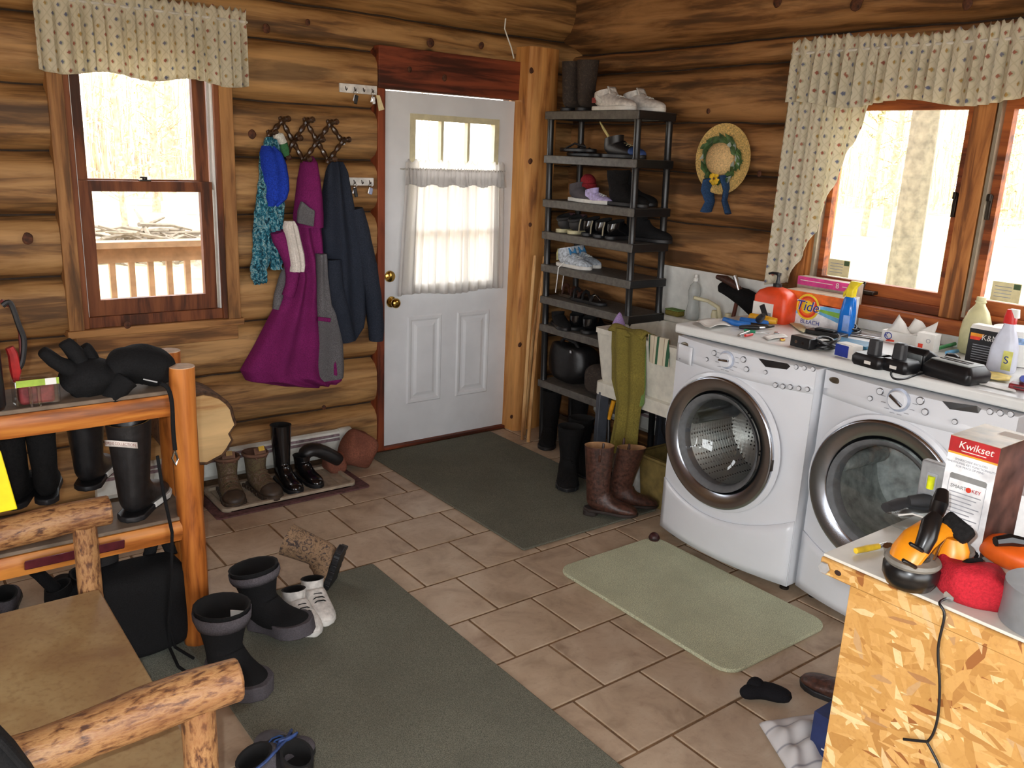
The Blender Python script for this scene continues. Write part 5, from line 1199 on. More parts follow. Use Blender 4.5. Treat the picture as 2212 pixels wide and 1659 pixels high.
# ---------------------------------------------------------------- laundry sink
M_tub = mat('ivory_plastic', (214, 210, 196), .4, .05)
sk = thing('laundry_sink', 'ivory plastic laundry tub on dark metal legs between rack and washer', 'sink', (-.32, -1.31, 0))
def rr3(x0, x1, y0, y1, r, z): return [(x, y, z) for x, y in rrect(x0, x1, y0, y1, r, 4)]
X0, X1, Y0, Y1 = -.62, -.03, -1.66, -.99
W(MB().rings([rr3(X0, X1, Y0, Y1, .03, .845), rr3(X0, X1, Y0, Y1, .03, .87), rr3(X0+.035, X1-.09, Y0+.035, Y1-.035, .04, .872), rr3(X0+.06, X1-.10, Y0+.06, Y1-.06, .05, .62), rr3(X0+.08, X1-.12, Y0+.08, Y1-.08, .05, .56)], (False, True)), 'basin', M_tub, sk)
W(MB().rings([rr3(X0+.005, X1, Y0+.005, Y1-.005, .03, .846), rr3(X0+.03, X1-.01, Y0+.03, Y1-.03, .04, .60), rr3(X0+.035, X1-.01, Y0+.035, Y1-.035, .04, .58), rr3(X0+.015, X1-.01, Y0+.015, Y1-.015, .04, .572), rr3(X0+.015, X1-.01, Y0+.015, Y1-.015, .04, .505)], (False, True)), 'tub_shell', M_tub, sk)
W(MB().box(-.12, -.03, Y0+.02, Y1-.02, .87, .905), 'back_ledge', M_tub, sk, bevel=.008)
M_leg = mat('slate_leg', (62, 66, 74), .5, .1)
for x in (-.575, -.08):
    for y in (-1.60, -1.05): W(MB().prism([(x-.035, y-.012), (x+.02, y-.03), (x+.03, y+.02), (x-.02, y+.03)], 0, .52, 'z'), 'leg', M_leg, sk, bevel=.004)
W(MB().tube([(-.33, -1.3, .51), (-.33, -1.3, .33), (-.30, -1.3, .27), (-.2, -1.32, .27), (-.05, -1.33, .30)], .022, 12), 'drain_pipe', M_rub, sk)
fc = thing('faucet', 'cream plastic faucet with angled spout on the laundry sink ledge', 'faucet', (-.08, -1.40, .905))
MB().box(-.03, .03, -.06, .06, .0, .028).build('base', M_cream, fc, bevel=.008)
MB().tube([(0, .0, .02), (-.02, .01, .10), (-.06, .05, .13), (-.12, .10, .145)], [.014, .012, .010, .010], 10).build('spout', M_cream, fc)
for s_ in (-.045, .045): MB().lathe([(.018, 0), (.02, .03), (.016, .055), (0, .058)], 14, (0, s_, .02)).build('handle', M_cream, fc)
bt = thing('soap_bottle', 'clear waisted dish soap bottle standing on the sink ledge', 'bottle', (-.085, -1.205, .905))
M_clear = mat('cloudy_clear_plastic', (196, 200, 196), .25, .04)
M_clear.node_tree.nodes['Principled BSDF'].inputs['Alpha'].default_value = .55
MB().lathe([(0, 0), (.036, .002), (.04, .012), (.038, .06), (.030, .10), (.034, .13), (.037, .16), (.028, .19), (.013, .205), (.012, .215)], 20, sx=1, sy=.9).build('body', M_clear, bt); MB().lathe([(.013, .213), (.014, .23), (.009, .235), (.009, .25), (0, .252)], 14).build('cap', M_whiteplastic, bt)
sp = thing('splash_panel', 'flat white splash panel fixed to the log wall above the laundry sink', 'panel', (-.03, -1.27, 1.0))
W(MB().box(-.042, -.03, -1.68, -.92, .86, 1.172), 'sheet', M_whiteplastic, sp, bevel=.002); W(MB().box(-.045, -.028, -1.68, -.92, .845, .862), 'bottom_edge', M_pinex, sp)
# dark brush bundle on a stick
br_ = thing('brush_holder', 'dark scrub brushes bundled on a wooden stick behind the faucet', 'brush', (-.085, -1.475, .905))
MB().tube([(0, 0, .0), (-.005, -.02, .12), (-.01, -.035, .2)], .011, 10).build('handle', mat('dark_red_wood', (92, 44, 28), .5), br_)
MB().lathe([(0, 0), (.022, 0), (.024, .05), (.02, .05), (.018, .01)], 14).build('cup', M_cream, br_)
MB().tube([(-.02, .08, .21), (-.02, .0, .195), (-.02, -.08, .175), (-.02, -.16, .15), (-.02, -.20, .14)], [.028, .036, .05, .055, .035], 14).wob(.01, 25).build('bristle_head', M_fuzz, br_)
MB().tube([(-.03, .10, .262), (-.03, .04, .255), (-.03, -.02, .235), (-.03, -.06, .21)], [.012, .022, .02, .012], 10).wob(.004, 30).build('small_brush', M_brownl, br_)
MB().tube([(-.04, -.02, .285), (-.04, -.04, .25), (-.04, -.055, .215)], [.012, .01, .006], 8).build('wire_loop', M_silver, br_)
# cloths on the tub
M_olive = fabric('olive_towel', (128, 116, 54), .14, 160); M_green = fabric('green_cloth', (116, 146, 82), .15, 160)
t = thing('olive_towel', 'long olive towel hanging over the front rim of the laundry sink', 'towel', (-.64, -1.24, .88))
O = [(0.916, -1.334, -1.155), (0.892, -1.381, -1.137), (0.792, -1.385, -1.144), (0.624, -1.401, -1.165), (0.526, -1.389, -1.21), (0.404, -1.383, -1.209), (0.243, -1.384, -1.184)]
O = [(.905, O[0][1], O[0][2])]+O[1:]
W(drape([(z, r, l, .035) for z, r, l in O], -.625, 'y', 2.2, .010, 24, 3), 'hanging_cloth', M_olive, t); W(MB().grid(lambda u, v: (-.655+.12*v, O[1][1]+(O[1][2]-O[1][1])*u, .878+.03*math.sin(min(1, v*1.5)*PI)+.006*math.sin(u*9)), 14, 8), 'folded_over', M_olive, t, solid=.012)
t = thing('green_cloth', 'green cloth hanging beside the olive towel on the sink', 'cloth', (-.64, -1.38, .85))
G = [(0.897, -1.367, -1.3), (0.808, -1.384, -1.3), (0.642, -1.399, -1.312), (0.546, -1.4, -1.336), (0.498, -1.374, -1.348)]
W(drape([(z, r, l, .022) for z, r, l in G], -.618, 'y', 1.5, .006, 16, 1), 'hanging_cloth', M_green, t)
def stripe_mat():
    t = NT('striped_dishcloth'); tc = t.new('ShaderNodeTexCoord'); sp_ = t.new('ShaderNodeSeparateXYZ'); t.link(tc.outputs['Object'], sp_.inputs[0])
    m = t.math('FRACT', t.math('MULTIPLY', sp_.outputs[1], 16.0)); t.base(t.ramp(m, [(0, rgb((210, 200, 176))), (.30, rgb((52, 92, 66))), (.52, rgb((210, 200, 176))), (.75, rgb((150, 130, 110))), (.8, rgb((210, 200, 176)))])); t.rough(.95)
    for e in t.n:
        if e.type == 'VALTORGB': e.color_ramp.interpolation = 'CONSTANT'
    return t.m
t = thing('striped_cloth', 'cream dishcloth with green stripes hanging on the sink beside the washer', 'cloth', (-.64, -1.50, .85))
G = [(0.909, -1.529, -1.394), (0.836, -1.543, -1.406), (0.771, -1.545, -1.416)]
W(drape([(z, r, l, .016) for z, r, l in G], -.622, 'y', 1.5, .004, 16, 1), 'hanging_cloth', stripe_mat(), t)
t = thing('lavender_cloth', 'small lavender cloth peaked on the sink rim above the olive towel', 'cloth', (-0.503, -1.057, 0.872)); MB().lathe([(.045, 0), (.038, .02), (.022, .05), (.008, .075), (0, .08)], 14, sy=.7).wob(.006, 25).build('crumple', fabric('lavender_cloth', (166, 140, 190)), t)
t = thing('sponge', 'olive scouring sponge on the back of the laundry sink', 'sponge', (-.085, -1.075, .905)); MB().box(-.03, .03, -.05, .05, 0, .03).build('foam', M_olive, t, bevel=.008); MB().box(-.03, .03, -.05, .05, .03, .036).build('scourer', M_green, t, bevel=.002)
# floor by the sink
t = thing('spray_bottle', 'turquoise fabric spray bottle with white cap on the floor below the sink', 'bottle', (-.665, -1.15, .001))
MB().lathe([(0, 0), (.032, .002), (.036, .02), (.034, .07), (.027, .11), (.03, .15), (.024, .185), (.016, .2)], 20, sy=.75).build('body', mat('turquoise_plastic', (60, 168, 196), .3, .06), t); MB().lathe([(.017, .195), (.02, .2), (.018, .225), (.016, .25), (.012, .262), (0, .265)], 16).build('cap', M_whiteplastic, t); MB().obox((-.014, -.019, .075), (.03, .012, .03), (0, 0, .6)).build('label', M_whiteplastic, t, bevel=.002)
t = thing('detergent_jug', 'clear and white plastic jug on the floor beside the cowboy boots', 'jug', (-.47, -1.29, .001))
MB().lathe([(0, 0), (.055, .002), (.06, .015), (.058, .11), (.045, .15), (.025, .175), (.024, .2)], 22, sy=.8).build('body', mat('milky_plastic', (204, 206, 202), .35), t); MB().lathe([(.03, .195), (.03, .225), (0, .228)], 18).build('cap', M_whiteplastic, t); MB().tube([(-.02, -.05, .16), (-.03, -.075, .14), (-.03, -.075, .09), (-.02, -.055, .07)], .01, 8).build('handle', M_clear, t)
t = thing('olive_bin', 'olive drab storage bin on the floor between sink and washer', 'bin', (-.42, -1.52, 0)); W(MB().rings([rr3(-.58, -.25, -1.66, -1.38, .03, .001), rr3(-.60, -.23, -1.68, -1.36, .03, .27), rr3(-.585, -.245, -1.665, -1.375, .03, .27), rr3(-.57, -.26, -1.65, -1.39, .03, .02)], (True, True)), 'body', mat('olive_drab', (122, 104, 56), .7, .12), t)
W(MB().rings([rr3(-.61, -.22, -1.69, -1.35, .03, .255), rr3(-.61, -.22, -1.69, -1.35, .03, .272)], (False, False)), 'rim', mat('olive_drab', (122, 104, 56)), t, solid=.006)
t = thing('broom', 'orange-yellow broom handle poking up beside the olive towel', 'broom', (-.56, -1.12, 0)); MB().tube([(0, 0, .02), (.01, .03, .3), (.022, .05, .36)], .010, 10).build('stick', M_blk, t); MB().tube([(.022, .05, .36), (.03, .028, .47)], .013, 10).build('grip', mat('orange_yellow_grip', (226, 156, 30), .4), t); MB().obox((0, 0, .03), (.16, .03, .06)).build('brush_head', M_blk, t, bevel=.006)
M_cow = M_brownl
c1 = boot('cowboy_boot', 'brown tooled cowboy boot standing nearest on the entry rug edge', (-.965, -1.375, .0115), -.9, .27, .10, .35, (.075, .055), M_cow, mat('dark_sole', (44, 34, 30), .6), mat('tan_lining', (150, 112, 76), .8), 'cowboy boots', heel=.04, lean=(-.01, .01))
c2 = boot('cowboy_boot', 'brown tooled cowboy boot leaning outwards behind its mate', (-.83, -1.395, .0125), 0, .27, .10, .33, (.075, .055), M_cow, mat('dark_sole', (44, 34, 30), .6), mat('tan_lining', (150, 112, 76), .8), 'cowboy boots', heel=.04, rot=(-.06, .05, -.55), lean=(.02, -.05))
for c in (c1, c2):
    for s_ in (-1, 1): MB().tube([(.068, s_*.05, .30), (.068, s_*.062, .34), (.068, s_*.055, .36), (.068, s_*.045, .33)], .006, 8).build('pull_strap', M_cow, c)
t = thing('dark_ball', 'small dark red rubber ball against the washer foot', 'ball', (-0.895, -1.795, -0.0)); MB().ball((0, 0, .026), (.026, .026, .026)).build('ball', mat('dark_red_rubber', (54, 22, 24), .4, .3, 30), t); MB().lathe([(.0262, .024), (.0268, .026), (.0262, .028)], 20, cap=(False, False)).build('seam', M_rub, t)

# ---------------------------------------------------------------- curtain and hat on the window wall
t = thing('floral_curtain', 'cream floral swag curtain with valance and long side panel over the right window', 'curtain', (-.09, -2.0, 1.18))
mb = gathered('y', -.02, .075, -1.665, -3.9, lambda u: 2.315+.012*math.sin(u*17), lambda u: 2.03+.016*math.sin(u*26+1), 40, .014, .05, 300, 14, 1.0, '', '', '', None)
W(mb, 'valance', M_floral, t, solid=.0015)
ED = [(0, -2.135), (.06, -2.125), (.28, -2.08), (.40, -2.02), (.58, -1.95), (.72, -1.91), (.82, -1.86), (.93, -1.80), (1, -1.79)]
def panel(u, v):
    yl = -1.672+.010*v; yr = lerp_table(ED, v)[0]; y = yl+(yr-yl)*u; z = 2.27+(1.165-2.27)*v+.03*u*(1 if v > .97 else 0)
    ph = u*abs(yr-yl)/.47*2*PI*7+1.1*math.sin(v*2.2)
    return (-.02-(.062+.014*math.sin(ph)*(.5+.6*v)+.005*math.sin(ph*2.1)), y, z)
mb = MB().grid(panel, 70, 46); mb.uv = {i: ((-1.67-p[1])*1.5, (2.3-p[2])) for i, p in enumerate(mb.v)}
W(mb, 'side_panel', M_floral, t, solid=.0015)
W(MB().cyl((-.09, -1.66, 2.262), (-.09, -3.9, 2.262), .007, n=10).cyl((-.09, -1.66, 2.262), (-.0, -1.66, 2.262), .006, n=8), 'curtain_rod', M_rod, t)

M_straw = mat('woven_straw', (206, 172, 104), .75, .22, 140, bump=.8, bscale=160)
ht = thing('straw_hat', 'straw sun hat with leafy wreath and blue ribbon hanging on the log wall', 'hat', (-.05, -1.295, 1.77), -PI/2)
MB().lathe([(.060, .016), (.085, .012), (.13, .010), (.16, .014), (.178, .022), (.180, .026), (.160, .020), (.13, .016), (.085, .018)], 48, axis='y', cap=(False, False)).build('brim', M_straw, ht)
MB().lathe([(.088, .014), (.087, .04), (.078, .065), (.055, .082), (.025, .09), (.001, .092)], 36, (0, 0, -.0), 'y', cap=(False, True)).build('crown', mat('crown_straw', (212, 178, 124), .75, .15, 140, bump=.8, bscale=160), ht)
M_hleaf = mat('silk_leaf', (66, 92, 50), .6, .35, 20); M_pale = mat('pale_blossom', (150, 160, 150), .8, .2)
rnd = random.Random(5)
for i in range(60):
    a = 2*PI*i/60+rnd.uniform(-.06, .06); r = rnd.uniform(.09, .125); c = Vector((r*math.cos(a), -.032-rnd.random()*.02, r*math.sin(a))); d = Vector((math.cos(a+1.3+rnd.uniform(-.7, .7)), rnd.uniform(-.5, .1), math.sin(a+1.3+rnd.uniform(-.7, .7))))*.034; s_ = d.cross(Vector((0, 1, 0))).normalized()*.016
    MB().add([c-d, c+s_+Vector((0, -.004, 0)), c+d, c-s_+Vector((0, -.004, 0))], [(0, 1, 2, 3)]).build('leaf', M_pale if rnd.random() < .2 else M_hleaf, ht, smooth=False, solid=.0015)
M_rib = fabric('blue_ribbon', (44, 70, 104), .2, 160)
for pts in ([(-.02, -.04, -.10), (-.06, -.045, -.11), (-.075, -.035, -.16), (-.05, -.03, -.22), (-.075, -.025, -.275)], [(.01, -.04, -.10), (.045, -.05, -.09), (.06, -.04, -.15), (.045, -.03, -.21), (.075, -.025, -.275)]):
    MB().tube(pts, [.022, .045, .042, .036, .042], 12, flat=.3).build('ribbon_tail', M_rib, ht)
fl_ = MB(); 
for i in range(7): a = 2*PI*i/7; fl_.ball((-.012+.020*math.cos(a), -.06, -.10+.020*math.sin(a)), (.016, .008, .016), 8, 6)
fl_.build('yellow_flower', mat('yellow_petal', (222, 180, 40), .6), ht); MB().ball((-.012, -.062, -.10), (.007, .005, .007), 10, 6).build('flower_centre', mat('brown_centre', (90, 60, 30), .8), ht)
M_paper = mat('white_paper', (226, 222, 214), .8, .03); M_creamp = mat('cream_paper', (214, 204, 160), .8, .05)
for i, (u, lb) in enumerate((('a', 'yellowed energy sticker on the lower corner of the near casement glass'), ('b', 'yellowed energy sticker on the far right casement glass'))):
    y0 = (-1.925, -2.70)[i]; t = thing('window_sticker', lb, 'sticker', (.030, y0-.05, 1.28))
    W(MB().box(.0295, .0312, y0-.115, y0, 1.245, 1.325), 'paper', M_creamp, t, smooth=False)
    W(MB().box(.0288, .0294, y0-.112, y0-.085, 1.30, 1.322), 'logo_block', mat('green_block', (70, 90, 60), .8), t, smooth=False)
    for q in range(4): W(MB().box(.0288, .0294, y0-.08, y0-.012, 1.262+.014*q, 1.265+.014*q), 'print_line', mat('grey_print', (150, 152, 158)), t, smooth=False)

# ---------------------------------------------------------------- clutter on the worktop (top at z 1.035)
ZW = 1.0355
MB_ = MB
def facing(name, label, cat, loc, rot=-PI/2, **k): return thing(name, label, cat, loc, rot, **k)
M_orangeb = mat('orange_plastic_bottle', (224, 74, 34), .4, .05)
t = facing('pump_bottle', 'big orange hand-cleaner bottle with black pump and white label', 'bottle', (-.30, -1.885, ZW))
def rbx(x0, x1, y0, y1, r, z): return [(a, b, z) for a, b in rrect(x0, x1, y0, y1, r, 4)]
MB().rings([rbx(-.088, .088, -.05, .05, .02, 0), rbx(-.092, .092, -.054, .054, .022, .012), rbx(-.092, .092, -.054, .054, .022, .115), rbx(-.08, .08, -.048, .048, .03, .14), rbx(-.045, .045, -.035, .035, .03, .158), rbx(-.022, .022, -.022, .022, .02, .163)]).build('body', M_orangeb, t)
MB().lathe([(.02, .16), (.021, .178), (.012, .18), (.008, .2), (.008, .215), (.012, .217), (.012, .228), (0, .23)], 16).build('pump', M_blackp, t); MB().tube([(0, 0, .224), (-.03, -.01, .226), (-.046, -.015, .22)], [.007, .006, .005], 8).build('nozzle', M_blackp, t)
l_ = MB().box(-.084, .03, -.0555, -.0545, .012, .088).build('label', M_paper, t, smooth=False); MB().obox((-.02, -.056, .05), (.03, .001, .06), (0, -.5, 0)).build('foot_print', M_dish, l_, bevel=.0003); MB().box(-.005, .022, -.0562, -.0556, .02, .045).build('barcode', mat('grey_print', (150, 152, 158)), l_, smooth=False)
# detergent carton
SZ = [1.0]
def flat(name, poly, y, m, parent):
    poly = [(a, b*SZ[0]) for a, b in poly]
    return MB().prism(poly, y-.0007, y, 'y').build(name, m, parent, smooth=False)
td = facing('detergent_box', 'colourful laundry detergent carton with round bullseye logo', 'box', (-.26, -1.905, ZW))
BW, BH, BD = .31, .125, .12; SZ[0] = 1.24
MB().box(0, BW, 0, BD, 0, BH*1.24).build('carton', mat('white_carton', (222, 222, 222), .6), td, smooth=False)
MB().box(.002, BW-.002, .002, BD-.002, BH*1.24, BH*1.24+.001).build('carton_top', mat('kraft_board', (170, 150, 124), .8), td, smooth=False)
cA = mat('print_orange', (232, 110, 40), .5); cM = mat('print_magenta', (206, 50, 120), .5); cY = mat('print_yellow', (242, 200, 50), .5); cG = mat('print_green', (130, 180, 70), .5); cB = mat('print_sky_blue', (110, 180, 226), .5); cR = mat('print_red_orange', (222, 62, 36), .5); cN = mat('print_navy', (30, 50, 140), .5)
flat('print', [(0, BH-.045), (BW, BH-.038), (BW, BH), (0, BH)], 0, cA, td)
flat('print', [(0, BH-.07), (.10, BH-.055), (.13, BH-.035), (0, BH-.02)], -.0007, cM, td)
flat('print', [(0, .045), (.12, .06), (.12, .075), (0, BH-.068)], -.0007, cY, td); flat('print', [(0, .042), (.13, .058), (.13, .05), (0, .028)], -.0014, cB, td)
flat('print', [(.16, .065), (BW, .05), (BW, .07), (.16, .075)], -.0007, cG, td); flat('print', [(.16, .072), (.22, .085), (BW, .085), (BW, .07)], -.0014, cB, td); flat('print', [(.16, .06), (BW, .03), (BW, .048), (.17, .066)], -.0014, cB, td); flat('print', [(.17, BH-.035), (BW, BH-.045), (BW, .088), (.2, .085)], -.0012, cR, td)
LC = (.13, .072)
for r_, m_, yy in ((.060, cY, -.0022), (.050, cR, -.003), (.040, cA, -.0038), (.030, cY, -.0046)): flat('logo_ring', [(LC[0]+r_*math.cos(2*PI*i/36), LC[1]+r_*math.sin(2*PI*i/36)/1.24) for i in range(36)], yy, m_, td)
SZ[0] = 1.0
lettering('Tide', .070, M_paper, td, (LC[0], -.0062, LC[1]*1.24+.002), (PI/2, 0, 0), .0004, shear=.2, sx=1.06); lettering('Tide', .065, cN, td, (LC[0], -.0072, LC[1]*1.24+.002), (PI/2, 0, 0), .0004, shear=.2, sx=1.03)
lettering('BLEACH', .028, cN, td, (.15, -.0012, .02), (PI/2, 0, 0), .0003)
pk = facing('dryer_sheet_box', 'long pink and grey carton standing behind the detergent carton', 'box', (-.12, -1.868, ZW)); MB().box(0, .31, 0, .06, 0, .205).build('carton', mat('taupe_carton', (168, 150, 132), .7), pk, smooth=False)
flat('pink_band', [(0, .165), (.31, .165), (.31, .205), (0, .205)], 0, mat('print_pink', (214, 64, 140), .5), pk); flat('orange_end', [(.285, .16), (.31, .16), (.31, .2), (.29, .2)], -.0007, cA, pk); lettering('8', .035, M_paper, pk, (.215, -.001, .185), (PI/2, 0, 0), .0003)
MB().box(.015, .19, -.0012, -.0005, .186, .189).build('print_line', M_paper, pk, smooth=False); MB().box(.24, .28, -.0012, -.0005, .183, .186).build('print_line', M_paper, pk, smooth=False)
t = facing('cleaner_bottle', 'blue glass-cleaner bottle with yellow spray trigger', 'bottle', (-.27, -2.245, ZW))
MB().rings([rbx(-.030, .030, -.022, .022, .015, 0), rbx(-.033, .033, -.024, .024, .016, .01), rbx(-.032, .032, -.024, .024, .016, .10), rbx(-.024, .026, -.02, .02, .014, .16), rbx(-.014, .018, -.014, .014, .012, .175)]).build('body', mat('blue_liquid_plastic', (24, 110, 200), .15, .08), t)
tg = mat('yellow_trigger', (236, 206, 40), .4); MB().rings([rbx(-.018, .02, -.016, .016, .008, .17), rbx(-.018, .022, -.017, .017, .008, .2), rbx(-.014, .026, -.014, .014, .008, .215), rbx(-.004, .05, -.010, .010, .006, .24)]).build('trigger_head', tg, t); MB().tube([(-.012, 0, .205), (-.03, 0, .185), (-.032, 0, .165)], [.006, .006, .004], 8).build('trigger', tg, t); MB().box(-.004, .028, -.0255, -.0245, .02, .09).build('label', mat('pale_blue_label', (140, 170, 226), .5), t, smooth=False)
def sheet(name, label, cat, pts, m, curl=.01, **k):
    c = Vector((sum(p[0] for p in pts)/4, sum(p[1] for p in pts)/4, min(p[2] for p in pts))); t = thing(name, label, cat, c, **k); P = [Vector(p) for p in pts]
    def fn(u, v):
        p = P[0].lerp(P[1], u).lerp(P[3].lerp(P[2], u), v); return (p.x-c.x, p.y-c.y, p.z-c.z+.002+curl*(math.sin(u*PI*1.3+.5)*v**2+.4*math.sin(v*7+u*4))*.6+curl*.5)
    MB().grid(fn, 8, 8).build('sheet', m, t, solid=.0008); return t
sheet('paper_sheet', 'curled white paper at the left end of the worktop', 'paper', [(-0.708, -1.757, 1.036), (-0.543, -1.735, 1.036), (-0.571, -1.881, 1.036), (-0.788, -1.915, 1.036)], M_paper, .014)
sheet('paper_sheet', 'white slip of paper by the small bits on the worktop', 'paper', [(-0.676, -2.109, 1.036), (-0.54, -2.11, 1.036), (-0.57, -2.16, 1.036), (-0.727, -2.176, 1.036)], M_paper, .004)
sheet('paper_sheet', 'cream card behind the black sockets on the worktop', 'paper', [(-0.277, -1.945, 1.036), (-0.188, -1.924, 1.036), (-0.356, -2.121, 1.036), (-0.45, -2.154, 1.036)], M_creamp, .006)
sheet('paper_sheet', 'yellow and white leaflet in front of the white spray bottle', 'paper', [(-0.564, -2.959, 1.036), (-0.425, -2.918, 1.036), (-0.388, -3.007, 1.036), (-0.519, -3.055, 1.036)], mat('yellow_leaflet', (220, 196, 110), .7), .008)
sheet('paper_sheet', 'thin pink-printed receipt at the right end of the worktop', 'paper', [(-0.651, -2.971, 1.036), (-0.59, -2.974, 1.036), (-0.59, -3.101, 1.036), (-0.651, -3.135, 1.036)], M_paper, .003)
M_bluet = mat('blue_tool_grip', (40, 110, 190), .45); M_yelt = mat('yellow_tool_grip', (222, 160, 30), .45)
def lay(name, label, cat, pts, z, group=None): return thing(name, label, cat, pts[0], 0, group)
def tool(name, label, cat, segs, group=None):
    """segs: (part name, px polyline already in room coordinates, radii, material)"""
    t = thing(name, label, cat, segs[0][1][0], 0, group)
    for nm, P, R, m in segs: W(MB().tube(*smooth_path(P, R), 10), nm, m, t)
    return t
tool('pliers', 'blue-handled pliers lying by the papers on the worktop', 'pliers', [('handle', [(-0.563, -1.805, 1.05), (-0.586, -1.891, 1.05), (-0.558, -1.952, 1.05)], [.012, .014, .01], M_bluet), ('handle', [(-0.488, -1.84, 1.05), (-0.473, -1.908, 1.05), (-0.43, -1.952, 1.05)], [.012, .014, .01], M_bluet), ('jaws', [(-0.558, -1.952, 1.05), (-0.518, -2.005, 1.05), (-0.473, -2.015, 1.05)], [.012, .01, .004], M_darkmetal)])
tool('hand_tool', 'yellow and black hand tool leaning on the orange bottle', 'tool', [('body', [(-0.427, -1.849, 1.06), (-0.428, -1.924, 1.06), (-0.409, -1.981, 1.06)], [.018, .02, .014], M_yelt), ('grip', [(-0.473, -1.931, 1.065), (-0.508, -1.968, 1.085), (-0.545, -2.005, 1.105)], [.018, .016, .008], M_blackp)])
tool('screwdriver', 'black-handled screwdriver in front of the pliers', 'screwdriver', [('handle', [(-0.635, -1.951, 1.046), (-0.59, -1.972, 1.046), (-0.559, -1.999, 1.046)], [.008, .0115, .008], M_blackp), ('shaft', [(-0.559, -1.999, 1.046), (-0.474, -2.016, 1.046)], [.004, .003], M_silver)])
tool('pocket_knife', 'green and red folding pocket tool near the worktop edge', 'pocket knife', [('green_scale', [(-0.664, -2.0, 1.043), (-0.643, -2.043, 1.043)], [.007, .006], mat('green_plastic', (40, 140, 100), .4)), ('blade', [(-0.643, -2.043, 1.043), (-0.609, -2.092, 1.043)], [.003, .002], M_silver), ('red_scale', [(-0.754, -2.075, 1.043), (-0.7, -2.07, 1.043)], [.006, .006], mat('red_plastic', (190, 40, 40), .4)), ('body', [(-0.773, -2.056, 1.043), (-0.662, -2.023, 1.043)], [.006, .006], M_silver)])
for i, (u, v_, lb) in enumerate(((1676, 720, 'shiny round metal nut on the worktop'), (1690, 738, 'small brass fitting near the worktop edge'))):
    c = [(-0.564, -2.096, 1.036), (-0.66, -2.196, 1.036)][i]; t = thing('metal_nut', lb, 'nut', c); MB().lathe([(.006, 0), (.012, 0), (.012, .009), (.006, .009)], 6, cap=(False, False)).build('ring', (M_silver, M_brass)[i], t, smooth=False, bevel=.001)
def bxt(name, label, cat, c, size, m, rz=0, group=None, z=ZW, pn='body', bevel=.004):
    t = thing(name, label, cat, (c[0], c[1], z), rz, group); MB().box(-size[0]/2, size[0]/2, -size[1]/2, size[1]/2, 0, size[2]).build(pn, m, t, bevel=bevel); return t
t = bxt('socket_box', 'small black two-socket power adapter at the worktop edge', 'adapter', (-0.692, -2.321, 1.036), (.05, .10, .045), M_blackp, -.1)
for y in (.02, -.015): MB().lathe([(.007, -.0), (.007, .002), (.0, .003)], 12, (-.025, y, .022), 'x').build('socket_ring', M_silver, t)
def coil(name, label, c, r, n, th, m, squash=.6, seed=1):
    t = thing(name, label, 'cable', (c[0], c[1], ZW)); rnd = random.Random(seed)
    pts = []
    for i in range(n*14):
        a = 2*PI*i/14; rr = r*(.75+.25*math.sin(i*.37+seed)); pts.append((rr*math.cos(a), rr*math.sin(a)*.9, th*1.2+r*squash*(.5+.5*math.sin(i*.23+seed*2))*(i/(n*14))))
    MB().tube(pts, th, 6).build('windings', m, t); MB().tube([(r*.4, -r*.5, r*.35), (r*.5, r*.0, r*.45), (r*.3, r*.5, r*.35)], th*2.2, 8).build('tie', m, t); return t
coil('cable_bundle', 'tangled black cable bundle beside the power adapter', (-0.64, -2.394, 1.036), .05, 5, .006, M_blackp, 1.2, 2)
coil('cable_coil', 'coiled thin black cord in front of the blue cleaner bottle', (-0.239, -2.255, 1.036), .045, 6, .0045, M_blackp, 1.0, 5)
bxt('flat_gadget', 'black and silver flat gadget under the coiled cord', 'gadget', (-0.228, -2.326, 1.036), (.07, .14, .012), M_silver, .3)
bxt('blue_book', 'flat teal blue booklet lying behind the battery packs', 'book', (-0.447, -2.394, 1.036), (.12, .16, .014), mat('teal_cover', (30, 100, 130), .5), .15)
t = bxt('parts_box', 'small blue and white parts carton beside the first battery pack', 'box', (-0.689, -2.523, 1.036), (.055, .085, .055), M_paper, -.15); MB().box(-.029, -.0278, -.02, .043, .004, .05).build('blue_print', cN, t, smooth=False)
t = bxt('parts_box', 'black flat charging dock behind the cable bundle', 'dock', (-0.377, -2.221, 1.036), (.07, .17, .02), M_blackp, .1); MB().box(-.02, .02, -.04, .05, .02, .03).build('cradle', M_blackp, t, bevel=.004)
def battery(label, c, rz):
    t = thing('drill_battery', label, 'battery', (c[0], c[1], ZW), rz, group='drill battery packs')
    MB().rings([rbx(-.045, .045, -.06, .06, .015, 0), rbx(-.05, .05, -.066, .066, .015, .012), rbx(-.05, .05, -.066, .066, .015, .032), rbx(-.042, .042, -.056, .056, .012, .046)]).build('base', M_blackp, t)
    MB().rings([rbx(-.02, .02, -.024, .024, .012, .045), rbx(-.018, .018, -.022, .022, .012, .10), rbx(-.012, .012, -.016, .016, .008, .105)]).build('stem', mat('dark_grey_plastic', (48, 48, 50), .45), t)
    MB().box(-.0512, -.0502, -.028, .0, .014, .026).build('badge', M_paper, t, smooth=False)
battery('black drill battery pack with upright stem, nearer the washer', (-0.732, -2.653, 1.036), -.15); battery('black drill battery pack with upright stem, nearer the charger', (-0.715, -2.742, 1.036), -.1)
t = thing('power_tool', 'black wedge-shaped power tool head beside the battery charger', 'tool', (*(-0.59, -2.768, 1.036)[:2], ZW), -.2)
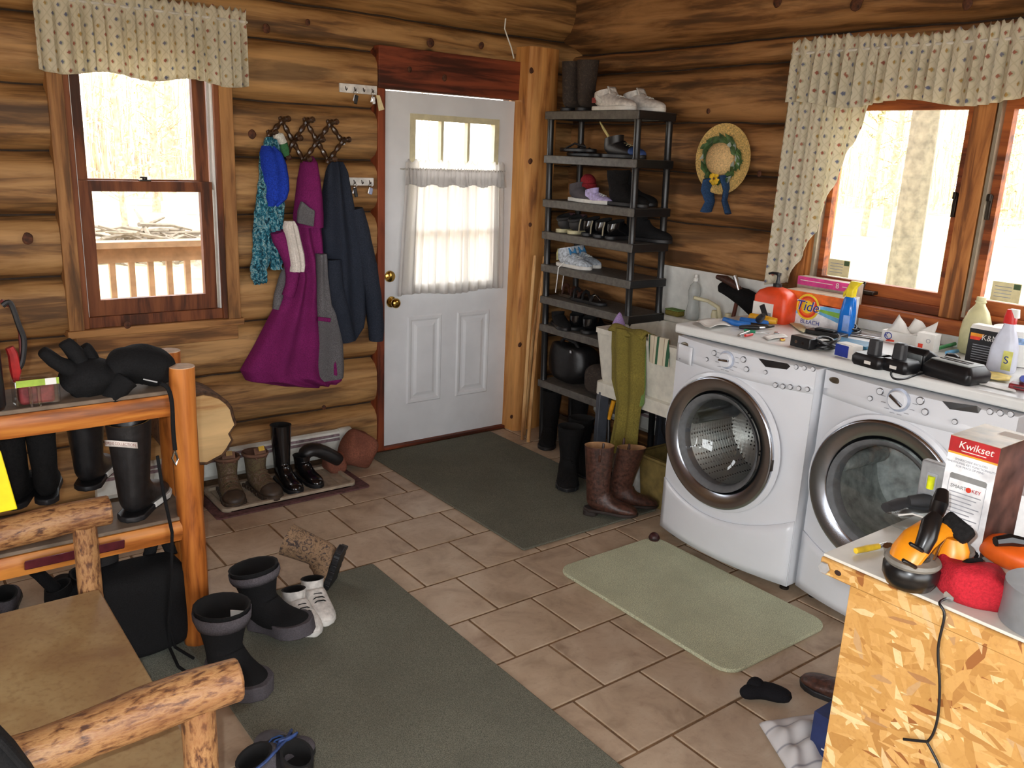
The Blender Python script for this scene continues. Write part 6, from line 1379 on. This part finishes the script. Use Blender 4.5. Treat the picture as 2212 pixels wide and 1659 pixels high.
MB().prism([(-.05, 0), (.06, 0), (.10, .035), (.03, .055), (-.035, .085), (-.055, .06)], -.05, .05, 'y').build('housing', M_blackp, t, bevel=.008); MB().box(-.058, -.052, -.04, .04, .01, .06).build('face_plate', mat('grey_plate', (110, 114, 114), .5), t, bevel=.002); MB().lathe([(.0, 0), (.018, 0), (.02, .03), (.012, .045)], 12, (.07, -.05, .05), 'y').build('knob', M_blackp, t)
t = thing('battery_charger', 'black and grey slotted battery charger on the worktop edge', 'charger', (*(-0.639, -2.919, 1.036)[:2], ZW), -.15)
MB().rings([rbx(-.06, .06, -.09, .09, .02, 0), rbx(-.068, .068, -.098, .098, .02, .015), rbx(-.068, .068, -.098, .098, .02, .038), rbx(-.05, .05, -.08, .08, .016, .062)]).build('case', M_blackp, t)
pl_ = MB().box(-.046, .046, -.074, .076, .061, .066).build('cradle_plate', mat('silver_grey_plastic', (140, 144, 140), .4), t, bevel=.003)
for x in (-.012, .012): MB().box(x-.004, x+.004, -.05, .06, .066, .068).build('slot', M_blackp, pl_, smooth=False)
tool('black_cable', 'thin black cord looping over the front of the worktop', 'cord', [('cord', [(-0.555, -2.697, 1.04), (-0.673, -2.718, 1.04), (-0.789, -2.759, 1.04), (-0.865, -2.815, 1.04), (-0.829, -2.835, 1.04), (-0.711, -2.823, 1.04), (-0.637, -2.831, 1.04)], .004, M_blackp)])
tool('allen_key', 'bent chrome hex key beside the battery charger', 'hex key', [('arm', [(-0.685, -2.966, 1.041), (-0.607, -2.957, 1.041), (-0.494, -2.942, 1.041)], .005, M_silver), ('arm', [(-0.685, -2.966, 1.041), (-0.704, -2.984, 1.041)], .005, M_silver)])
# open carton with crumpled paper
t = facing('open_carton', 'small white open carton with paper flaps sticking up behind the batteries', 'box', (-.24, -2.40, ZW))
MB().box(0, .20, 0, .11, 0, .05).build('carton', M_paper, t, smooth=False)
for i, pts in enumerate(([(.02, .0, .05), (.12, .01, .05), (.10, .03, .06), (.055, .02, .125)], [(.08, .03, .05), (.19, .04, .05), (.15, .05, .10), (.11, .05, .115)], [(.13, .0, .05), (.21, .02, .05), (.215, .04, .12), (.16, .02, .075)])):
    MB().grid(lambda u, v, P=[Vector(p) for p in pts]: tuple(P[0].lerp(P[1], u).lerp(P[3].lerp(P[2], u), v)+Vector((0, .006*math.sin(u*6+v*4), 0))), 5, 5).build('paper_flap', M_paper, t, solid=.001)
lettering('K', .03, cN, t, (.022, -.0008, .028), (PI/2, 0, 0), .0003); flat('red_print', [(.02, .003), (.06, .006), (.06, .013), (.03, .015)], 0, cR, t)
MB().tube([(.03+.016*math.cos(2*PI*i/18), -.0012, .028+.014*math.sin(2*PI*i/18)) for i in range(18)], .0018, 5, closed=True).build('logo_ring', cN, t)
t = facing('small_carton', 'little red and white carton standing right of the open carton', 'box', (-.28, -2.575, ZW)); MB().box(0, .075, 0, .05, 0, .075).build('carton', M_paper, t, smooth=False); flat('red_print', [(.01, .01), (.03, .01), (.03, .03), (.01, .03)], 0, cR, t); lettering('O', .025, mat('grey_print', (150, 152, 158)), t, (.05, -.001, .045), (PI/2, 0, 0), .0003)
tool('striped_card', 'green and blue striped card lying beside the dark filter box', 'card', [('green_strip', [(-0.22, -2.644, 1.05), (-0.048, -2.631, 1.05)], [.008, .008], mat('green_print2', (70, 150, 90), .6)), ('blue_strip', [(-0.256, -2.696, 1.045), (-0.175, -2.699, 1.045)], [.008, .008], cB)])
# dark filter-care box
kn = facing('filter_box', 'black printed filter-care box with orange and red stripe logo', 'box', (-.30, -2.79, ZW)); MB().box(0, .115, 0, .06, 0, .135).build('carton', mat('black_carton', (26, 26, 28), .5), kn, smooth=False); MB().rings([[(0, 0, .135), (.115, 0, .135), (.115, .06, .135), (0, .06, .135)], [(.004, .004, .15), (.111, .004, .15), (.111, .056, .15), (.004, .056, .15)]]).build('white_lid', M_paper, kn, smooth=False)
flat('stripe', [(.006, .118), (.058, .118), (.05, .105), (.006, .105)], 0, mat('print_amber', (240, 150, 40), .5), kn); flat('stripe', [(.006, .105), (.05, .105), (.042, .092), (.006, .092)], 0, cR, kn); lettering('K&N', .032, M_paper, kn, (.08, -.001, .105), (PI/2, 0, 0), .0003, sx=.95)
for q in range(7): flat('print_line', [(.02, .072-.0095*q), (.10-.006*(q % 3), .072-.0095*q), (.10-.006*(q % 3), .075-.0095*q), (.02, .075-.0095*q)], 0, mat('grey_print', (150, 152, 158)), kn)
# white spray bottle with red trigger
t = facing('spray_bottle', 'tall white spray bottle with red trigger and yellow label', 'bottle', (-.34, -2.945, ZW))
MB().rings([rbx(-.045, .045, -.03, .03, .018, 0), rbx(-.048, .048, -.032, .032, .018, .01), rbx(-.044, .044, -.03, .03, .018, .09), rbx(-.034, .036, -.024, .024, .016, .13), rbx(-.02, .024, -.018, .018, .014, .165), rbx(-.016, .02, -.015, .015, .012, .185)]).build('body', mat('bluish_white_plastic', (206, 210, 224), .35, .03), t)
MB().rings([rbx(-.02, .022, -.016, .016, .01, .183), rbx(-.02, .022, -.016, .016, .01, .205), rbx(-.014, .006, -.012, .012, .006, .235)]).build('red_collar', mat('red_trigger', (206, 40, 36), .4), t); MB().rings([rbx(-.006, .03, -.012, .012, .006, .207), rbx(-.004, .026, -.011, .011, .006, .238)]).build('nozzle', M_whiteplastic, t); MB().box(.012, .046, -.0325, -.0315, .012, .085).build('label', mat('yellow_green_label', (216, 214, 120), .5), t, smooth=False); lettering('S', .04, cN, t, (.026, -.0332, .05), (PI/2, 0, 0), .0003)
t = facing('milk_jug', 'tall cream plastic jug without cap behind the dark filter box', 'jug', (-.125, -2.735, ZW))
MB().lathe([(0, 0), (.05, .002), (.058, .012), (.06, .09), (.056, .13), (.04, .175), (.022, .2), (.018, .21), (.019, .235), (.016, .236)], 22, sy=.8).build('body', mat('cream_milky_plastic', (214, 208, 160), .4, .04), t); MB().lathe([(.0195, .212), (.022, .214), (.022, .219), (.0195, .221)], 18, sy=.85, cap=(False, False)).build('neck_ring', mat('cream_milky_plastic', (214, 208, 160)), t)
t = facing('white_tub', 'round white plastic tub with blue lettering at the right window sill', 'tub', (-.14, -2.91, ZW)); MB().lathe([(0, 0), (.085, .002), (.09, .12), (.094, .122), (.095, .14), (.0, .145)], 32).build('tub', M_whiteplastic, t)
lettering('L', .07, cB, t, (.0, -.0895, .06), (PI/2, 0, .0), .001); MB().lathe([(.0905, .09), (.0915, .115)], 32, cap=(False, False)).build('blue_band', mat('blue_flowers', (130, 160, 200), .5, .3, 60), t)
t = bxt('red_case', 'dark red pocket case at the far right edge of the worktop', 'case', (-0.569, -3.126, 1.036), (.05, .09, .02), mat('dark_red_case', (120, 24, 30), .4), .2); MB().box(-.0255, -.0248, -.03, .03, .008, .012).build('seam_line', M_blackp, t)
tool('blue_pen', 'dark blue marker standing at the right picture edge on the worktop', 'marker', [('barrel', [(-0.392, -3.05, 1.036), (-0.691, -3.164, 1.1)], [.012, .012], cN), ('cap', [(-0.691, -3.164, 1.1), (-0.831, -3.217, 1.13)], [.0125, .010], cN)])

# ---------------------------------------------------------------- workbench in the right foreground
def osb():
    t = NT('oriented_strand_board')
    tc = t.new('ShaderNodeTexCoord'); nz = t.new('ShaderNodeTexNoise'); t.link(tc.outputs['Object'], nz.inputs['Vector']); nz.inputs['Scale'].default_value = 3.0; nz.inputs['Detail'].default_value = 2
    col = None; hsum = None
    for i, (ang, sc, off) in enumerate(((.4, (1, 7, 34), 0), (-.5, (1, 14, 60), 3.3), (1.1, (1, 13, 56), 7.1), (-1.15, (1, 18, 75), 9.7), (.1, (1, 22, 90), 15.1))):
        mp = t.new('ShaderNodeMapping'); t.link(tc.outputs['Object'], mp.inputs['Vector']); mp.inputs['Rotation'].default_value = (ang, 0, 0); mp.inputs['Location'].default_value = (off, off, off)
        mp2 = t.new('ShaderNodeMapping'); t.link(mp.outputs[0], mp2.inputs['Vector']); mp2.inputs['Scale'].default_value = sc
        ad = t.new('ShaderNodeVectorMath', operation='ADD'); t.link(mp2.outputs[0], ad.inputs[0]); sm = t.new('ShaderNodeVectorMath', operation='SCALE'); t.link(nz.outputs['Color'], sm.inputs[0]); sm.inputs['Scale'].default_value = 1.0; t.link(sm.outputs[0], ad.inputs[1])
        v = t.new('ShaderNodeTexVoronoi', feature='F1', voronoi_dimensions='3D'); t.link(ad.outputs[0], v.inputs['Vector']); v.inputs['Scale'].default_value = 1.0; v.inputs['Randomness'].default_value = 1
        s_ = t.new('ShaderNodeSeparateColor'); t.link(v.outputs['Color'], s_.inputs[0])
        c = t.ramp(s_.outputs[0], [(0, rgb((166, 116, 58))), (.15, rgb((184, 136, 70))), (.55, rgb((196, 148, 82))), (.84, rgb((206, 160, 96))), (.93, rgb((230, 200, 146))), (.975, rgb((146, 90, 42)))])
        m = t.ramp(s_.outputs[1], [(.64, (0, 0, 0, 1)), (.66, (1, 1, 1, 1))])
        col = c if col is None else t.mix(m, col, c)
        hsum = s_.outputs[2] if hsum is None else t.math('ADD', hsum, s_.outputs[2])
    g = t.noise(t.coord(scale=(1, 1, 1)), 120, 3)
    col = t.mix(t.ramp(g, [(.5, (0, 0, 0, 1)), (.75, (.25, .25, .25, 1))]), col, rgb((150, 96, 44)))
    t.base(col); t.rough(.5); t.bump(hsum, .12, .003); return t.m
M_osb = osb()
wb = thing('workbench', 'oriented-strand-board workbench with white top in the right foreground', 'workbench', (-2.0, -4.1, 0))
W(MB().box(-2.262, -2.244, -5.3, -3.525, .0, .957), 'front_panel', M_osb, wb, bevel=.001)
W(MB().box(-2.243, -1.56, -3.545, -3.527, .0, .957), 'end_panel', M_osb, wb, bevel=.001)
W(MB().prism([(-3.462, .958), (-3.457, .965), (-3.457, .993), (-5.3, .993), (-5.3, .958)], -2.267, -1.55, 'x'), 'top_board', M_osb, wb, bevel=.003)
W(MB().prism([(-2.262, -3.459), (-1.55, -3.459), (-1.55, -5.3), (-2.258, -5.3)], .9935, 1.0, 'z'), 'laminate', mat('grey_white_laminate', (206, 204, 194), .3, .03), wb, bevel=.001)
W(MB().lathe([(0, 0), (.012, 0), (.013, .003), (.008, .006), (0, .007)], 6, (-2.275, -3.470, .975), 'x'), 'bolt', mat('zinc_bolt', (170, 170, 170), .5, metal=.4), wb)
W(MB().ball((-2.2665, -3.498, .974), (.002, .008, .006), 10, 6), 'knot_hole', mat('dark_knot', (50, 28, 16), .9), wb)
tool('hanging_wire', 'black wire hanging down the strand-board front of the workbench', 'wire', [('wire', [(-2.235, -3.70, 1.004), (-2.268, -3.70, 1.004)]+[(-2.272, -3.714, 0.986), (-2.272, -3.714, 0.92), (-2.272, -3.729, 0.851), (-2.272, -3.736, 0.792), (-2.272, -3.734, 0.752), (-2.272, -3.727, 0.73)], .0025, M_blackp), ('wire', [(-2.275, -3.728, 0.732), (-2.275, -3.709, 0.722), (-2.275, -3.685, 0.71)], .0028, M_blackp), ('wire', [(-2.272, -3.724, 0.73), (-2.272, -3.736, 0.718), (-2.272, -3.757, 0.692), (-2.272, -3.767, 0.658)], .0025, M_blackp)])
ZB = 1.0008
# lockset carton
kw = thing('lockset_box', 'tall white and red lockset carton standing on the workbench', 'box', (-2.012, -3.553, ZB), -PI/2)
KW, KD, KH = .098, .147, .237
MB().box(0, KW, 0, KD, 0, KH).build('carton', mat('white_glossy_carton', (232, 232, 234), .35), kw, smooth=False)
M_kred = mat('print_dark_red', (168, 30, 34), .4)
MB().box(KW, KW+.0007, 0, KD, 0, KH).build('dark_side_print', mat('print_brown_photo', (86, 60, 52), .4, .5, 14), kw, smooth=False); MB().box(0, KW, 0, KD, KH, KH+.0007).build('top_print', mat('print_taupe_photo', (150, 136, 112), .35, .35, 16), kw, smooth=False); MB().box(.05, KW, .09, KD-.02, KH+.0007, KH+.0012).build('top_sticker', M_paper, kw, smooth=False)
flat('red_header', [(0, KH-.032), (KW, KH-.032), (KW, KH), (0, KH)], 0, M_kred, kw); flat('gold_line', [(0, KH-.036), (KW, KH-.036), (KW, KH-.032), (0, KH-.032)], 0, mat('print_gold', (224, 160, 50), .4), kw)
lettering('Kwikset', .021, M_paper, kw, (KW*.54, -.0012, KH-.0145), (PI/2, 0, 0), .0003, shear=.15); MB().box(.026, .075, -.0012, -.0007, KH-.027, KH-.0255).build('tagline', M_paper, kw, smooth=False)
M_gp = mat('grey_print', (150, 152, 158))
for q, (t_, z) in enumerate((('SMARTCODE INCLUDES', KH-.046), ('TRADITIONAL KEY FUNCTIONALITY', KH-.053), ('FOR PEACE OF MIND', KH-.060))): lettering(t_, .006, M_gp, kw, (KW/2, -.0009, z), (PI/2, 0, 0), .0002)
flat('grey_bar', [(.012, KH-.088), (.086, KH-.088), (.086, KH-.079), (.083, KH-.076), (.015, KH-.076), (.012, KH-.079)], 0, mat('print_mid_grey', (130, 130, 128), .5), kw)
for x in (.012, .086): flat('frame_line', [(x-.0004, KH-.18), (x+.0004, KH-.18), (x+.0004, KH-.088), (x-.0004, KH-.088)], 0, M_gp, kw)
lettering('SMART', .0105, mat('print_mid_grey', (130, 130, 128)), kw, (.033, -.0009, KH-.103), (PI/2, 0, 0), .0002); lettering('KEY', .0105, M_kred, kw, (.069, -.0009, KH-.103), (PI/2, 0, 0), .0002); flat('round_mark', [(.0535+.0055*math.cos(2*PI*i/20), KH-.103+.0055*math.sin(2*PI*i/20)) for i in range(20)], -.0005, cR, kw)
for q in range(9): flat('print_line', [(.016, KH-.116-.0085*q), (.08-.008*(q % 3), KH-.116-.0085*q), (.08-.008*(q % 3), KH-.114-.0085*q), (.016, KH-.114-.0085*q)], 0, M_gp, kw)
# ear defenders
M_amber = mat('amber_plastic', (226, 140, 24), .35, .05); M_cup = mat('satin_black_cup', (18, 18, 19), .3, .1)
em = thing('ear_defenders', 'orange and black ear defenders lying on the workbench', 'ear defenders', (-2.234, -3.625, 1.001))
E1 = Vector((-2.259, -3.635, 1.03)); E2 = Vector((-2.149, -3.643, 1.03))
for c in (E1, E2):
    W(MB().lathe([(0, -.03), (.022, -.029), (.04, -.02), (.049, -.002), (.05, .016), (.044, .024)], 26, (c.x, c.y, 1.031)), 'cup', M_cup, em); W(MB().lathe([(.046, .022), (.05, .028), (.047, .034), (.03, .036), (.024, .03)], 26, (c.x, c.y, 1.031), cap=(False, True)), 'cushion', M_amber if 0 else mat('grey_cushion', (120, 116, 108), .6), em)
W(MB().tube([(-2.289, -3.629, 1.05), (-2.275, -3.631, 1.075), (-2.254, -3.637, 1.1), (-2.211, -3.643, 1.115), (-2.172, -3.655, 1.11), (-2.161, -3.671, 1.09), (-2.171, -3.672, 1.06)], [.028, .033, .033, .03, .028, .026, .022], 14, flat=.5), 'headband', M_amber, em)
W(MB().tube([(-2.287, -3.66, 1.095), (-2.277, -3.662, 1.12), (-2.257, -3.655, 1.14), (-2.242, -3.655, 1.15)], [.014, .017, .017, .013], 12), 'pad', M_cup, em); W(MB().tube([(-2.156, -3.616, 1.12), (-2.156, -3.619, 1.145), (-2.136, -3.611, 1.16)], [.014, .016, .012], 12), 'pad', M_cup, em)
W(MB().tube([(-2.183, -3.664, 1.055), (-2.175, -3.66, 1.075), (-2.179, -3.661, 1.1)], [.036, .036, .026], 14, flat=.7), 'headband', M_amber, em)
W(MB().obox((-2.178, -3.668, 1.115), (.05, .055, .034), (.5, .5, .3)), 'foam_block', M_fuzz, em, bevel=.006)
for q in (-.006, .006): W(MB().tube([Vector(p)+Vector((0, q, 0)) for p in [(-2.262, -3.668, 1.075), (-2.24, -3.663, 1.095), (-2.217, -3.661, 1.105)]], .0022, 6), 'adjuster_wire', M_silver, em)
for q in ((-2.342, -3.669, 1.088), (-2.318, -3.665, 1.112)): W(MB().obox(q, (.035, .008, .006), (.4, .5, -.4)), 'vent_slot', M_cup, em, bevel=.002)
# red pouch
t = thing('red_pouch', 'red fabric pouch with black zip opening on the workbench edge', 'pouch', (-2.185, -3.724, 1.001))
c = Vector((-2.195, -3.723, 1.03)); W(MB().ball((c.x, c.y, 1.034), (.050, .058, .036), 24, 16, pw=.5, rot=(.1, .05, .7)).wob(.016, 26, 3), 'body', fabric('red_cordura', (176, 36, 48), .14, 240, c2=(150, 28, 38)), t, sub=1)
W(MB().tube([(-2.211, -3.697, 1.055), (-2.186, -3.701, 1.062), (-2.158, -3.712, 1.064)], [.006, .007, .005], 8), 'zip', M_blkf, t); W(MB().tube([(-2.23, -3.704, 1.01), (-2.245, -3.704, 1.012)], [.010, .010], 10), 'snap', M_silver, t)
t = thing('duct_tape', 'grey duct tape roll at the right edge of the workbench', 'tape', (-2.178, -3.845, ZB)); MB().lathe([(.040, 0), (.076, 0), (.076, .072), (.040, .072)], 40, cap=(False, False)).build('roll', mat('silver_grey_tape', (122, 124, 126), .4, .06), t); MB().lathe([(.038, .002), (.040, .002), (.040, .07), (.038, .07)], 36, cap=(False, False)).build('core', mat('kraft_board', (170, 150, 124)), t); MB().rings([[(.0405*math.cos(2*PI*i/36), .0405*math.sin(2*PI*i/36), .002) for i in range(36)], [(.0405*math.cos(2*PI*i/36), .0405*math.sin(2*PI*i/36), .07) for i in range(36)]], (False, False)).build('inner_wrap', M_paper, t)
M_hiviz = mat('hi_viz_orange', (244, 104, 26), .5, .06)
t = thing('orange_strap', 'bright orange folded strap with black buckle behind the duct tape', 'strap', (-1.99, -3.683, 1.001)); c = Vector((-1.982, -3.684, 1.02))
W(MB().ball((c.x, c.y-.02, 1.028), (.05, .07, .027), 20, 12, pw=.75).wob(.008, 24, 8), 'folds', M_hiviz, t, sub=1); W(MB().tube([(-2.034, -3.683, 1.058), (-2.01, -3.698, 1.062), (-1.991, -3.72, 1.06)], [.010, .013, .010], 8), 'buckle', M_cup, t)
tool('black_strap', 'narrow black webbing strap running up beside the lockset carton', 'strap', [('webbing', [(-2.054, -3.649, 1.004), (-1.967, -3.632, 1.008), (-1.9, -3.62, 1.02), (-1.869, -3.62, 1.05)], [.009, .010, .010, .008], M_blkf)])
t = thing('chrome_fitting', 'chrome pipe fitting lying at the right edge of the workbench', 'fitting', (-1.90, -3.72, ZB)); MB().lathe([(.02, 0), (.03, .002), (.03, .016), (.022, .02), (.022, .04), (.026, .042), (.026, .05), (.0, .052)], 20).build('body', M_chrome, t); MB().tube([(0, 0, .03), (.0, -.05, .045), (0, -.09, .05)], .012, 10).build('outlet', M_chrome, t)
t = thing('tool_case', 'dark grey soft tool case at the right picture edge behind the fitting', 'case', (-1.80, -3.79, ZB)); MB().ball((0, 0, .052), (.06, .10, .052), 20, 12, pw=.6).wob(.006, 20).build('body', mat('dark_grey_nylon', (54, 54, 56), .7), t, sub=1); MB().tube([(-.05, -.06, .06), (-.062, 0, .07), (-.05, .06, .06)], .006, 8).build('zip', M_blackp, t)
t = thing('spray_can', 'pale blue and red spray can behind the lockset carton', 'can', (-1.70, -3.66, ZB)); MB().lathe([(0, 0), (.034, .0), (.034, .16), (.024, .175), (.012, .18)], 24).build('can', mat('pale_blue_can', (150, 180, 220), .35), t); MB().lathe([(.0345, .02), (.0348, .075)], 24, cap=(False, False)).build('red_band', cR, t); MB().lathe([(.012, .178), (.012, .2), (0, .202)], 14).build('nozzle', M_whiteplastic, t)
tool('utility_knife', 'yellow and steel utility knife on the left of the workbench top', 'knife', [('grip', [(-2.212, -3.498, 1.008), (-2.178, -3.505, 1.008), (-2.15, -3.512, 1.008)], [.006, .007, .006], mat('yellow_knife_grip', (226, 190, 50), .4)), ('blade_housing', [(-2.15, -3.512, 1.008), (-2.123, -3.514, 1.008)], [.005, .004], M_silver)])
tool('hose_clamp', 'small steel hose clamp beside the ear defenders', 'clamp', [('screw', [(-2.17, -3.547, 1.012), (-2.177, -3.544, 1.03)], [.010, .010], M_silver), ('tag', [(-2.203, -3.56, 1.006), (-2.175, -3.553, 1.006)], [.007, .007], mat('amber_tag', (210, 150, 40), .5))])
t = thing('plastic_bag', 'crumpled clear plastic bag behind the ear defenders', 'bag', (-1.989, -3.502, 1.001)); MB().ball((0, 0, .016), (.05, .06, .016), 18, 10, pw=.8).wob(.012, 26, 4).build('film', glassy('clear_film', (.92, .94, .94), .12, rough=.3), t); MB().tube([(.02, -.03, .028), (.0, .01, .034), (-.02, .03, .028)], .002, 6).build('seal', M_paper, t)
t = thing('work_glove', 'dark grey work gloves lying on the bench end under the level', 'gloves', (-1.916, -3.452, 1.001))
W(MB().tube([(-1.973, -3.425, 1.02), (-1.939, -3.439, 1.024), (-1.901, -3.461, 1.026), (-1.863, -3.485, 1.024)], [.018, .024, .026, .02], 12, flat=.7).wob(.003, 30), 'palm', mat('dark_grey_glove', (46, 46, 48), .8), t); W(MB().tube([(-1.947, -3.461, 1.045), (-1.926, -3.481, 1.05), (-1.904, -3.501, 1.05)], [.014, .02, .018], 12, flat=.7).wob(.003, 30), 'cuff', mat('dark_grey_glove', (46, 46, 48)), t)
t = thing('spirit_level', 'grey torpedo level with a glowing yellow vial behind the lockset carton', 'level', (-1.905, -3.488, 1.052)); MB().box(-.012, .012, -.03, .03, 0, .085).build('body', mat('grey_aluminium', (150, 152, 154), .4, metal=.3), t, bevel=.004); MB().box(-.0135, -.0115, -.011, .013, .022, .062).build('vial_recess', mat('grey_print', (150, 152, 158)), t, bevel=.002); MB().tube([(-.014, .001, .026), (-.014, .001, .055)], .008, 12).build('vial', mat('neon_yellow_liquid', (228, 240, 40), .2), t)
# ---------------------------------------------------------------- things on the floor by the bench
M_sock = fabric('black_sock', (26, 26, 30), .2, 240)
t = thing('sock', 'black ankle sock crumpled on the tile floor', 'sock', (-1.456, -2.858, 0.0)); W(MB().tube([Vector(p) for p in [(-1.552, -2.826, 0.028), (-1.504, -2.833, 0.028), (-1.46, -2.857, 0.028), (-1.442, -2.9, 0.028), (-1.423, -2.937, 0.028)]], [.026, .034, .038, .036, .024], 14, flat=.75).wob(.008, 18, 2), 'foot', M_sock, t, sub=1); W(MB().tube([(-1.507, -2.835, 0.03), (-1.486, -2.831, 0.045), (-1.46, -2.825, 0.05)], [.03, .03, .024], 12, flat=.8).wob(.005, 20), 'cuff', M_sock, t, sub=1)
t = thing('white_cloth', 'crumpled white and grey striped cloth in front of the dark blue carton', 'cloth', (-1.612, -3.053, 0.0))
def rag_mat():
    t = NT('white_grey_rag'); tc = t.new('ShaderNodeTexCoord'); sp_ = t.new('ShaderNodeSeparateXYZ'); t.link(tc.outputs['UV'], sp_.inputs[0])
    m = t.math('FRACT', t.math('MULTIPLY', sp_.outputs[1], 3.0)); t.base(t.ramp(m, [(0, rgb((206, 204, 204))), (.55, rgb((206, 204, 204))), (.62, rgb((140, 140, 148))), (.7, rgb((206, 204, 204)))])); t.rough(.95); return t.m
RQ = [Vector(p) for p in [(-1.606, -2.943, -0.0), (-1.408, -3.019, -0.0), (-1.611, -3.217, 0.0), (-1.736, -3.167, 0.0)]]
def rag(u, v):
    p = RQ[0].lerp(RQ[1], u).lerp(RQ[3].lerp(RQ[2], u), v); e = min(u, 1-u, v, 1-v)*4
    return (p.x, p.y, .006+.035*min(1, e)**.6+.010*math.sin(v*19+u*3)*min(1, e)+.006*math.sin(u*13)*min(1, e))
W(MB().grid(rag, 30, 30), 'fabric', rag_mat(), t, solid=.005)
t = thing('blue_carton', 'dark blue carton standing on the floor behind the workbench', 'box', (-1.48, -3.26, 0)); W(MB().box(-1.60, -1.36, -3.42, -3.12, .001, .16), 'carton', mat('navy_carton', (34, 48, 92), .5), t, smooth=False); W(MB().box(-1.6008, -1.6, -3.40, -3.16, .05, .055), 'print_line', M_paper, t, smooth=False)
boot('sneaker', 'dark shoe half hidden behind the workbench', (-1.245, -3.13, .001), 1.7, .26, .10, .10, (.055, .045), M_brownl, M_rub, M_lin, cat='shoe', low=True)
